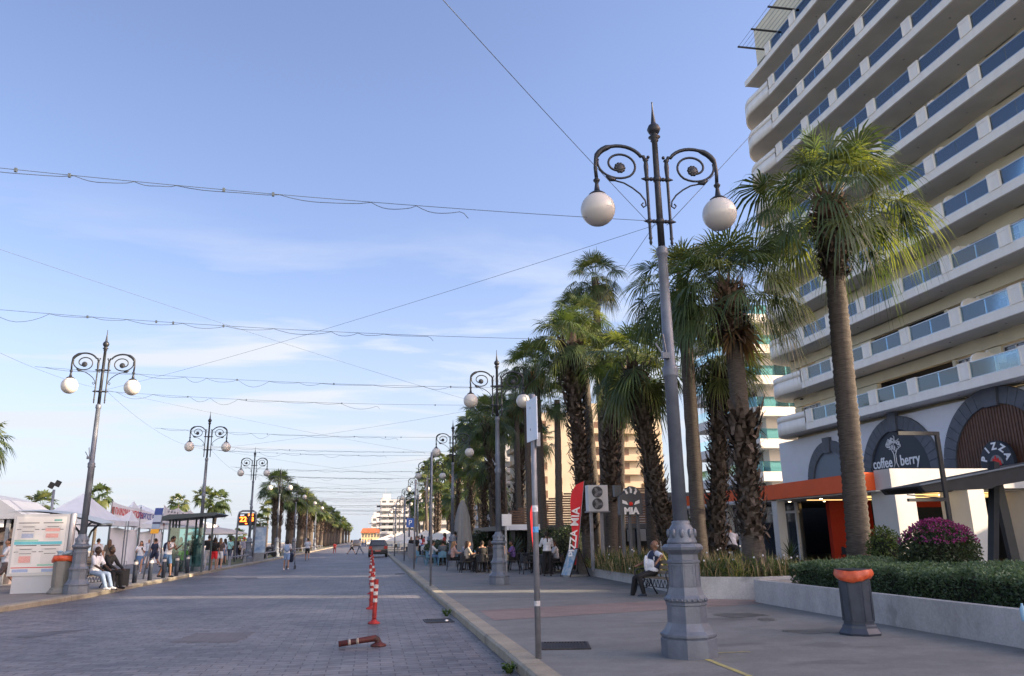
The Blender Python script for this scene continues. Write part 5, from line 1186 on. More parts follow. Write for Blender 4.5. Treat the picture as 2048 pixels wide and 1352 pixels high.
# first curved shelter behind the lamp
t = thing('bus_shelter', 'open shelter with a swept grey roof on curved dark arms behind the timetable board', 'shelter', (-11, 31.5, .13)); o = t.location
A = atY(70, 1026, 33); B_ = atY(212, 1048, 31); b = MB(); n = 10; x0, x1 = A.x, B_.x
def zz(x): f = (x - x0) / (x1 - x0); return A.z + (B_.z - A.z) * f + .16 * math.sin(math.pi * f)
for i in range(n):
    xa = x0 + (x1 - x0) * i / n; xb = x0 + (x1 - x0) * (i + 1) / n
    for dz in (0, -.05): b.quad((xa, 30.6, zz(xa) + dz), (xb, 30.6, zz(xb) + dz), (xb, 32.0, zz(xb) + .08 + dz), (xa, 32.0, zz(xa) + .08 + dz), True)
b.build('roof', mat('canopy_grey2', (.14, .17, .22), .4, .2), t, off=o)
for y in (30.8, 31.8):
    for s_ in (-1, 1):
        b = MB(); xc = atY(150, 1100, 31).x; zr = zz(xc); b.tube([(xc, y, .13), (xc, y, zr * .42), (xc + s_ * .07, y, zr * .62), (xc + s_ * .22, y, zr * .8), (xc + s_ * .5, y, zr * .92), (xc + s_ * .9, y, zz(xc + s_ * .9) - .04)], .04, 8); b.build('arm', dark_metal, t, off=o)
b = MB(); xc = atY(163, 1100, 32).x; b.lathe([(.05, 0), (.05, 4.3), (.08, 4.32), (.08, 4.36)], 10, (xc, 32.2, .13)); b.build('mast', dark_metal, t, off=o)
# bollards
def bol(p, l):
    t = thing('bollard', l, 'bollard', (p.x, p.y, .13), 0, 'dark blue kerb bollards'); b = MB(); b.lathe([(.085, 0), (.082, .62), (.08, .64), (.082, .82), (.07, .85)], 16); b.build('post', mat('bollard_blue', (.025, .032, .05), .4, var=.2, scale=9), t)
    b = MB(); b.lathe([(.0845, .67), (.0845, .77)], 16, cap=False); b.build('reflective_band', wtape, t)
for i, (x, y) in enumerate(((268, 1166), (299, 1161), (352, 1152), (374, 1147), (326, 1156), (449, 1127), (438, 1130))):
    bol(gnd(x, y), ['first kerb bollard right of the seated couple', 'second kerb bollard beneath the bus stop pole', 'bollard just left of the second left lamp', 'bollard touching the base of the second left lamp', 'bollard behind the feet of the man reading his phone', 'bollard beside the orange display frame', 'bollard by the woman in white shorts'][i])
# bus stop flag pole
q = gnd(299, 1158); q.x -= .25; t = thing('bus_stop_sign', 'leaning bus stop pole with blue, white and amber panels', 'bus stop sign', q); tp = atY(316, 1016, q.y); V = tp - q
b = MB(); b.tube([(0, 0, 0), V], .035, 8); b.build('post', galv, t)
for f0, f1, c, nm in ((.90, 1.0, (.02, .05, .22), 'blue_panel'), (.80, .90, (.30, .36, .48), 'route_panel'), (.77, .80, (.03, .04, .10), 'dark_panel'), (.70, .77, (.22, .30, .42), 'lower_panel'), (.635, .70, (.62, .32, .03), 'amber_panel')):
    b = MB(); A = V * f0; B_ = V * f1; b.prism([(A.x - .08, A.z), (A.x + .24, A.z), (B_.x + .24, B_.z - .003), (B_.x - .08, B_.z - .003)], lambda u, v, t_: (u, t_, v), -.07, -.04); b.build(nm, mat('bs_' + nm, c, .4), t)
# glass bus shelter
S0 = gnd(331, 1146); t = thing('bus_shelter', 'glass bus shelter with a flat dark roof and teal panes', 'shelter', (-10, 41, .13)); o = t.location
zt = 2.62; sx0, sx1, sy0, sy1 = atY(340, 1100, 42.5).x, atY(410, 1100, 42.5).x, 42.0, 44.0
b = MB(); b.prism([(sx0 - .5, 2.75), (sx0 - .4, 2.66), (sx1 + .5, 2.86), (sx1 + .7, 2.95), (sx1 + .5, 3.02), (sx0, 2.93)], lambda u, v, t_: (u, t_, v), sy0 - .5, sy1 + .5); b.build('roof', mat('shelter_roof', (.03, .045, .055), .45), t, off=o)
b = MB()
for x in (sx0, (sx0 + sx1) / 2, sx1):
    for y in (sy0, sy1): b.box(x - .04, y - .04, .13, x + .04, y + .04, 2.8)
for y in (sy0 + .65, sy0 + 1.3): b.box(sx0 - .04, y - .04, .13, sx0 + .04, y + .04, 2.7)
b.build('post', mat('shelter_frame', (.04, .06, .07), .45), t, off=o, split=True)
b = MB(); b.box(sx0 + .05, sy0, .4, (sx0 + sx1) / 2 - .05, sy0 + .015, 2.3); b.box((sx0 + sx1) / 2 + .05, sy0, .4, sx1 - .05, sy0 + .015, 2.3)
for i in range(3): b.box(sx0, sy0 + .06 + i * .65, .4, sx0 + .015, sy0 + .6 + i * .65, 2.3)
b.build('glass_pane', glassmat('shelter_teal', (.55, .78, .74), .15, .05), t, off=o, split=True)
b = MB(); b.box(sx0 + .3, sy0 + .3, .5, sx0 + .7, sy1 - .3, .56); b.build('seat', dark_metal, t, off=o)
# display frame
a_ = gnd(468, 1124); rgt = atY(518, 1120, a_.y + 1.2); zt_ = atY(478, 1022, a_.y).z; t = thing('bus_display', 'orange lettered electronic bus display hung in a grey tube frame', 'electronic sign', (a_.x, a_.y, .13)); Wd = atY(516, 1050, a_.y).x - a_.x - .2; H_ = zt_ - .13
b = MB(); b.tube([(0, 0, 0), (.08, 0, H_ - .35), (.14, 0, H_ - .1), (.35, 0, H_), (Wd - .2, 0, H_), (Wd, 0, H_ - .12), (Wd + .03, 0, H_ - .4), (Wd - .05, 0, 0)], .07, 10); b.build('frame', galv, t)
b = MB(); b.box(.16, -.12, H_ - 1.05, Wd - .04, .12, H_ - .17); b.build('screen_case', black, t)
led = mat('led_orange', (.9, .2, .02), .5, emit=(1, .16, .02), es=2.2); ledw = mat('led_white', (.6, .6, .7), .5, emit=(.6, .65, .8), es=.35)
text('22', .5, led, t, loc=(.45, -.13, H_ - .62), name='led_digits', bold=.015); text('7:30', .22, led, t, loc=(Wd - .35, -.13, H_ - .30), name='led_digits', bold=.01); text('8', .42, led, t, loc=(Wd - .22, -.13, H_ - .62), name='led_digits', bold=.012)
b = MB(); b.box(.75, -.125, H_ - .60, Wd - .55, -.12, H_ - .53); b.box(.6, -.125, H_ - .95, Wd - .55, -.12, H_ - .88); b.build('led_line', led, t, split=True)
b = MB(); b.box(.22, -.125, H_ - .34, .5, -.12, H_ - .27); b.box(.8, -.125, H_ - .34, 1.0, -.12, H_ - .27); b.build('led_label', ledw, t, split=True)
# advertising poster panel
p_ = gnd(516, 1122); t = thing('advertising_panel', 'tall blue sea pictured advertising panel beside the display frame', 'advertising panel', (p_.x, p_.y, .13)); hh = atY(516, 1053, p_.y).z - .13
b = MB(); b.box(-.5, -.08, .5, .5, .08, hh); b.box(-.4, -.05, 0, .4, .05, .5); b.build('case', galv, t); b = MB(); b.box(-.45, -.095, .6, .45, -.085, hh - .08); b.build('poster', mat('sea_poster', (.06, .16, .34), .4, c2=(.45, .52, .58), scale=1.6), t)
# low rail
t = thing('low_rail', 'low grey tube rail guarding the verge along the left kerb', 'railing', (-8.75, 70, .13)); o = t.location
b = MB(); y = 52.5; P = []
while y < 150: P.append((-8.72, y, .62)); y += 3
b.tube(P, .045, 6)
b.build('rail', galv, t, off=o)
b = MB()
for p in P[::2]: b.box(p[0] - .07, p[1] - .07, .13, p[0] + .07, p[1] + .07, .70)
b.build('post', galv, t, off=o, split=True)
strip('verge', [(-11.5, 53), (-11.5, 200)], [(-8.65, 53), (-8.65, 200)], .136, mat('verge_grass', (.06, .08, .025), .9, c2=(.13, .12, .06), scale=2, bump=.5, bscale=10))
# tents along the promenade
tent_m = mat('tent_canvas', (.55, .57, .60), .75, var=.06, scale=1.2, bump=.15, bscale=3); wall_m = mat('tent_wall', (.60, .60, .62), .8, var=.05, scale=1.5)
def marquee(name, label, a, c, h, peak, wallh=None, group='white market tents', wall=True, sc_=1., m=tent_m):
    """square tent with corners a (x0,y0) and c (x1,y1)"""
    x0, y0 = a; x1, y1 = c; t = thing(name, label, 'tent', ((x0 + x1) / 2, (y0 + y1) / 2, .13), 0, group); o = t.location; cx_, cy_ = (x0 + x1) / 2, (y0 + y1) / 2
    b = MB(); n = 6; cs_ = [(x0, y0), (x1, y0), (x1, y1), (x0, y1)]
    for i in range(4):
        A, B_ = cs_[i], cs_[(i + 1) % 4]
        for k in range(n):
            f0, f1 = k / n, (k + 1) / n; g0, g1 = f0 ** 1.25, f1 ** 1.25
            pt = lambda P, f, g: (P[0] + (cx_ - P[0]) * f, P[1] + (cy_ - P[1]) * f, h + (peak - h) * g)
            b.quad(pt(A, f0, g0), pt(B_, f0, g0), pt(B_, f1, g1), pt(A, f1, g1), True)
        b.quad((*A, h - .32), (*B_, h - .32), (*B_, h), (*A, h))
    b.build('roof', m, t, off=o)
    b = MB()
    for (x, y) in cs_: b.bar((x, y, .13), (x, y, h), .07)
    b.build('post', galv, t, off=o, split=True)
    return t, o
def drape(t, o, A, B_, z0, z1, seed, amp=.12):
    rg = random.Random(seed); b = MB(); nx, nz = 60, 14; d = Vector((B_[0] - A[0], B_[1] - A[1], 0)); L = d.length; d.normalize(); nrm = Vector((d.y, -d.x, 0)); ph = [rg.uniform(0, 6) for _ in range(6)]
    for j in range(nz + 1):
        for i in range(nx + 1):
            f, g = i / nx, j / nz; s = f * L; w_ = amp * (math.sin(s * 2.1 + ph[0] + g * 1.3) * .5 + math.sin(s * 4.7 + ph[1] - g * 2) * .35 + math.sin(s * 8.3 + ph[2]) * .18 + .3 * math.sin((g * 5 + abs(math.sin(s * .9)) * 3) * 2) * g) * (1.1 - .4 * g)
            z = z0 + (z1 - z0) * g - (.18 * abs(math.sin(s * 1.1 + ph[3])) if j == nz else 0)
            p = Vector((A[0], A[1], 0)) + d * s + nrm * w_; b.v.append((p.x, p.y, z))
    for j in range(nz):
        for i in range(nx): k = j * (nx + 1) + i; b.face((k, k + 1, k + nx + 2, k + nx + 1), True)
    b.build('side_curtain', wall_m, t, off=o)
WA = gnd(212, 1131); WB = gnd(322, 1125); WL = gnd(125, 1140)
tA = Vector((WA.x, WA.y, 0)); tB = Vector((WB.x, WB.y, 0))
zb1 = atY(212, 1050, WA.y).z; zb0 = atY(205, 1003, WA.y).z; zc1 = atY(320, 1060, WB.y).z; zc0 = atY(322, 1030, WB.y).z
# left big gable tent
pk = atY(140, 985, 50); e0 = atY(68, 1025, 47); e1 = atY(200, 1035, 49)
t, o = marquee('marquee', 'biggest grey white peaked tent left of the lettered banner', (e0.x, 46.5), (e1.x, 54), e1.z - .1, pk.z)
drape(t, o, (e0.x, 46.5), (e1.x, 46.5), .13, e1.z - .3, 1, .05)
# bannered stalls
mid = tA.lerp(tB, .52)
for i, (P_, Q_) in enumerate(((tA, mid), (mid, tB))):
    hz_ = zb1 + (zc1 - zb1) * i * .5; t, o = marquee('marquee', ['white curtained stall tent beneath the red lettered banner', 'white curtained stall tent beneath the blue lettered banner'][i], (P_.x, P_.y), (Q_.x, P_.y + 5.5), hz_ + .25, hz_ + 1.75 - .2 * i)
    drape(t, o, (P_.x, P_.y - .1), (Q_.x, Q_.y - .1), .13, hz_ - .15, 5 + i)
t = thing('banner', 'long white banner with red then blue Greek capitals over the curtained stalls', 'banner', tA); o = t.location
b = MB(); n = 20
for i in range(n):
    f0, f1 = i / n, (i + 1) / n; P_ = tA.lerp(tB, f0); Q_ = tA.lerp(tB, f1); s0 = .10 * math.sin(math.pi * (f0 * 2 % 1)); s1 = .10 * math.sin(math.pi * (f1 * 2 % 1)); y_ = -.25
    z = lambda f, u: (zb1 + (zc1 - zb1) * f) * (1 - u) + (zb0 + (zc0 - zb0) * f) * u
    b.quad((P_.x, P_.y + y_, z(f0, .0)), (Q_.x, Q_.y + y_, z(f1, .0)), (Q_.x, Q_.y + y_, z(f1, 1) - s1), (P_.x, P_.y + y_, z(f0, 1) - s0), True)
b.build('cloth', mat('banner_cloth', (.50, .51, .54), .7, var=.04, scale=2), t, off=o)
dB = (tB - tA).normalized(); Lb = (tB - tA).length; sl_ = ((zc0 + zc1) - (zb0 + zb1)) / 2 / Lb; hB = zb0 - zb1
Xd = (dB.x, dB.y, sl_); bred = mat('banner_red', (.42, .03, .03), .6); bblue = mat('banner_blue', (.03, .04, .22), .6)
def btext(s, f, size, m, wide): p = tA + dB * Lb * f; text(s, size, m, t, Xd, (0, 0, 1), (p.x, p.y - .29, zb0 - .62 + ((zb0 + zb1) / 2 * 0) + sl_ * Lb * f), wide=wide, bold=.012, off=o, depth=.004)
btext('Η ΠΑΙΝΧΝΙΔΟΥΠΟΛΗ', .30, .62, bred, .52); btext('ΓΕΩΡΓΙΟΣ Β. ΤΡ', .69, .55, bblue, .55); btext('Σ', .93, .5, bblue, .6)
for f in (.03, .985):
    p = tA + dB * Lb * f; b = MB(); b.box(p.x - .12, p.y - .29, zb0 - 1.05 + sl_ * Lb * f, p.x + .12, p.y - .26, zb0 - .35 + sl_ * Lb * f); b.build('emblem', mat('emblem_print', (.35, .08, .07), .6, c2=(.12, .14, .12), scale=8), t, off=o)
b = MB()
for f in (0, .52, 1.): p = tA.lerp(tB, f); b.bar((p.x, p.y - .2, .13), (p.x, p.y - .2, zb0 + (zc0 - zb0) * f + .15), .06)
b.build('post', mat('shelter_frame', (.04, .06, .07), .45), t, off=o, split=True)
# further banner and tents
c0 = atY(328, 1012, 62); c1 = atY(402, 1024, 78); zc = atY(330, 1046, 62).z
t = thing('banner', 'sagging white banner with faint lettering above the glass shelter', 'banner', (c0.x, 62, c0.z)); o = t.location; b = MB(); n = 24
for i in range(n):
    f0, f1 = i / n, (i + 1) / n; P_ = Vector((c0.x, 62, 0)).lerp(Vector((c1.x, 78, 0)), f0); Q_ = Vector((c0.x, 62, 0)).lerp(Vector((c1.x, 78, 0)), f1); sg_ = lambda f: .28 * math.sin(math.pi * (f * 3 % 1)); zt_ = c0.z + .1
    b.quad((P_.x, P_.y, zc), (Q_.x, Q_.y, zc), (Q_.x, Q_.y, zt_ - sg_(f1)), (P_.x, P_.y, zt_ - sg_(f0)), True)
b.build('cloth', mat('banner_cloth', (.50, .51, .54), .7), t, off=o)
b = MB(); P_ = Vector((c0.x, 62, 0)); Q_ = Vector((c1.x, 78, 0))
for i in range(26):
    if i % 9 in (0, 4): continue
    p = P_.lerp(Q_, .06 + i * .035); b.box(p.x - .12, p.y - .04, zc + .55 + (.25 if i % 2 else 0), p.x + .14, p.y - .02, zc + .70 + (.25 if i % 2 else 0))
b.build('printing', mat('faint_print', (.20, .20, .22), .6), t, off=o)
marquee('marquee', 'white tent behind the second banner', (c0.x - 6, 64), (c0.x - .5, 72), zc + .3, zc + 1.6)
marquee('marquee', 'farther white tent beyond the second banner', (c0.x - 6, 76), (c0.x - .0, 84), zc + .2, zc + 1.4)
b = MB(); ub = atY(432, 1062, 70); b.lathe([(2.6, 0), (2.5, .12), (1.2, .45), (.1, .62)], 12, (ub.x, 70, ub.z - .3)); b.lathe([(.05, 0), (.05, ub.z)], 8, (ub.x, 70, .13)); b.build('parasol', mat('parasol_beige', (.42, .39, .36), .8), label='flat open beige parasol left of the display frame', cat='parasol')
# floodlight mast
fq = atY(105, 1010, 60); t = thing('floodlight', 'floodlight mast with two lamp heads above the big tent', 'floodlight', (fq.x, 60, 0)); ft_ = atY(110, 965, 60)
b = MB(); b.tube([(0, 0, 0), (ft_.x - fq.x, 0, ft_.z - .5)], .09, 8); b.build('mast', galv, t)
for i, dx in enumerate((-.2, .2)): b = MB(); b.boxm(Matrix.Translation((ft_.x - fq.x + dx, 0, ft_.z - .2 + i * .12)) @ Matrix.Rotation(R(25), 4, 'Y'), .32, .2, .42); b.build('lamp_head', black, t)
# closed parasol and market tents, right side
pq = atY(925, 1088, 47); pt = atY(922, 1000, 47); t = thing('closed_parasol', 'tall closed grey parasol beside the third right lamp', 'parasol', (pq.x, 47, .13)); b = MB(); n = 28; hh = pt.z - .13
rings = [(.50, .75), (.52, 1.0), (.42, 1.8), (.36, 2.6), (.22, hh - .4), (.06, hh)]
for (r, z) in rings:
    for i in range(n): a = 2 * math.pi * i / n; r2 = r * (1 + (.26 if i % 3 == 0 else -.16) + .06 * math.sin(a * 3)); b.v.append((r2 * math.cos(a), r2 * math.sin(a), z))
for j in range(len(rings) - 1):
    for i in range(n): i2 = (i + 1) % n; b.face((j * n + i, j * n + i2, (j + 1) * n + i2, (j + 1) * n + i), True)
b.build('canopy', mat('parasol_grey', (.22, .22, .22), .8, var=.06, scale=3), t); b = MB(); b.lathe([(.35, 0), (.35, .08), (.04, .1), (.04, 1)], 12); b.build('stand', black, t)
canv = mat('market_canvas', (.60, .58, .52), .7, var=.05, scale=1)
for i, (px_, py_, Y, w_) in enumerate(((820, 1059, 92, 6), (852, 1060, 80, 5.5), (888, 1058, 72, 6), (905, 1062, 66, 5), (800, 1064, 110, 7), (782, 1068, 135, 8))):
    c_ = atY(px_, py_, Y); marquee('market_tent', ['pointed white market tent behind the thin parking pole', 'pointed white market tent left of the first thin pole', 'sunlit cream market tent left of the closed parasol', 'sunlit cream tent half behind the third right lamp', 'far white market tent by the row of thin poles', 'farthest white market tent at the road end'][i], (c_.x - w_ / 2, Y - w_ / 2), (c_.x + w_ / 2, Y + w_ / 2), c_.z - 1.25, c_.z, group='pointed market tents', m=canv)
# crowd barriers
for i in range(4):
    y = 50 + i * 2.6; t = thing('crowd_barrier', '%s grey crowd barrier standing near the right kerb' % ordn[i], 'barrier', (2.75, y, .13), 0, 'grey crowd barriers'); b = MB(); b.tube([(0, 0, .1), (0, 0, 1.1), (0, 2.3, 1.1), (0, 2.3, .1), (0, 0, .1)], .022, 6); b.build('frame', galv, t); b = MB()
    for k in range(11): b.bar((0, .2 + k * .19, .1), (0, .2 + k * .19, 1.1), .014)
    b.build('bar', galv, t, split=True)
# air conditioning unit on a stand
q = atY(1212, 1022, 27.2); q0 = atY(1178, 1022, 27.2); tz = atY(1178, 970, 27.2).z; wa = q.x - q0.x + .1; ha = tz - q0.z
t = thing('air_conditioner', 'big two fan air conditioning unit raised on posts between palm trunks', 'air conditioner', (q0.x, 27.2, q0.z)); b = MB(); b.box(0, 0, 0, wa, .4, ha)
for k in range(16): b.box(-.006, .04, .05 + k * ha / 17, 0, .34, .07 + k * ha / 17)
b.build('case', mat('ac_white', (.50, .52, .55), .5, var=.05, scale=2), t)
for zc_ in (ha * .73, ha * .27):
    b = MB(); r_ = ha * .215; b.lathe([(r_, 0), (r_, .03)], 24); me_ = b.build('fan_disc', black, t); me_.location = (wa * .45, -.001, zc_); me_.rotation_euler = (R(90), 0, 0)
    b = MB()
    for k in range(5): b.lathe([(r_ * (.25 + k * .17), 0), (r_ * (.25 + k * .17) + .008, 0), (r_ * (.25 + k * .17) + .008, .012)], 20, cap=False)
    for k in range(8): a = k * math.pi / 8; b.bar((-r_ * math.cos(a), -r_ * math.sin(a), .006), (r_ * math.cos(a), r_ * math.sin(a), .006), .006)
    for k in range(3): a = k * 2.09; b.bar((0, 0, -.0), (r_ * .85 * math.cos(a), r_ * .85 * math.sin(a), -.0), .09, .02)
    me_ = b.build('fan_grille', galv, t); me_.location = (wa * .45, -.04, zc_); me_.rotation_euler = (R(90), 0, 0)
b = MB()
for x in (.05, wa * .6): b.box(x, .05, -q0.z + .4, x + .1, .15, 0)
b.box(-.05, -.03, -.05, wa + .05, .42, -.003); b.build('stand', galv, t)
# grey logo sign on legs
q0 = atY(1240, 1030, 25.2); q1 = atY(1286, 1030, 25.2); zt_ = atY(1262, 972, 25.2).z; W2 = q1.x - q0.x; H2 = zt_ - q0.z
t = thing('logo_sign', 'dark grey tombstone shaped sign reading MIA on three legs', 'sign', (q0.x, 25.2, q0.z)); sgm = mat('sign_slate', (.07, .078, .09), .5, var=.08, scale=3)
poly = [(0, 0), (W2, 0), (W2, H2 * .55)] + [(W2 / 2 + W2 * .5 * math.cos(R(a)) * .98, H2 * .62 + H2 * .38 * math.sin(R(a))) for a in range(0, 100, 15)] + [(0.02, H2 * .66)]
b = MB(); b.prism(poly, lambda u, v, t_: (u, t_, v), 0, .22); b.build('board', sgm, t)
b = MB(); b.box(-.12, .1, H2 * .64, .12, .3, H2 * 1.04); b.build('fin', sgm, t)
text('MIA', .30, sw, t, loc=(W2 * .5, -.012, H2 * .13), bold=.014)
b = MB()
for a in (100, 72, 45): 
    c_ = Vector((W2 * .5 + .27 * math.cos(R(a + 15)), 0, H2 * .47 + .27 * math.sin(R(a + 15)))); d = Vector((math.cos(R(a + 15)), 0, math.sin(R(a + 15)))); e_ = d.cross(Vector((0, 1, 0)))
    b.bar(c_, c_ + d * .14, .03, .07)
    b.bar(c_ + d * .14, c_ + d * .14 + e_ * .06 + d * .04, .03, .05)
for sgn in (-1, 1): b.prism([(W2 * .5 + sgn * .1, H2 * .34), (W2 * .5 + sgn * .3, H2 * .40), (W2 * .5 + sgn * .3, H2 * .52), (W2 * .5 + sgn * .16, H2 * .46)], lambda u, v, t_: (u, t_, v), -.02, -.004)
b.build('emblem', sw, t)
b = MB(); b.ball((W2 * .5, -.01, H2 * .38), .07, .012, .07, 10, 6); b.build('emblem_centre', mat('flame_red', (.6, .02, .015), .5), t)
b = MB()
for x in (.08, .32, W2 - .2): b.box(x, .06, -q0.z + .4, x + .09, .16, -.003)
b.build('leg', sgm, t, split=True)
# small white sign box by second lamp
q0 = atY(1004, 1052, 27); t = thing('menu_box', 'small white sign box on a post beside the second right lamp', 'sign', (q0.x, 27, .13)); b = MB(); b.box(0, -.05, q0.z - .13, .33, .05, q0.z + .27); b.build('panel', white_paint, t); b = MB(); b.box(.1, -.03, 0, .16, .03, q0.z - .13); b.build('post', galv, t)
# tables and chairs
wk = mat('wicker_black', (.014, .014, .017), .6, bump=.4, bscale=60); tt_m = mat('table_top', (.05, .05, .055), .4); blu = mat('chair_blue', (.09, .20, .28), .5, var=.1, scale=5)
def chair(m, label, group):
    t = thing('chair', label, 'chair', (0, 0, 0), 0, group)      # faces -Y
    b = MB(); b.box(-.24, -.24, .43, .24, .24, .47); b.build('seat', m, t)
    b = MB(); n = 8
    for i in range(n):
        a0 = R(20 + i * 140 / n); a1 = R(20 + (i + 1) * 140 / n); r0, r1 = .25, .28
        h0 = .80 - .12 * abs(math.cos(a0)); h1 = .80 - .12 * abs(math.cos(a1))
        P = [(r0 * math.cos(a0) * 1., r0 * math.sin(a0) * .95), (r0 * math.cos(a1), r0 * math.sin(a1) * .95), (r1 * math.cos(a1), r1 * math.sin(a1)), (r1 * math.cos(a0), r1 * math.sin(a0))]; n0 = len(b.v)
        for z in (.47, None):
            for j, (x, y) in enumerate(P): b.v.append((x, y, z if z else (h1 if j in (1, 2) else h0)))
        for q in ((0, 3, 2, 1), (4, 5, 6, 7), (0, 1, 5, 4), (1, 2, 6, 5), (2, 3, 7, 6), (3, 0, 4, 7)): b.face([n0 + k for k in q])
    b.build('backrest', m, t)
    for sx in (-1, 1):
        for sy in (-1, 1): b = MB(); b.bar((sx * .2, sy * .2, .43), (sx * .25, sy * .26, 0), .028); b.build('leg', m, t)
    return t
def table(m, label, group):
    t = thing('table', label, 'table', (0, 0, 0), 0, group); b = MB(); b.box(-.4, -.4, .71, .4, .4, .74); b.build('table_top', m, t); b = MB(); b.box(-.03, -.03, .03, .03, .03, .71); b.box(-.25, -.03, 0, .25, .03, .03); b.box(-.03, -.25, 0, .03, .25, .029); b.build('pedestal', m, t); return t
GC = 'black wicker chairs at the restaurant tables'; GB = 'blue chairs at the cafe tables'; GT = 'dark restaurant tables'
cbk = chair(wk, 'x', GC); cbl = chair(blu, 'x', GB); tbk = table(tt_m, 'x', GT)
first = {id(cbk): True, id(cbl): True, id(tbk): True}
def put(proto, x, y, rz, label):
    if first.get(id(proto)): first[id(proto)] = False; proto.location = (x, y, .13); proto.rotation_euler = (0, 0, rz); proto['label'] = label; return proto
    return copy_tree(proto, None, (x, y, .13), rz, label)
CHAIRS = []
tabs = [(4.75, 34.6, 'first'), (5.75, 35.4, 'second'), (4.4, 37.2, 'third'), (5.6, 38.0, 'fourth'), (6.9, 31.8, 'fifth'), (7.7, 33.0, 'sixth'), (8.6, 34.6, 'seventh'), (7.2, 36.2, 'eighth')]
for i, (x, y, nm) in enumerate(tabs):
    put(tbk, x, y, R(5), '%s dark table of the diners group, %s' % (nm, 'nearer the road beside the second lamp' if x < 6.2 else 'beside the waitress in white'))
    for (dx, dy, rz, s_) in ((-.62, 0, R(90), 'road side'), (.62, 0, R(-90), 'hotel side'), (0, .62, 0, 'far side'), (0, -.62, R(180), 'near side')):
        if i in (5, 6, 7) and s_ == 'far side': continue
        put(cbk, x + dx, y + dy, rz + R(rnd.uniform(-12, 12)), 'black wicker chair on the %s of the %s dark table' % (s_, nm))
for i, (x, y) in enumerate(((3.9, 44.2), (4.9, 45.6), (3.6, 48.5), (6.4, 42.5))):
    put(tbk, x, y, 0, ['pale set table near the third right lamp', 'table behind the third right lamp', 'table among the far blue chairs', 'table with blue chairs behind the second lamp'][i])
    for (dx, dy, rz, s_) in ((-.62, 0, R(90), 'road side'), (.62, 0, R(-90), 'hotel side'), (0, -.62, R(180), 'near side')): put(cbl, x + dx, y + dy, rz + R(rnd.uniform(-12, 12)), 'blue chair on the %s of the %s blue table group' % (s_, ordn[i]))
for i, (x, y) in enumerate(((22.5, 30.8), (24.8, 31.5), (22.6, 33.8), (24.8, 35))):
    put(tbk, x, y, 0, '%s dark table inside the orange and white cafe' % ordn[i])
    for (dx, rz, s_) in ((-.62, R(90), 'left'), (.62, R(-90), 'right')): put(cbk, x + dx, y, rz, 'dark chair on the %s of the %s table inside the cafe' % (s_, ordn[i]))
# car
def car(loc, rz, label):
    t = thing('parked_car', label, 'car', loc, rz); paint = mat('car_grey', (.085, .08, .082), .3, .5, spec=.6); gl = mat('car_glass', (.012, .014, .018), .05, spec=1.)
    W = 1.7; side = [(0, .35), (0, .62), (.04, .92), (.10, 1.0), (.32, 1.44), (.5, 1.5), (1.6, 1.52), (2.2, 1.42), (2.95, .98), (3.6, .86), (3.75, .7), (3.78, .35), (3.5, .25), (.3, .25)]
    b = MB(); n = len(side); xs_ = [(-1, .0), (-.86, .035), (.86, .035), (1, 0)]
    def wid(z): return W / 2 * (1 if z < .95 else 1 - .26 * (z - .95) / .57)
    for j, (u, ins) in enumerate(((-1, .06), (-.93, 0), (.93, 0), (1, .06))):
        for (y, z) in side:
            zz_ = .88 + (z - .88) * (1 - ins * .8); yy = 1.9 + (y - 1.9) * (1 - ins * .35); b.v.append((u * wid(z), yy, zz_))
    for j in range(3):
        for i in range(n): i2 = (i + 1) % n; b.face((j * n + i, j * n + i2, (j + 1) * n + i2, (j + 1) * n + i), True)
    b.face(list(range(n))); b.face([3 * n + i for i in range(n)][::-1]); b.build('body', paint, t)
    b = MB(); b.prism([(-.62, 1.03), (.62, 1.03), (.52, 1.38), (-.52, 1.38)], lambda u, v, k: (u, k + (v - 1.03) * .54 + .06, v), 0, .02); b.build('rear_window', gl, t)
    for s_ in (-1, 1):
        b = MB(); b.box(s_ * .66 - .17, -.005, .72, s_ * .66 + .13, .1, .97) if s_ < 0 else b.box(s_ * .66 - .13, -.005, .72, s_ * .66 + .17, .1, .97); b.build('tail_light', mat('tail_red', (.35, .01, .01), .2), t)
        b = MB(); b.box(s_ * .86 - .1, 2.35, .98, s_ * .86 + .1, 2.5, 1.12); b.build('mirror', paint, t)
        b = MB(); b.prism([(.55, 1.0), (2.6, 1.0), (2.1, 1.38), (.7, 1.40)], lambda u, v, k: (s_ * (wid(v) * .995 + k), u, v), .0, .012); b.build('side_window', gl, t)
        for y in (.62, 3.05):
            b = MB(); b.lathe([(.30, -.1), (.31, -.08), (.31, .08), (.30, .1)], 20); w_ = b.build('wheel', black, t); w_.location = (s_ * .76, y, .31); w_.rotation_euler = (0, R(90), 0); b = MB(); b.lathe([(.18, -.105), (.18, .105)], 12); b.build('rim', galv, w_)
    b = MB(); b.box(-.78, -.06, .34, .78, .06, .56); b.build('bumper', mat('bumper_black', (.02, .02, .022), .6), t)
    b = MB(); b.box(-.26, -.075, .50, .26, -.061, .61); b.build('number_plate', mat('plate', (.50, .14, .12), .5), t)
    return t
car((.66, 72.6, 0), R(0), 'small grey hatchback seen from behind parked at the right kerb')
c2 = car((-2.8, 165, 0), R(180), 'dark car far down the road driving towards the camera'); c2.name = 'distant_car'
# hanging of bottle on planter wall
b = MB(); q = gnd(2037, 1243, .6); b.lathe([(.03, 0), (.032, .02), (.032, .13), (.012, .17), (.012, .19)], 12, (q.x + .08, q.y, .6)); b.build('water_bottle', mat('bottle_blue', (.25, .42, .55), .15), label='small clear blue water bottle left on the planter wall at the right edge', cat='bottle')
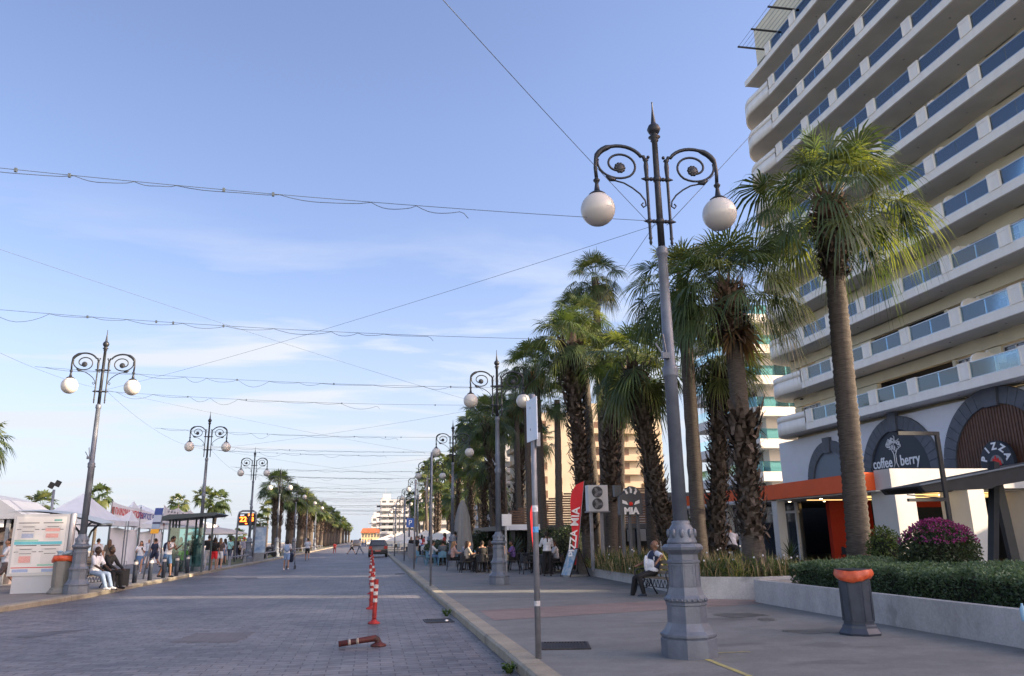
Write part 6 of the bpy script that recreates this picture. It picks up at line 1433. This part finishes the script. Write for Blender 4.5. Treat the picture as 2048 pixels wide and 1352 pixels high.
# ================================================================ people
SK = {'fair': (.42, .25, .18), 'tan': (.30, .165, .11), 'brown': (.16, .085, .055), 'dark': (.05, .028, .020)}
def pm(c, nm=None, r=.8): return mat('cloth_%d_%d_%d' % tuple(int(x * 999) for x in c), c, r, var=.14, scale=6)
def skm(k): return mat('skin_' + k, SK[k], .5, var=.06, scale=9, spec=.35)
WH = (.55, .56, .60); BL = (.010, .010, .012); NV = (.015, .022, .05); JN = (.09, .16, .30); GY = (.22, .24, .30)
def cap(mb, a, b_, ra, rb, n=10):
    a = Vector(a); b_ = Vector(b_); d = b_ - a
    if d.length < 1e-4: mb.ball(a, ra, n=n, k=6); return
    d.normalize(); mb.tube([a - d * ra * .96, a - d * ra * .7, a - d * ra * .3, a, b_, b_ + d * rb * .3, b_ + d * rb * .7, b_ + d * rb * .96], [ra * .25, ra * .71, ra * .95, ra, rb, rb * .95, rb * .71, rb * .25], n)
TMP = bpy.data.scenes.new('tmp')
def fuse(mb, name, m, parent, vox):
    o = mb.build(name, m, recenter=False)
    md = o.modifiers.new('r', 'REMESH'); md.mode = 'VOXEL'; md.voxel_size = vox; md.use_smooth_shade = True
    s2 = o.modifiers.new('s', 'SMOOTH'); s2.factor = .5; s2.iterations = 2
    col.objects.unlink(o); TMP.collection.objects.link(o); vl = TMP.view_layers[0]; vl.update(); dg = vl.depsgraph; me = bpy.data.meshes.new_from_object(o.evaluated_get(dg)); me.name = name
    bpy.data.objects.remove(o); me.materials.clear(); me.materials.append(m)
    ob = bpy.data.objects.new(name, me); col.objects.link(ob)
    if parent: ob.parent = parent
    return ob
def person(loc, rz, label, h=1.72, skin='tan', hair=(.02, .014, .010), hl='short', top=WH, bot=JN, shoe=(.03, .03, .03), kind='trousers', sleeve=.45,
           legs=((8, 12), (-6, 6)), arms=((8, 12, 25), (-4, 12, 20)), lean=0, sit=None, head=(0, 0), extra=None, cat='person', group=None, vest=None, tank=False, fat=1.0, near=False):
    """faces local -Y. legs: (hip flexion, knee flexion[, spread]); arms: (shoulder flexion, abduction, elbow flexion[, inward])"""
    t = thing('person', label, cat, loc, rz, group); s = h / 1.75; vox = .012 if near else .019 if Vector(loc).length < 45 else .028
    J = {}; L = lambda x: x * s
    def leg(sg_, l, pz):
        hf, kf = R(l[0]), R(l[1]); ab = R(l[2] if len(l) > 2 else 3); hip = Vector((sg_ * L(.09), 0, pz - L(.02)))
        d = Vector((sg_ * math.sin(ab), -math.sin(hf), -math.cos(hf) * math.cos(ab))); kn = hip + d * L(.43); k2 = hf - kf; d2 = Vector((sg_ * math.sin(ab) * .5, -math.sin(k2), -math.cos(k2))); an = kn + d2 * L(.42); return hip, kn, an
    pz = L(.95)
    lowest = min(leg(1, legs[0], pz)[2].z, leg(-1, legs[1], pz)[2].z); pz = pz - lowest + L(.075)
    if sit is not None: pz = sit + L(.10)
    P = Vector((0, 0, pz)); ln = R(lean); up = Vector((0, -math.sin(ln), math.cos(ln)))
    legp = [leg(1, legs[0], pz), leg(-1, legs[1], pz)]
    chest = P + up * L(.34); shl = P + up * L(.47); neck = P + up * L(.53); hd = neck + Vector((0, -math.sin(ln + R(head[0])) * L(.13), math.cos(ln + R(head[0])) * L(.14)))
    body = MB()
    f_ = fat
    body.ball(P, L(.16) * f_, L(.115) * f_, L(.13)); body.ball(P + up * L(.17) + Vector((0, -.02 * (f_ - 1) * 4, 0)), L(.14) * f_, L(.105) * (f_ + (f_ - 1) * 1.2), L(.16)); body.ball(chest, L(.16) * (f_ * .5 + .5), L(.115), L(.17)); cap(body, shl + Vector((L(-.13), 0, 0)), shl + Vector((L(.13), 0, 0)), L(.065), L(.065)); cap(body, neck - up * L(.06), neck + up * L(.06), L(.055), L(.05))
    Rh = Matrix.Rotation(R(head[1]), 3, 'Z') @ Matrix.Rotation(-(ln + R(head[0])) * -1, 3, 'X')
    hp = lambda x, y, z: hd + Rh @ Vector((L(x), L(y), L(z)))
    body.ball(hd, L(.078), L(.098), L(.115), 16, 12, M=Rh); body.ball(hp(0, -.02, -.07), L(.055), L(.065), L(.055), 12, 8)     # skull, jaw
    cap(body, hp(0, -.10, .01), hp(0, -.118, -.022), L(.010), L(.016), 6)                # nose
    for sg_ in (-1, 1): body.ball(hp(sg_ * .08, .0, -.01), L(.014), L(.026), L(.034), 8, 6); body.ball(hp(sg_ * .035, -.088, .025), L(.02), L(.012), L(.008), 8, 5)
    body.ball(hp(0, -.1, -.055), L(.026), L(.012), L(.008), 8, 5)
    armp = []
    for sg_, a in ((1, arms[0]), (-1, arms[1])):
        sf, ab, ef = R(a[0]), R(a[1]), R(a[2]); inn = R(a[3] if len(a) > 3 else 0); S_ = shl + Vector((sg_ * L(.175), 0, 0))
        d = Vector((sg_ * math.sin(ab), -math.sin(sf) * math.cos(ab), -math.cos(sf) * math.cos(ab))); E_ = S_ + d * L(.29); f2 = sf + ef
        d2 = Vector((-sg_ * math.sin(inn) + sg_ * math.sin(ab) * .4, -math.sin(f2) * math.cos(inn), -math.cos(f2) * math.cos(inn))).normalized(); W_h = E_ + d2 * L(.25)
        armp.append((S_, E_, W_h, d2)); cap(body, S_, E_, L(.050), L(.040)); cap(body, E_, W_h, L(.040), L(.026))
        pc = W_h + d2 * L(.05); lat = d2.cross(Vector((0, 1, 0) if abs(d2.y) < .8 else (0, 0, 1))).normalized(); cap(body, W_h + d2 * L(.01), pc, L(.026), L(.036), 8); nrm = lat.cross(d2)
        for q, (o_, l_) in enumerate(((-.030, .058), (-.010, .070), (.010, .066), (.029, .052))):
            b0 = pc + lat * L(o_) + d2 * L(.02); b1 = b0 + d2 * L(l_ * .55) + nrm * L(.006); cap(body, b0, b1, L(.0095), L(.009), 6); cap(body, b1, b1 + (d2 * .8 + nrm * .5).normalized() * L(l_ * .5), L(.009), L(.007), 6)
        tb_ = W_h + d2 * L(.03) - lat * L(.028); cap(body, tb_, tb_ + (d2 * .7 - lat * .7) * L(.055), L(.012), L(.009), 6)
    for hip, kn, an in legp:
        cap(body, hip, kn, L(.085), L(.055)); cap(body, kn, an, L(.056), L(.036)); cap(body, an + Vector((0, L(.03), L(-.035))), an + Vector((0, L(-.13), L(-.05))), L(.035), L(.028))
    fuse(body, 'body', skm(skin), t, vox)
    # shirt
    if top:
        b = MB(); g = L(.016)
        b.ball(P + up * L(.05), L(.165) * f_ + g, L(.12) * f_ + g, L(.12)); b.ball(P + up * L(.17) + Vector((0, -.02 * (f_ - 1) * 4, 0)), L(.142) * f_ + g, L(.107) * (f_ + (f_ - 1) * 1.2) + g, L(.17)); b.ball(chest, L(.16) * (f_ * .5 + .5) + g, L(.117) + g, L(.18)); cap(b, shl + Vector((L(-.11), 0, -g * .3)), shl + Vector((L(.11), 0, -g * .3)), L(.068), L(.068))
        for S_, E_, W_h, d2 in armp:
            if sleeve > 0: cap(b, S_, S_.lerp(E_, min(1, sleeve / .6)), L(.064), L(.062))
            if sleeve > .6: cap(b, E_, E_.lerp(W_h, .95), L(.052), L(.038))
        fuse(b, 'dress' if kind == 'dress' else 'top', pm(top), t, vox)
    if vest:
        b = MB(); g = L(.032); b.ball(P + up * L(.16) + Vector((0, .035, 0)), L(.142) * f_ + g, L(.107) * (f_ + (f_ - 1) * 1.2) + g * .5, L(.19)); b.ball(chest + Vector((0, .012, 0)), L(.165) + g, L(.117) + g, L(.2)); fuse(b, 'waistcoat', pm(vest), t, vox)
        b = MB(); b.ball(P + up * L(.2) + Vector((0, -L(.12) * f_ - .03, 0)), L(.06), L(.05) * f_, L(.22)); fuse(b, 'shirt_front', pm(top), t, vox)
    if kind in ('skirt', 'dress'):
        b = MB(); hm = .42; b.lathe([(L(.24), -L(hm)), (L(.23), -L(.36)), (L(.19), -L(.1)), (L(.16), L(.06)), (L(.15), L(.12))], 20, P); o_ = b.build('skirt', pm(bot), t); o_.scale = (1, .8, 1)
    elif bot:
        b = MB(); g = L(.014); b.ball(P, L(.162) * f_ + g, L(.118) * f_ + g, L(.125))
        for hip, kn, an in legp:
            if kind == 'shorts': cap(b, hip, hip.lerp(kn, .72), L(.098), L(.088))
            elif kind == 'short_shorts': cap(b, hip, hip.lerp(kn, .35), L(.098), L(.098))
            else: cap(b, hip, kn, L(.098), L(.072)); cap(b, kn, an + (kn - an) * .08, L(.072), L(.056))
        fuse(b, 'shorts' if 'short' in kind else 'trousers', pm(bot), t, vox)
    for hip, kn, an in legp:
        b = MB(); g = .012; cap(b, an + Vector((0, L(.035), L(-.035))), an + Vector((0, L(-.06), L(-.032))), L(.042), L(.042)); cap(b, an + Vector((0, L(-.06), L(-.04))), an + Vector((0, L(-.15), L(-.048))), L(.042), L(.03)); fuse(b, 'shoe', pm(shoe), t, vox)
    if hl:
        b = MB()
        b.ball(hp(0, .018, .022), L(.086), L(.098), L(.108), 16, 12, M=Rh)
        for sg_ in (-1, 1): b.ball(hp(sg_ * .06, .03, -.01), L(.03), L(.06), L(.06), 8, 6)
        if hl == 'bald': b = MB(); b.ball(hp(0, .05, -.015), L(.082), L(.06), L(.045), 12, 8, M=Rh)
        if hl == 'long': cap(b, hp(0, .06, .02), hp(0, .085, -.26), L(.085), L(.075)); cap(b, hp(.06, .02, 0), hp(.075, .03, -.2), L(.04), L(.035)); cap(b, hp(-.06, .02, 0), hp(-.075, .03, -.2), L(.04), L(.035))
        if hl == 'bob': cap(b, hp(.055, .03, 0), hp(.07, .03, -.1), L(.05), L(.045)); cap(b, hp(-.055, .03, 0), hp(-.07, .03, -.1), L(.05), L(.045)); cap(b, hp(0, .06, 0), hp(0, .06, -.1), L(.08), L(.07))
        if hl == 'tail': cap(b, hp(0, .09, .03), hp(0, .13, -.3), L(.035), L(.025))
        fuse(b, 'hair', pm(hair), t, vox)
    J.update(P=P, up=up, chest=chest, shl=shl, hd=hd, arms=armp, legs=legp, s=s, hp=hp)
    if extra: extra(t, J)
    return t
def backpack(c):
    def f(t, J):
        b = MB(); b.ball(J['chest'] + Vector((0, .2 * J['s'], -.05)), .15, .09, .21); fuse(b, 'backpack', pm(c), t, .018)
        for sx in (-1, 1): b = MB(); b.tube([J['chest'] + Vector((sx * .1, .14, .14)), J['shl'] + Vector((sx * .11, 0, .085)), J['chest'] + Vector((sx * .11, -.135, .0)), J['chest'] + Vector((sx * .12, .1, -.16))], .016, 6); b.build('strap', pm(c), t)
    return f
def phone(t, J):
    w_ = J['arms'][0][2] + J['arms'][0][3] * .1; b = MB(); b.boxm(Matrix.Translation(w_ + Vector((0, -.02, .03))) @ Matrix.Rotation(R(40), 4, 'X'), .07, .01, .14); b.build('phone', black, t)
def strap(c):
    def f(t, J): b = MB(); b.tube([J['shl'] + Vector((.12, 0, .08)), J['chest'] + Vector((.02, .15, 0)), J['P'] + Vector((-.18, .08, .1))], .014, 6); b.build('bag_strap', pm(c), t); b = MB(); b.ball(J['P'] + Vector((-.2, .03, 0)), .06, .12, .1); fuse(b, 'shoulder_bag', pm(c), t, .02)
    return f
def hat(c):
    def f(t, J): b = MB(); b.lathe([(.16, .04), (.16, .05), (.1, .06), (.095, .13), (.05, .15)], 16, J['hd']); b.build('hat', pm(c), t)
    return f
def G(x, y, z=.13): return gnd(x, y, z)
walkA = ((24, 6), (-20, 22)); walkB = ((-18, 20), (22, 4)); stand = ((2, 2), (-2, 4)); hold = ((22, 8, 95, 18), (22, 8, 95, 18)); sitl = ((86, 84, 8), (84, 80, 8))
# right side
def manx(t, J):
    for i in range(5): b = MB(); z = J['P'] + J['up'] * (.05 + i * .075); b.tube([z + Vector((x, -math.sqrt(max(0, .185 ** 2 - x * x * .9)) - .025, 0)) for x in (-.07, -.035, 0, .035, .07)], .005, 4); b.build('shirt_stripe', pm(NV), t)
    b = MB()
    for sx in (-1, 1): b.lathe([(.03, 0), (.03, .01)], 10, J['hp'](sx * .035, -.105, .012))
    b.build('glasses', black, t)
person((7.0, 19.25, .13), R(-86), 'bald man in navy waistcoat and striped white shirt on the bench, arm along its back', 1.74, 'brown', (.28, .27, .26), 'bald', WH, BL, (.02, .03, .05), 'trousers', .5, ((80, 92, 12), (72, 60, 6)), ((10, 78, 40), (38, 6, 35, 15)), -12, .46, (6, -10), manx, vest=NV, fat=1.22, near=True)
person(Vector((atY(1094, 1100, 29.8).x, 29.8, .13)), R(178), 'waitress in white blouse with dark ponytail seen from behind by the black chairs', 1.68, 'tan', top=WH, bot=BL, hl='tail', sleeve=1, arms=((30, 14, 60), (30, 14, 60)), legs=stand)
person(G(822, 1112), R(10), 'person in a long black outfit walking between the thin poles', 1.68, 'tan', top=BL, bot=BL, hl='long', sleeve=1, legs=walkA, arms=((20, 8, 90, 30), (0, 8, 30)), extra=phone)
person(G(837, 1113), R(-5), 'person in a white top and black trousers walking right of the one in black', 1.72, 'brown', top=(.55, .60, .72), bot=BL, shoe=WH, sleeve=.7, legs=walkB, arms=((25, 12, 60), (-10, 12, 15)), extra=hat((.25, .2, .15)))
person(G(848, 1108), R(175), 'person in a blue white shirt walking away behind the white topped walker', 1.72, 'tan', top=(.40, .45, .6), bot=NV, legs=walkA)
person(G(858, 1105), R(20), 'person in a grey top standing near the market tents', 1.7, 'tan', top=GY, bot=BL, legs=stand)
SITP = [(4.75, 34.6, 'W'), (4.75, 34.6, 'S'), (5.75, 35.4, 'S'), (5.75, 35.4, 'E'), (4.4, 37.2, 'W'), (4.4, 37.2, 'S'), (5.6, 38.0, 'S'), (5.6, 38.0, 'E'), (7.2, 36.2, 'E'), (6.9, 31.8, 'E')]
diners = [('tan', (.35, .30, .25), (.05, .03, .02), 'long', 'diner in a beige printed top beside the lamp base'), ('fair', BL, (.03, .02, .015), 'short', 'broad diner in a black shirt seen from behind at the nearest table'), ('tan', (.20, .12, .10), (.28, .18, .09), 'long', 'blond diner in a brown top with back turned at the second table'), ('brown', (.10, .06, .20), (.015, .01, .01), 'short', 'diner in a purple shirt on the hotel side of the tables'), ('fair', (.40, .25, .22), (.2, .12, .06), 'long', 'long haired diner in a pink top at the third table'), ('tan', GY, (.03, .02, .015), 'short', 'diner in a grey shirt with back turned at the third table'), ('tan', BL, (.05, .03, .02), 'bob', 'dark dressed diner with bobbed hair at the fourth table'), ('fair', WH, (.1, .06, .03), 'short', 'diner in a white shirt at the fourth table'), ('tan', WH, (.02, .015, .01), 'short', 'man in a white shirt sitting at the far table beyond the waitress'), ('brown', (.30, .30, .32), (.02, .015, .01), 'tail', 'diner in a pale top right of the waitress')]
FD = {'W': ((-.62, 0), R(90)), 'E': ((.62, 0), R(-90)), 'S': ((0, -.62), R(180)), 'N': ((0, .62), 0)}
for (x, y, s_), (sk_, tp_, hr_, hl_, lb) in zip(SITP, diners):
    (dx, dy), rz = FD[s_]; person((x + dx, y + dy, .13), rz, lb, 1.7, sk_, hr_, hl_, tp_, BL, kind='trousers', sleeve=.5, legs=sitl, arms=((35, 8, 60, 10), (30, 8, 70, 10)), sit=.46, lean=8, group='diners at the dark tables')
person((3.9, 43.58, .13), R(180), 'person in a dark grey shirt on a blue chair with back to the camera', 1.74, 'tan', top=(.08, .10, .12), bot=BL, sleeve=.5, legs=sitl, sit=.46, arms=((30, 8, 60), (30, 8, 60)))
person((3.28, 44.2, .13), R(90), 'person in a white shirt on the blue chair nearest the road', 1.7, 'tan', top=WH, bot=JN, sleeve=.9, legs=sitl, sit=.46, lean=12, arms=((45, 8, 50), (45, 8, 50)))
person((4.9, 46.8, .13), R(190), 'tall person in a navy shirt standing behind the third lamp', 1.86, 'tan', top=(.02, .03, .07), bot=NV, legs=stand)
person((5.5, 47.3, .13), R(170), 'dark haired person in dark blue standing by the closed parasol', 1.8, 'tan', top=(.03, .04, .10), bot=BL, legs=stand)
q = atY(1466, 1110, 22.8); person((q.x, 22.8, .45), R(160), 'person in a grey white shirt bending among the palms in the planter', 1.7, 'tan', top=(.45, .45, .5), bot=BL, legs=((60, 80), (50, 70)), lean=38, arms=((60, 10, 30), (60, 10, 20)))
# left side
person(G(4, 1182), R(-60), 'person in a white T-shirt cut by the left edge beside the timetable board', 1.75, 'tan', top=WH, bot=(.10, .08, .08), shoe=WH, kind='shorts', legs=walkA, arms=((30, 10, 60), (-5, 10, 20)))
person((-8.95, 28.35, .13), R(72), 'seated person in pale jeans and big white trainers on the bench by the lamp', 1.78, 'dark', top=WH, bot=(.22, .30, .42), shoe=(.7, .7, .7), legs=((82, 62, 4), (80, 55, 10)), arms=((28, 8, 28, 12), (24, 8, 34, 12)), sit=.46, lean=6, near=True, sleeve=.5)
person((-8.78, 28.95, .13), R(72), 'seated person dressed in black with hand luggage leaning forward on the bench', 1.8, 'dark', top=BL, bot=BL, shoe=BL, legs=((82, 80, 10), (80, 74, 14)), arms=((32, 8, 22, 8), (30, 8, 28, 8)), sit=.46, lean=14, near=True, sleeve=.9)
sp = Vector((-8.45, 29.75, .13)); t = thing('suitcase', 'black upright suitcase at the feet of the black dressed person', 'suitcase', sp, R(20)); b = MB(); b.box(-.2, -.12, .04, .2, .12, .6)
b.build('shell', mat('case_black', (.012, .012, .014), .5, bump=.2), t); b = MB(); b.tube([(-.08, .1, .6), (-.08, .1, .85), (.08, .1, .85), (.08, .1, .6)], .01, 6); b.build('handle', galv, t); b = MB(); [b.ball((x, y, .03), .03, n=8, k=5) for x in (-.16, .16) for y in (-.08, .08)]; b.build('wheel', black, t, split=True)
person((b2.x + .1, b2.y + .02, .13), R(-30), 'person in a mustard shirt reading on the bench behind the pale bin', 1.66, 'brown', top=(.28, .18, .04), bot=NV, legs=sitl, arms=((30, 8, 80, 15), (30, 8, 80, 15)), sit=.46, lean=10, extra=phone)
person(G(190, 1148), R(170), 'person in a white T-shirt seen from behind next to the tall lamp', 1.78, 'tan', top=(.48, .45, .46), bot=(.03, .03, .05), legs=walkA)
person(G(213, 1146), R(190), 'woman with long brown hair and tan trousers walking away', 1.72, 'tan', (.10, .055, .03), 'long', (.12, .10, .08), (.30, .16, .08), legs=walkB, arms=((-8, 10, 15), (12, 10, 25)), sleeve=.5, extra=strap(BL))
person(G(277, 1147), R(6), 'girl in a denim pinafore dress looking at her phone', 1.62, 'tan', (.012, .009, .008), 'long', WH, (.06, .13, .26), WH, 'dress', .4, walkA, hold, head=(12, 0), extra=phone)
person(G(294, 1130), R(-20), 'bald man in a white T-shirt and denim shorts walking before the curtains', 1.76, 'tan', (.3, .3, .3), 'bald', WH, (.16, .22, .32), kind='shorts', legs=walkB)
person(G(309, 1130), R(25), 'bald man in a white shirt with a dark cross bag beside the other bald man', 1.76, 'tan', (.3, .3, .3), 'bald', WH, (.03, .04, .08), kind='shorts', legs=walkA, extra=strap(NV))
person(G(331, 1155), R(65), 'young man in a white tank top and blue shorts bent over his phone', 1.80, 'brown', (.012, .009, .008), 'short', WH, (.05, .11, .22), BL, 'shorts', 0, ((10, 8, 6), (-8, 14, 8)), hold, 14, None, (28, 0), lambda t, J: (phone(t, J), backpack(NV)(t, J)), near=True)
person((sx0 + .5, sy0 + 1.1, .13), R(20), 'person in a green top sitting inside the glass bus shelter', 1.66, 'brown', top=(.22, .42, .05), bot=NV, legs=sitl, arms=((30, 8, 70, 15), (30, 8, 70, 15)), sit=.46, lean=8)
person(G(380, 1138), R(185), 'tall person in black standing just left of the second left lamp', 1.85, 'tan', top=BL, bot=BL, legs=stand)
person(G(414, 1138), R(200), 'person in a black T-shirt and white trousers right of the second left lamp', 1.84, 'tan', top=BL, bot=(.5, .5, .52), shoe=WH, legs=stand, arms=((30, 10, 80), (5, 10, 15)))
person(G(426, 1139), R(180), 'woman with a black backpack and bright red shorts', 1.72, 'tan', (.02, .014, .010), 'bob', BL, (.55, .02, .03), (.2, .12, .08), 'shorts', legs=stand, extra=backpack(BL))
person(G(438, 1137), R(165), 'woman with long fair hair and white shorts beside the one in red shorts', 1.68, 'fair', (.14, .085, .045), 'long', (.08, .06, .06), WH, (.3, .2, .15), 'shorts', legs=stand)
person(G(458, 1124), R(170), 'person in a mint green shirt with a dark shoulder strap', 1.8, 'brown', top=(.25, .45, .45), bot=(.05, .06, .09), legs=walkA, extra=strap(BL))
person(G(470, 1120), R(185), 'person in dark clothes behind the display frame', 1.78, 'tan', top=BL, bot=NV, legs=stand)
person(G(486, 1120), R(10), 'person in a striped grey shirt and red cap beneath the orange display', 1.8, 'tan', top=(.25, .24, .30), bot=(.30, .27, .27), legs=walkB, extra=hat((.45, .03, .03)))
person(G(478, 1117), R(-10), 'person in a white shirt next to the one in the red cap', 1.76, 'tan', top=WH, bot=BL, legs=walkA)
person(G(448, 1118), R(190), 'person in an orange brown top further back near the display', 1.7, 'brown', top=(.25, .09, .05), bot=BL, legs=stand)
def scooter(x, y, label, c):
    t = thing('motor_scooter', label, 'scooter', G(x, y), R(70), 'scooters parked behind the low rail')
    for dy in (-.62, .62): b = MB(); b.lathe([(.2, -.05), (.26, -.04), (.26, .04), (.2, .05)], 18); w_ = b.build('wheel', black, t); w_.location = (0, dy, .26); w_.rotation_euler = (0, R(90), 0)
    b = MB(); cap(b, (0, .62, .55), (0, .1, .55), .14, .16); cap(b, (0, .1, .4), (0, -.3, .3), .13, .1); cap(b, (0, -.35, .3), (0, -.5, .85), .11, .09); fuse(b, 'body', pm(c, r=.3), t, .03)
    b = MB(); b.tube([(0, -.62, .26), (0, -.5, .9), (0, -.46, 1.02)], .03, 6); b.tube([(-.3, -.4, 1.05), (0, -.47, 1.02), (.3, -.4, 1.05)], .018, 6); b.build('handlebar', galv, t)
    b = MB(); cap(b, (0, .0, .74), (0, .6, .78), .12, .12); b.build('seat', black, t)
for i, (x, y, c) in enumerate(((500, 1119, (.05, .05, .06)), (512, 1118, (.25, .25, .27)), (535, 1114, (.02, .02, .03)), (545, 1112, (.1, .1, .12)))): scooter(x, y, ['black scooter beside the display frame', 'silver scooter before the sea poster', 'dark scooter behind the low rail', 'grey scooter at the first stout palm'][i], c)
person(G(505, 1121), R(150), 'person in a dark red top sitting on the black scooter', 1.7, 'brown', top=(.08, .02, .02), bot=BL, legs=sitl, sit=.66, lean=15, arms=((45, 8, 30), (45, 8, 30)))
LD = person(gnd(572, 1140, 0), R(184), 'woman in denim shorts with a blue backpack pushing a pushchair up the road', 1.68, 'tan', (.012, .009, .008), 'bob', WH, (.16, .24, .40), WH, 'shorts', .5, ((10, 4), (-12, 14)), ((30, 10, 40), (30, 10, 40)), extra=backpack((.22, .30, .46)))
pc = gnd(583, 1139, 0) + Vector((-.1, .6, 0)); t = thing('pushchair', 'dark pushchair pushed by the woman in denim shorts', 'pushchair', pc, R(180)); b = MB(); b.tube([(-.2, .5, 1.0), (-.2, .2, .7), (-.2, -.4, .1)], .015, 6); b.tube([(.2, .5, 1.0), (.2, .2, .7), (.2, -.4, .1)], .015, 6); b.tube([(-.2, .5, 1.0), (.2, .5, 1.0)], .018, 6); b.tube([(-.2, .35, .1), (-.2, -.1, .55)], .012, 6); b.tube([(.2, .35, .1), (.2, -.1, .55)], .012, 6); b.build('frame', dark_metal, t)
b = MB(); cap(b, (0, .0, .5), (0, .15, .78), .14, .15); fuse(b, 'hood', pm(NV), t, .03)
for x in (-.22, .22):
    for y in (-.4, .35): b = MB(); b.lathe([(.1, -.02), (.1, .02)], 14); w_ = b.build('wheel', black, t); w_.location = (x, y, .1); w_.rotation_euler = (0, R(90), 0)
person(gnd(614, 1121, 0), R(184), 'man in a grey T-shirt and black shorts walking away up the road', 1.78, 'tan', top=(.40, .42, .48), bot=BL, kind='shorts', legs=((12, 2), (-16, 18)), arms=((20, 14, 60), (-5, 14, 20)))
person(gnd(703, 1109, 0), R(80), 'woman in black shorts striding across the far road', 1.66, 'tan', top=(.40, .38, .33), bot=BL, kind='shorts', hl='long', legs=((30, 2), (-28, 14)), arms=((20, 10, 20), (-20, 10, 20)))
person(gnd(719, 1108, 0), R(-80), 'person in pale top and grey trousers crossing the far road with a bag', 1.76, 'tan', top=(.42, .40, .38), bot=(.14, .16, .20), legs=walkB, extra=strap(BL))
person(gnd(674, 1107, .0) + Vector((-.3, 0, 0)), R(190), 'child in a red top walking along the left kerb', 1.35, 'tan', top=(.5, .05, .04), bot=(.25, .04, .04), legs=walkA)
person(gnd(738, 1094, 0), R(10), 'tiny far person in a light shirt in the middle of the road', 1.74, 'tan', top=WH, bot=JN, legs=walkA)
rq = random.Random(12); cols = [WH, BL, (.35, .05, .05), (.3, .34, .42), (.4, .38, .3), NV, (.2, .28, .2), (.5, .3, .2)]
cn = ['white', 'black', 'red', 'pale blue', 'beige', 'navy', 'olive', 'orange']
for i in range(22):
    if i < 14: x = rq.uniform(3.2, 8.5); y = rq.uniform(56, 100); w_ = 'right pavement among the market tents'
    elif i < 18: x = rq.uniform(-13.5, -9.5); y = rq.uniform(46, 58); w_ = 'left promenade behind the glass shelter'
    else: x = rq.uniform(-3, 1.2); y = rq.uniform(170, 240); w_ = 'far end of the road'
    k = (i * 3 + i // 8) % 8; z = .13 if i < 18 else 0
    person((x, y, z), rq.uniform(0, 6.28), '%s far person, in a %s top on the %s' % (ordn[i], cn[k], w_), rq.uniform(1.6, 1.85), rq.choice(['tan', 'fair', 'brown']), top=cols[k], bot=rq.choice([BL, JN, NV, (.3, .28, .25)]), kind=rq.choice(['trousers', 'shorts']), hl=rq.choice(['short', 'long', 'bob']), legs=walkA if i % 2 else stand, group='people in the far crowd')

bpy.data.scenes.remove(TMP)
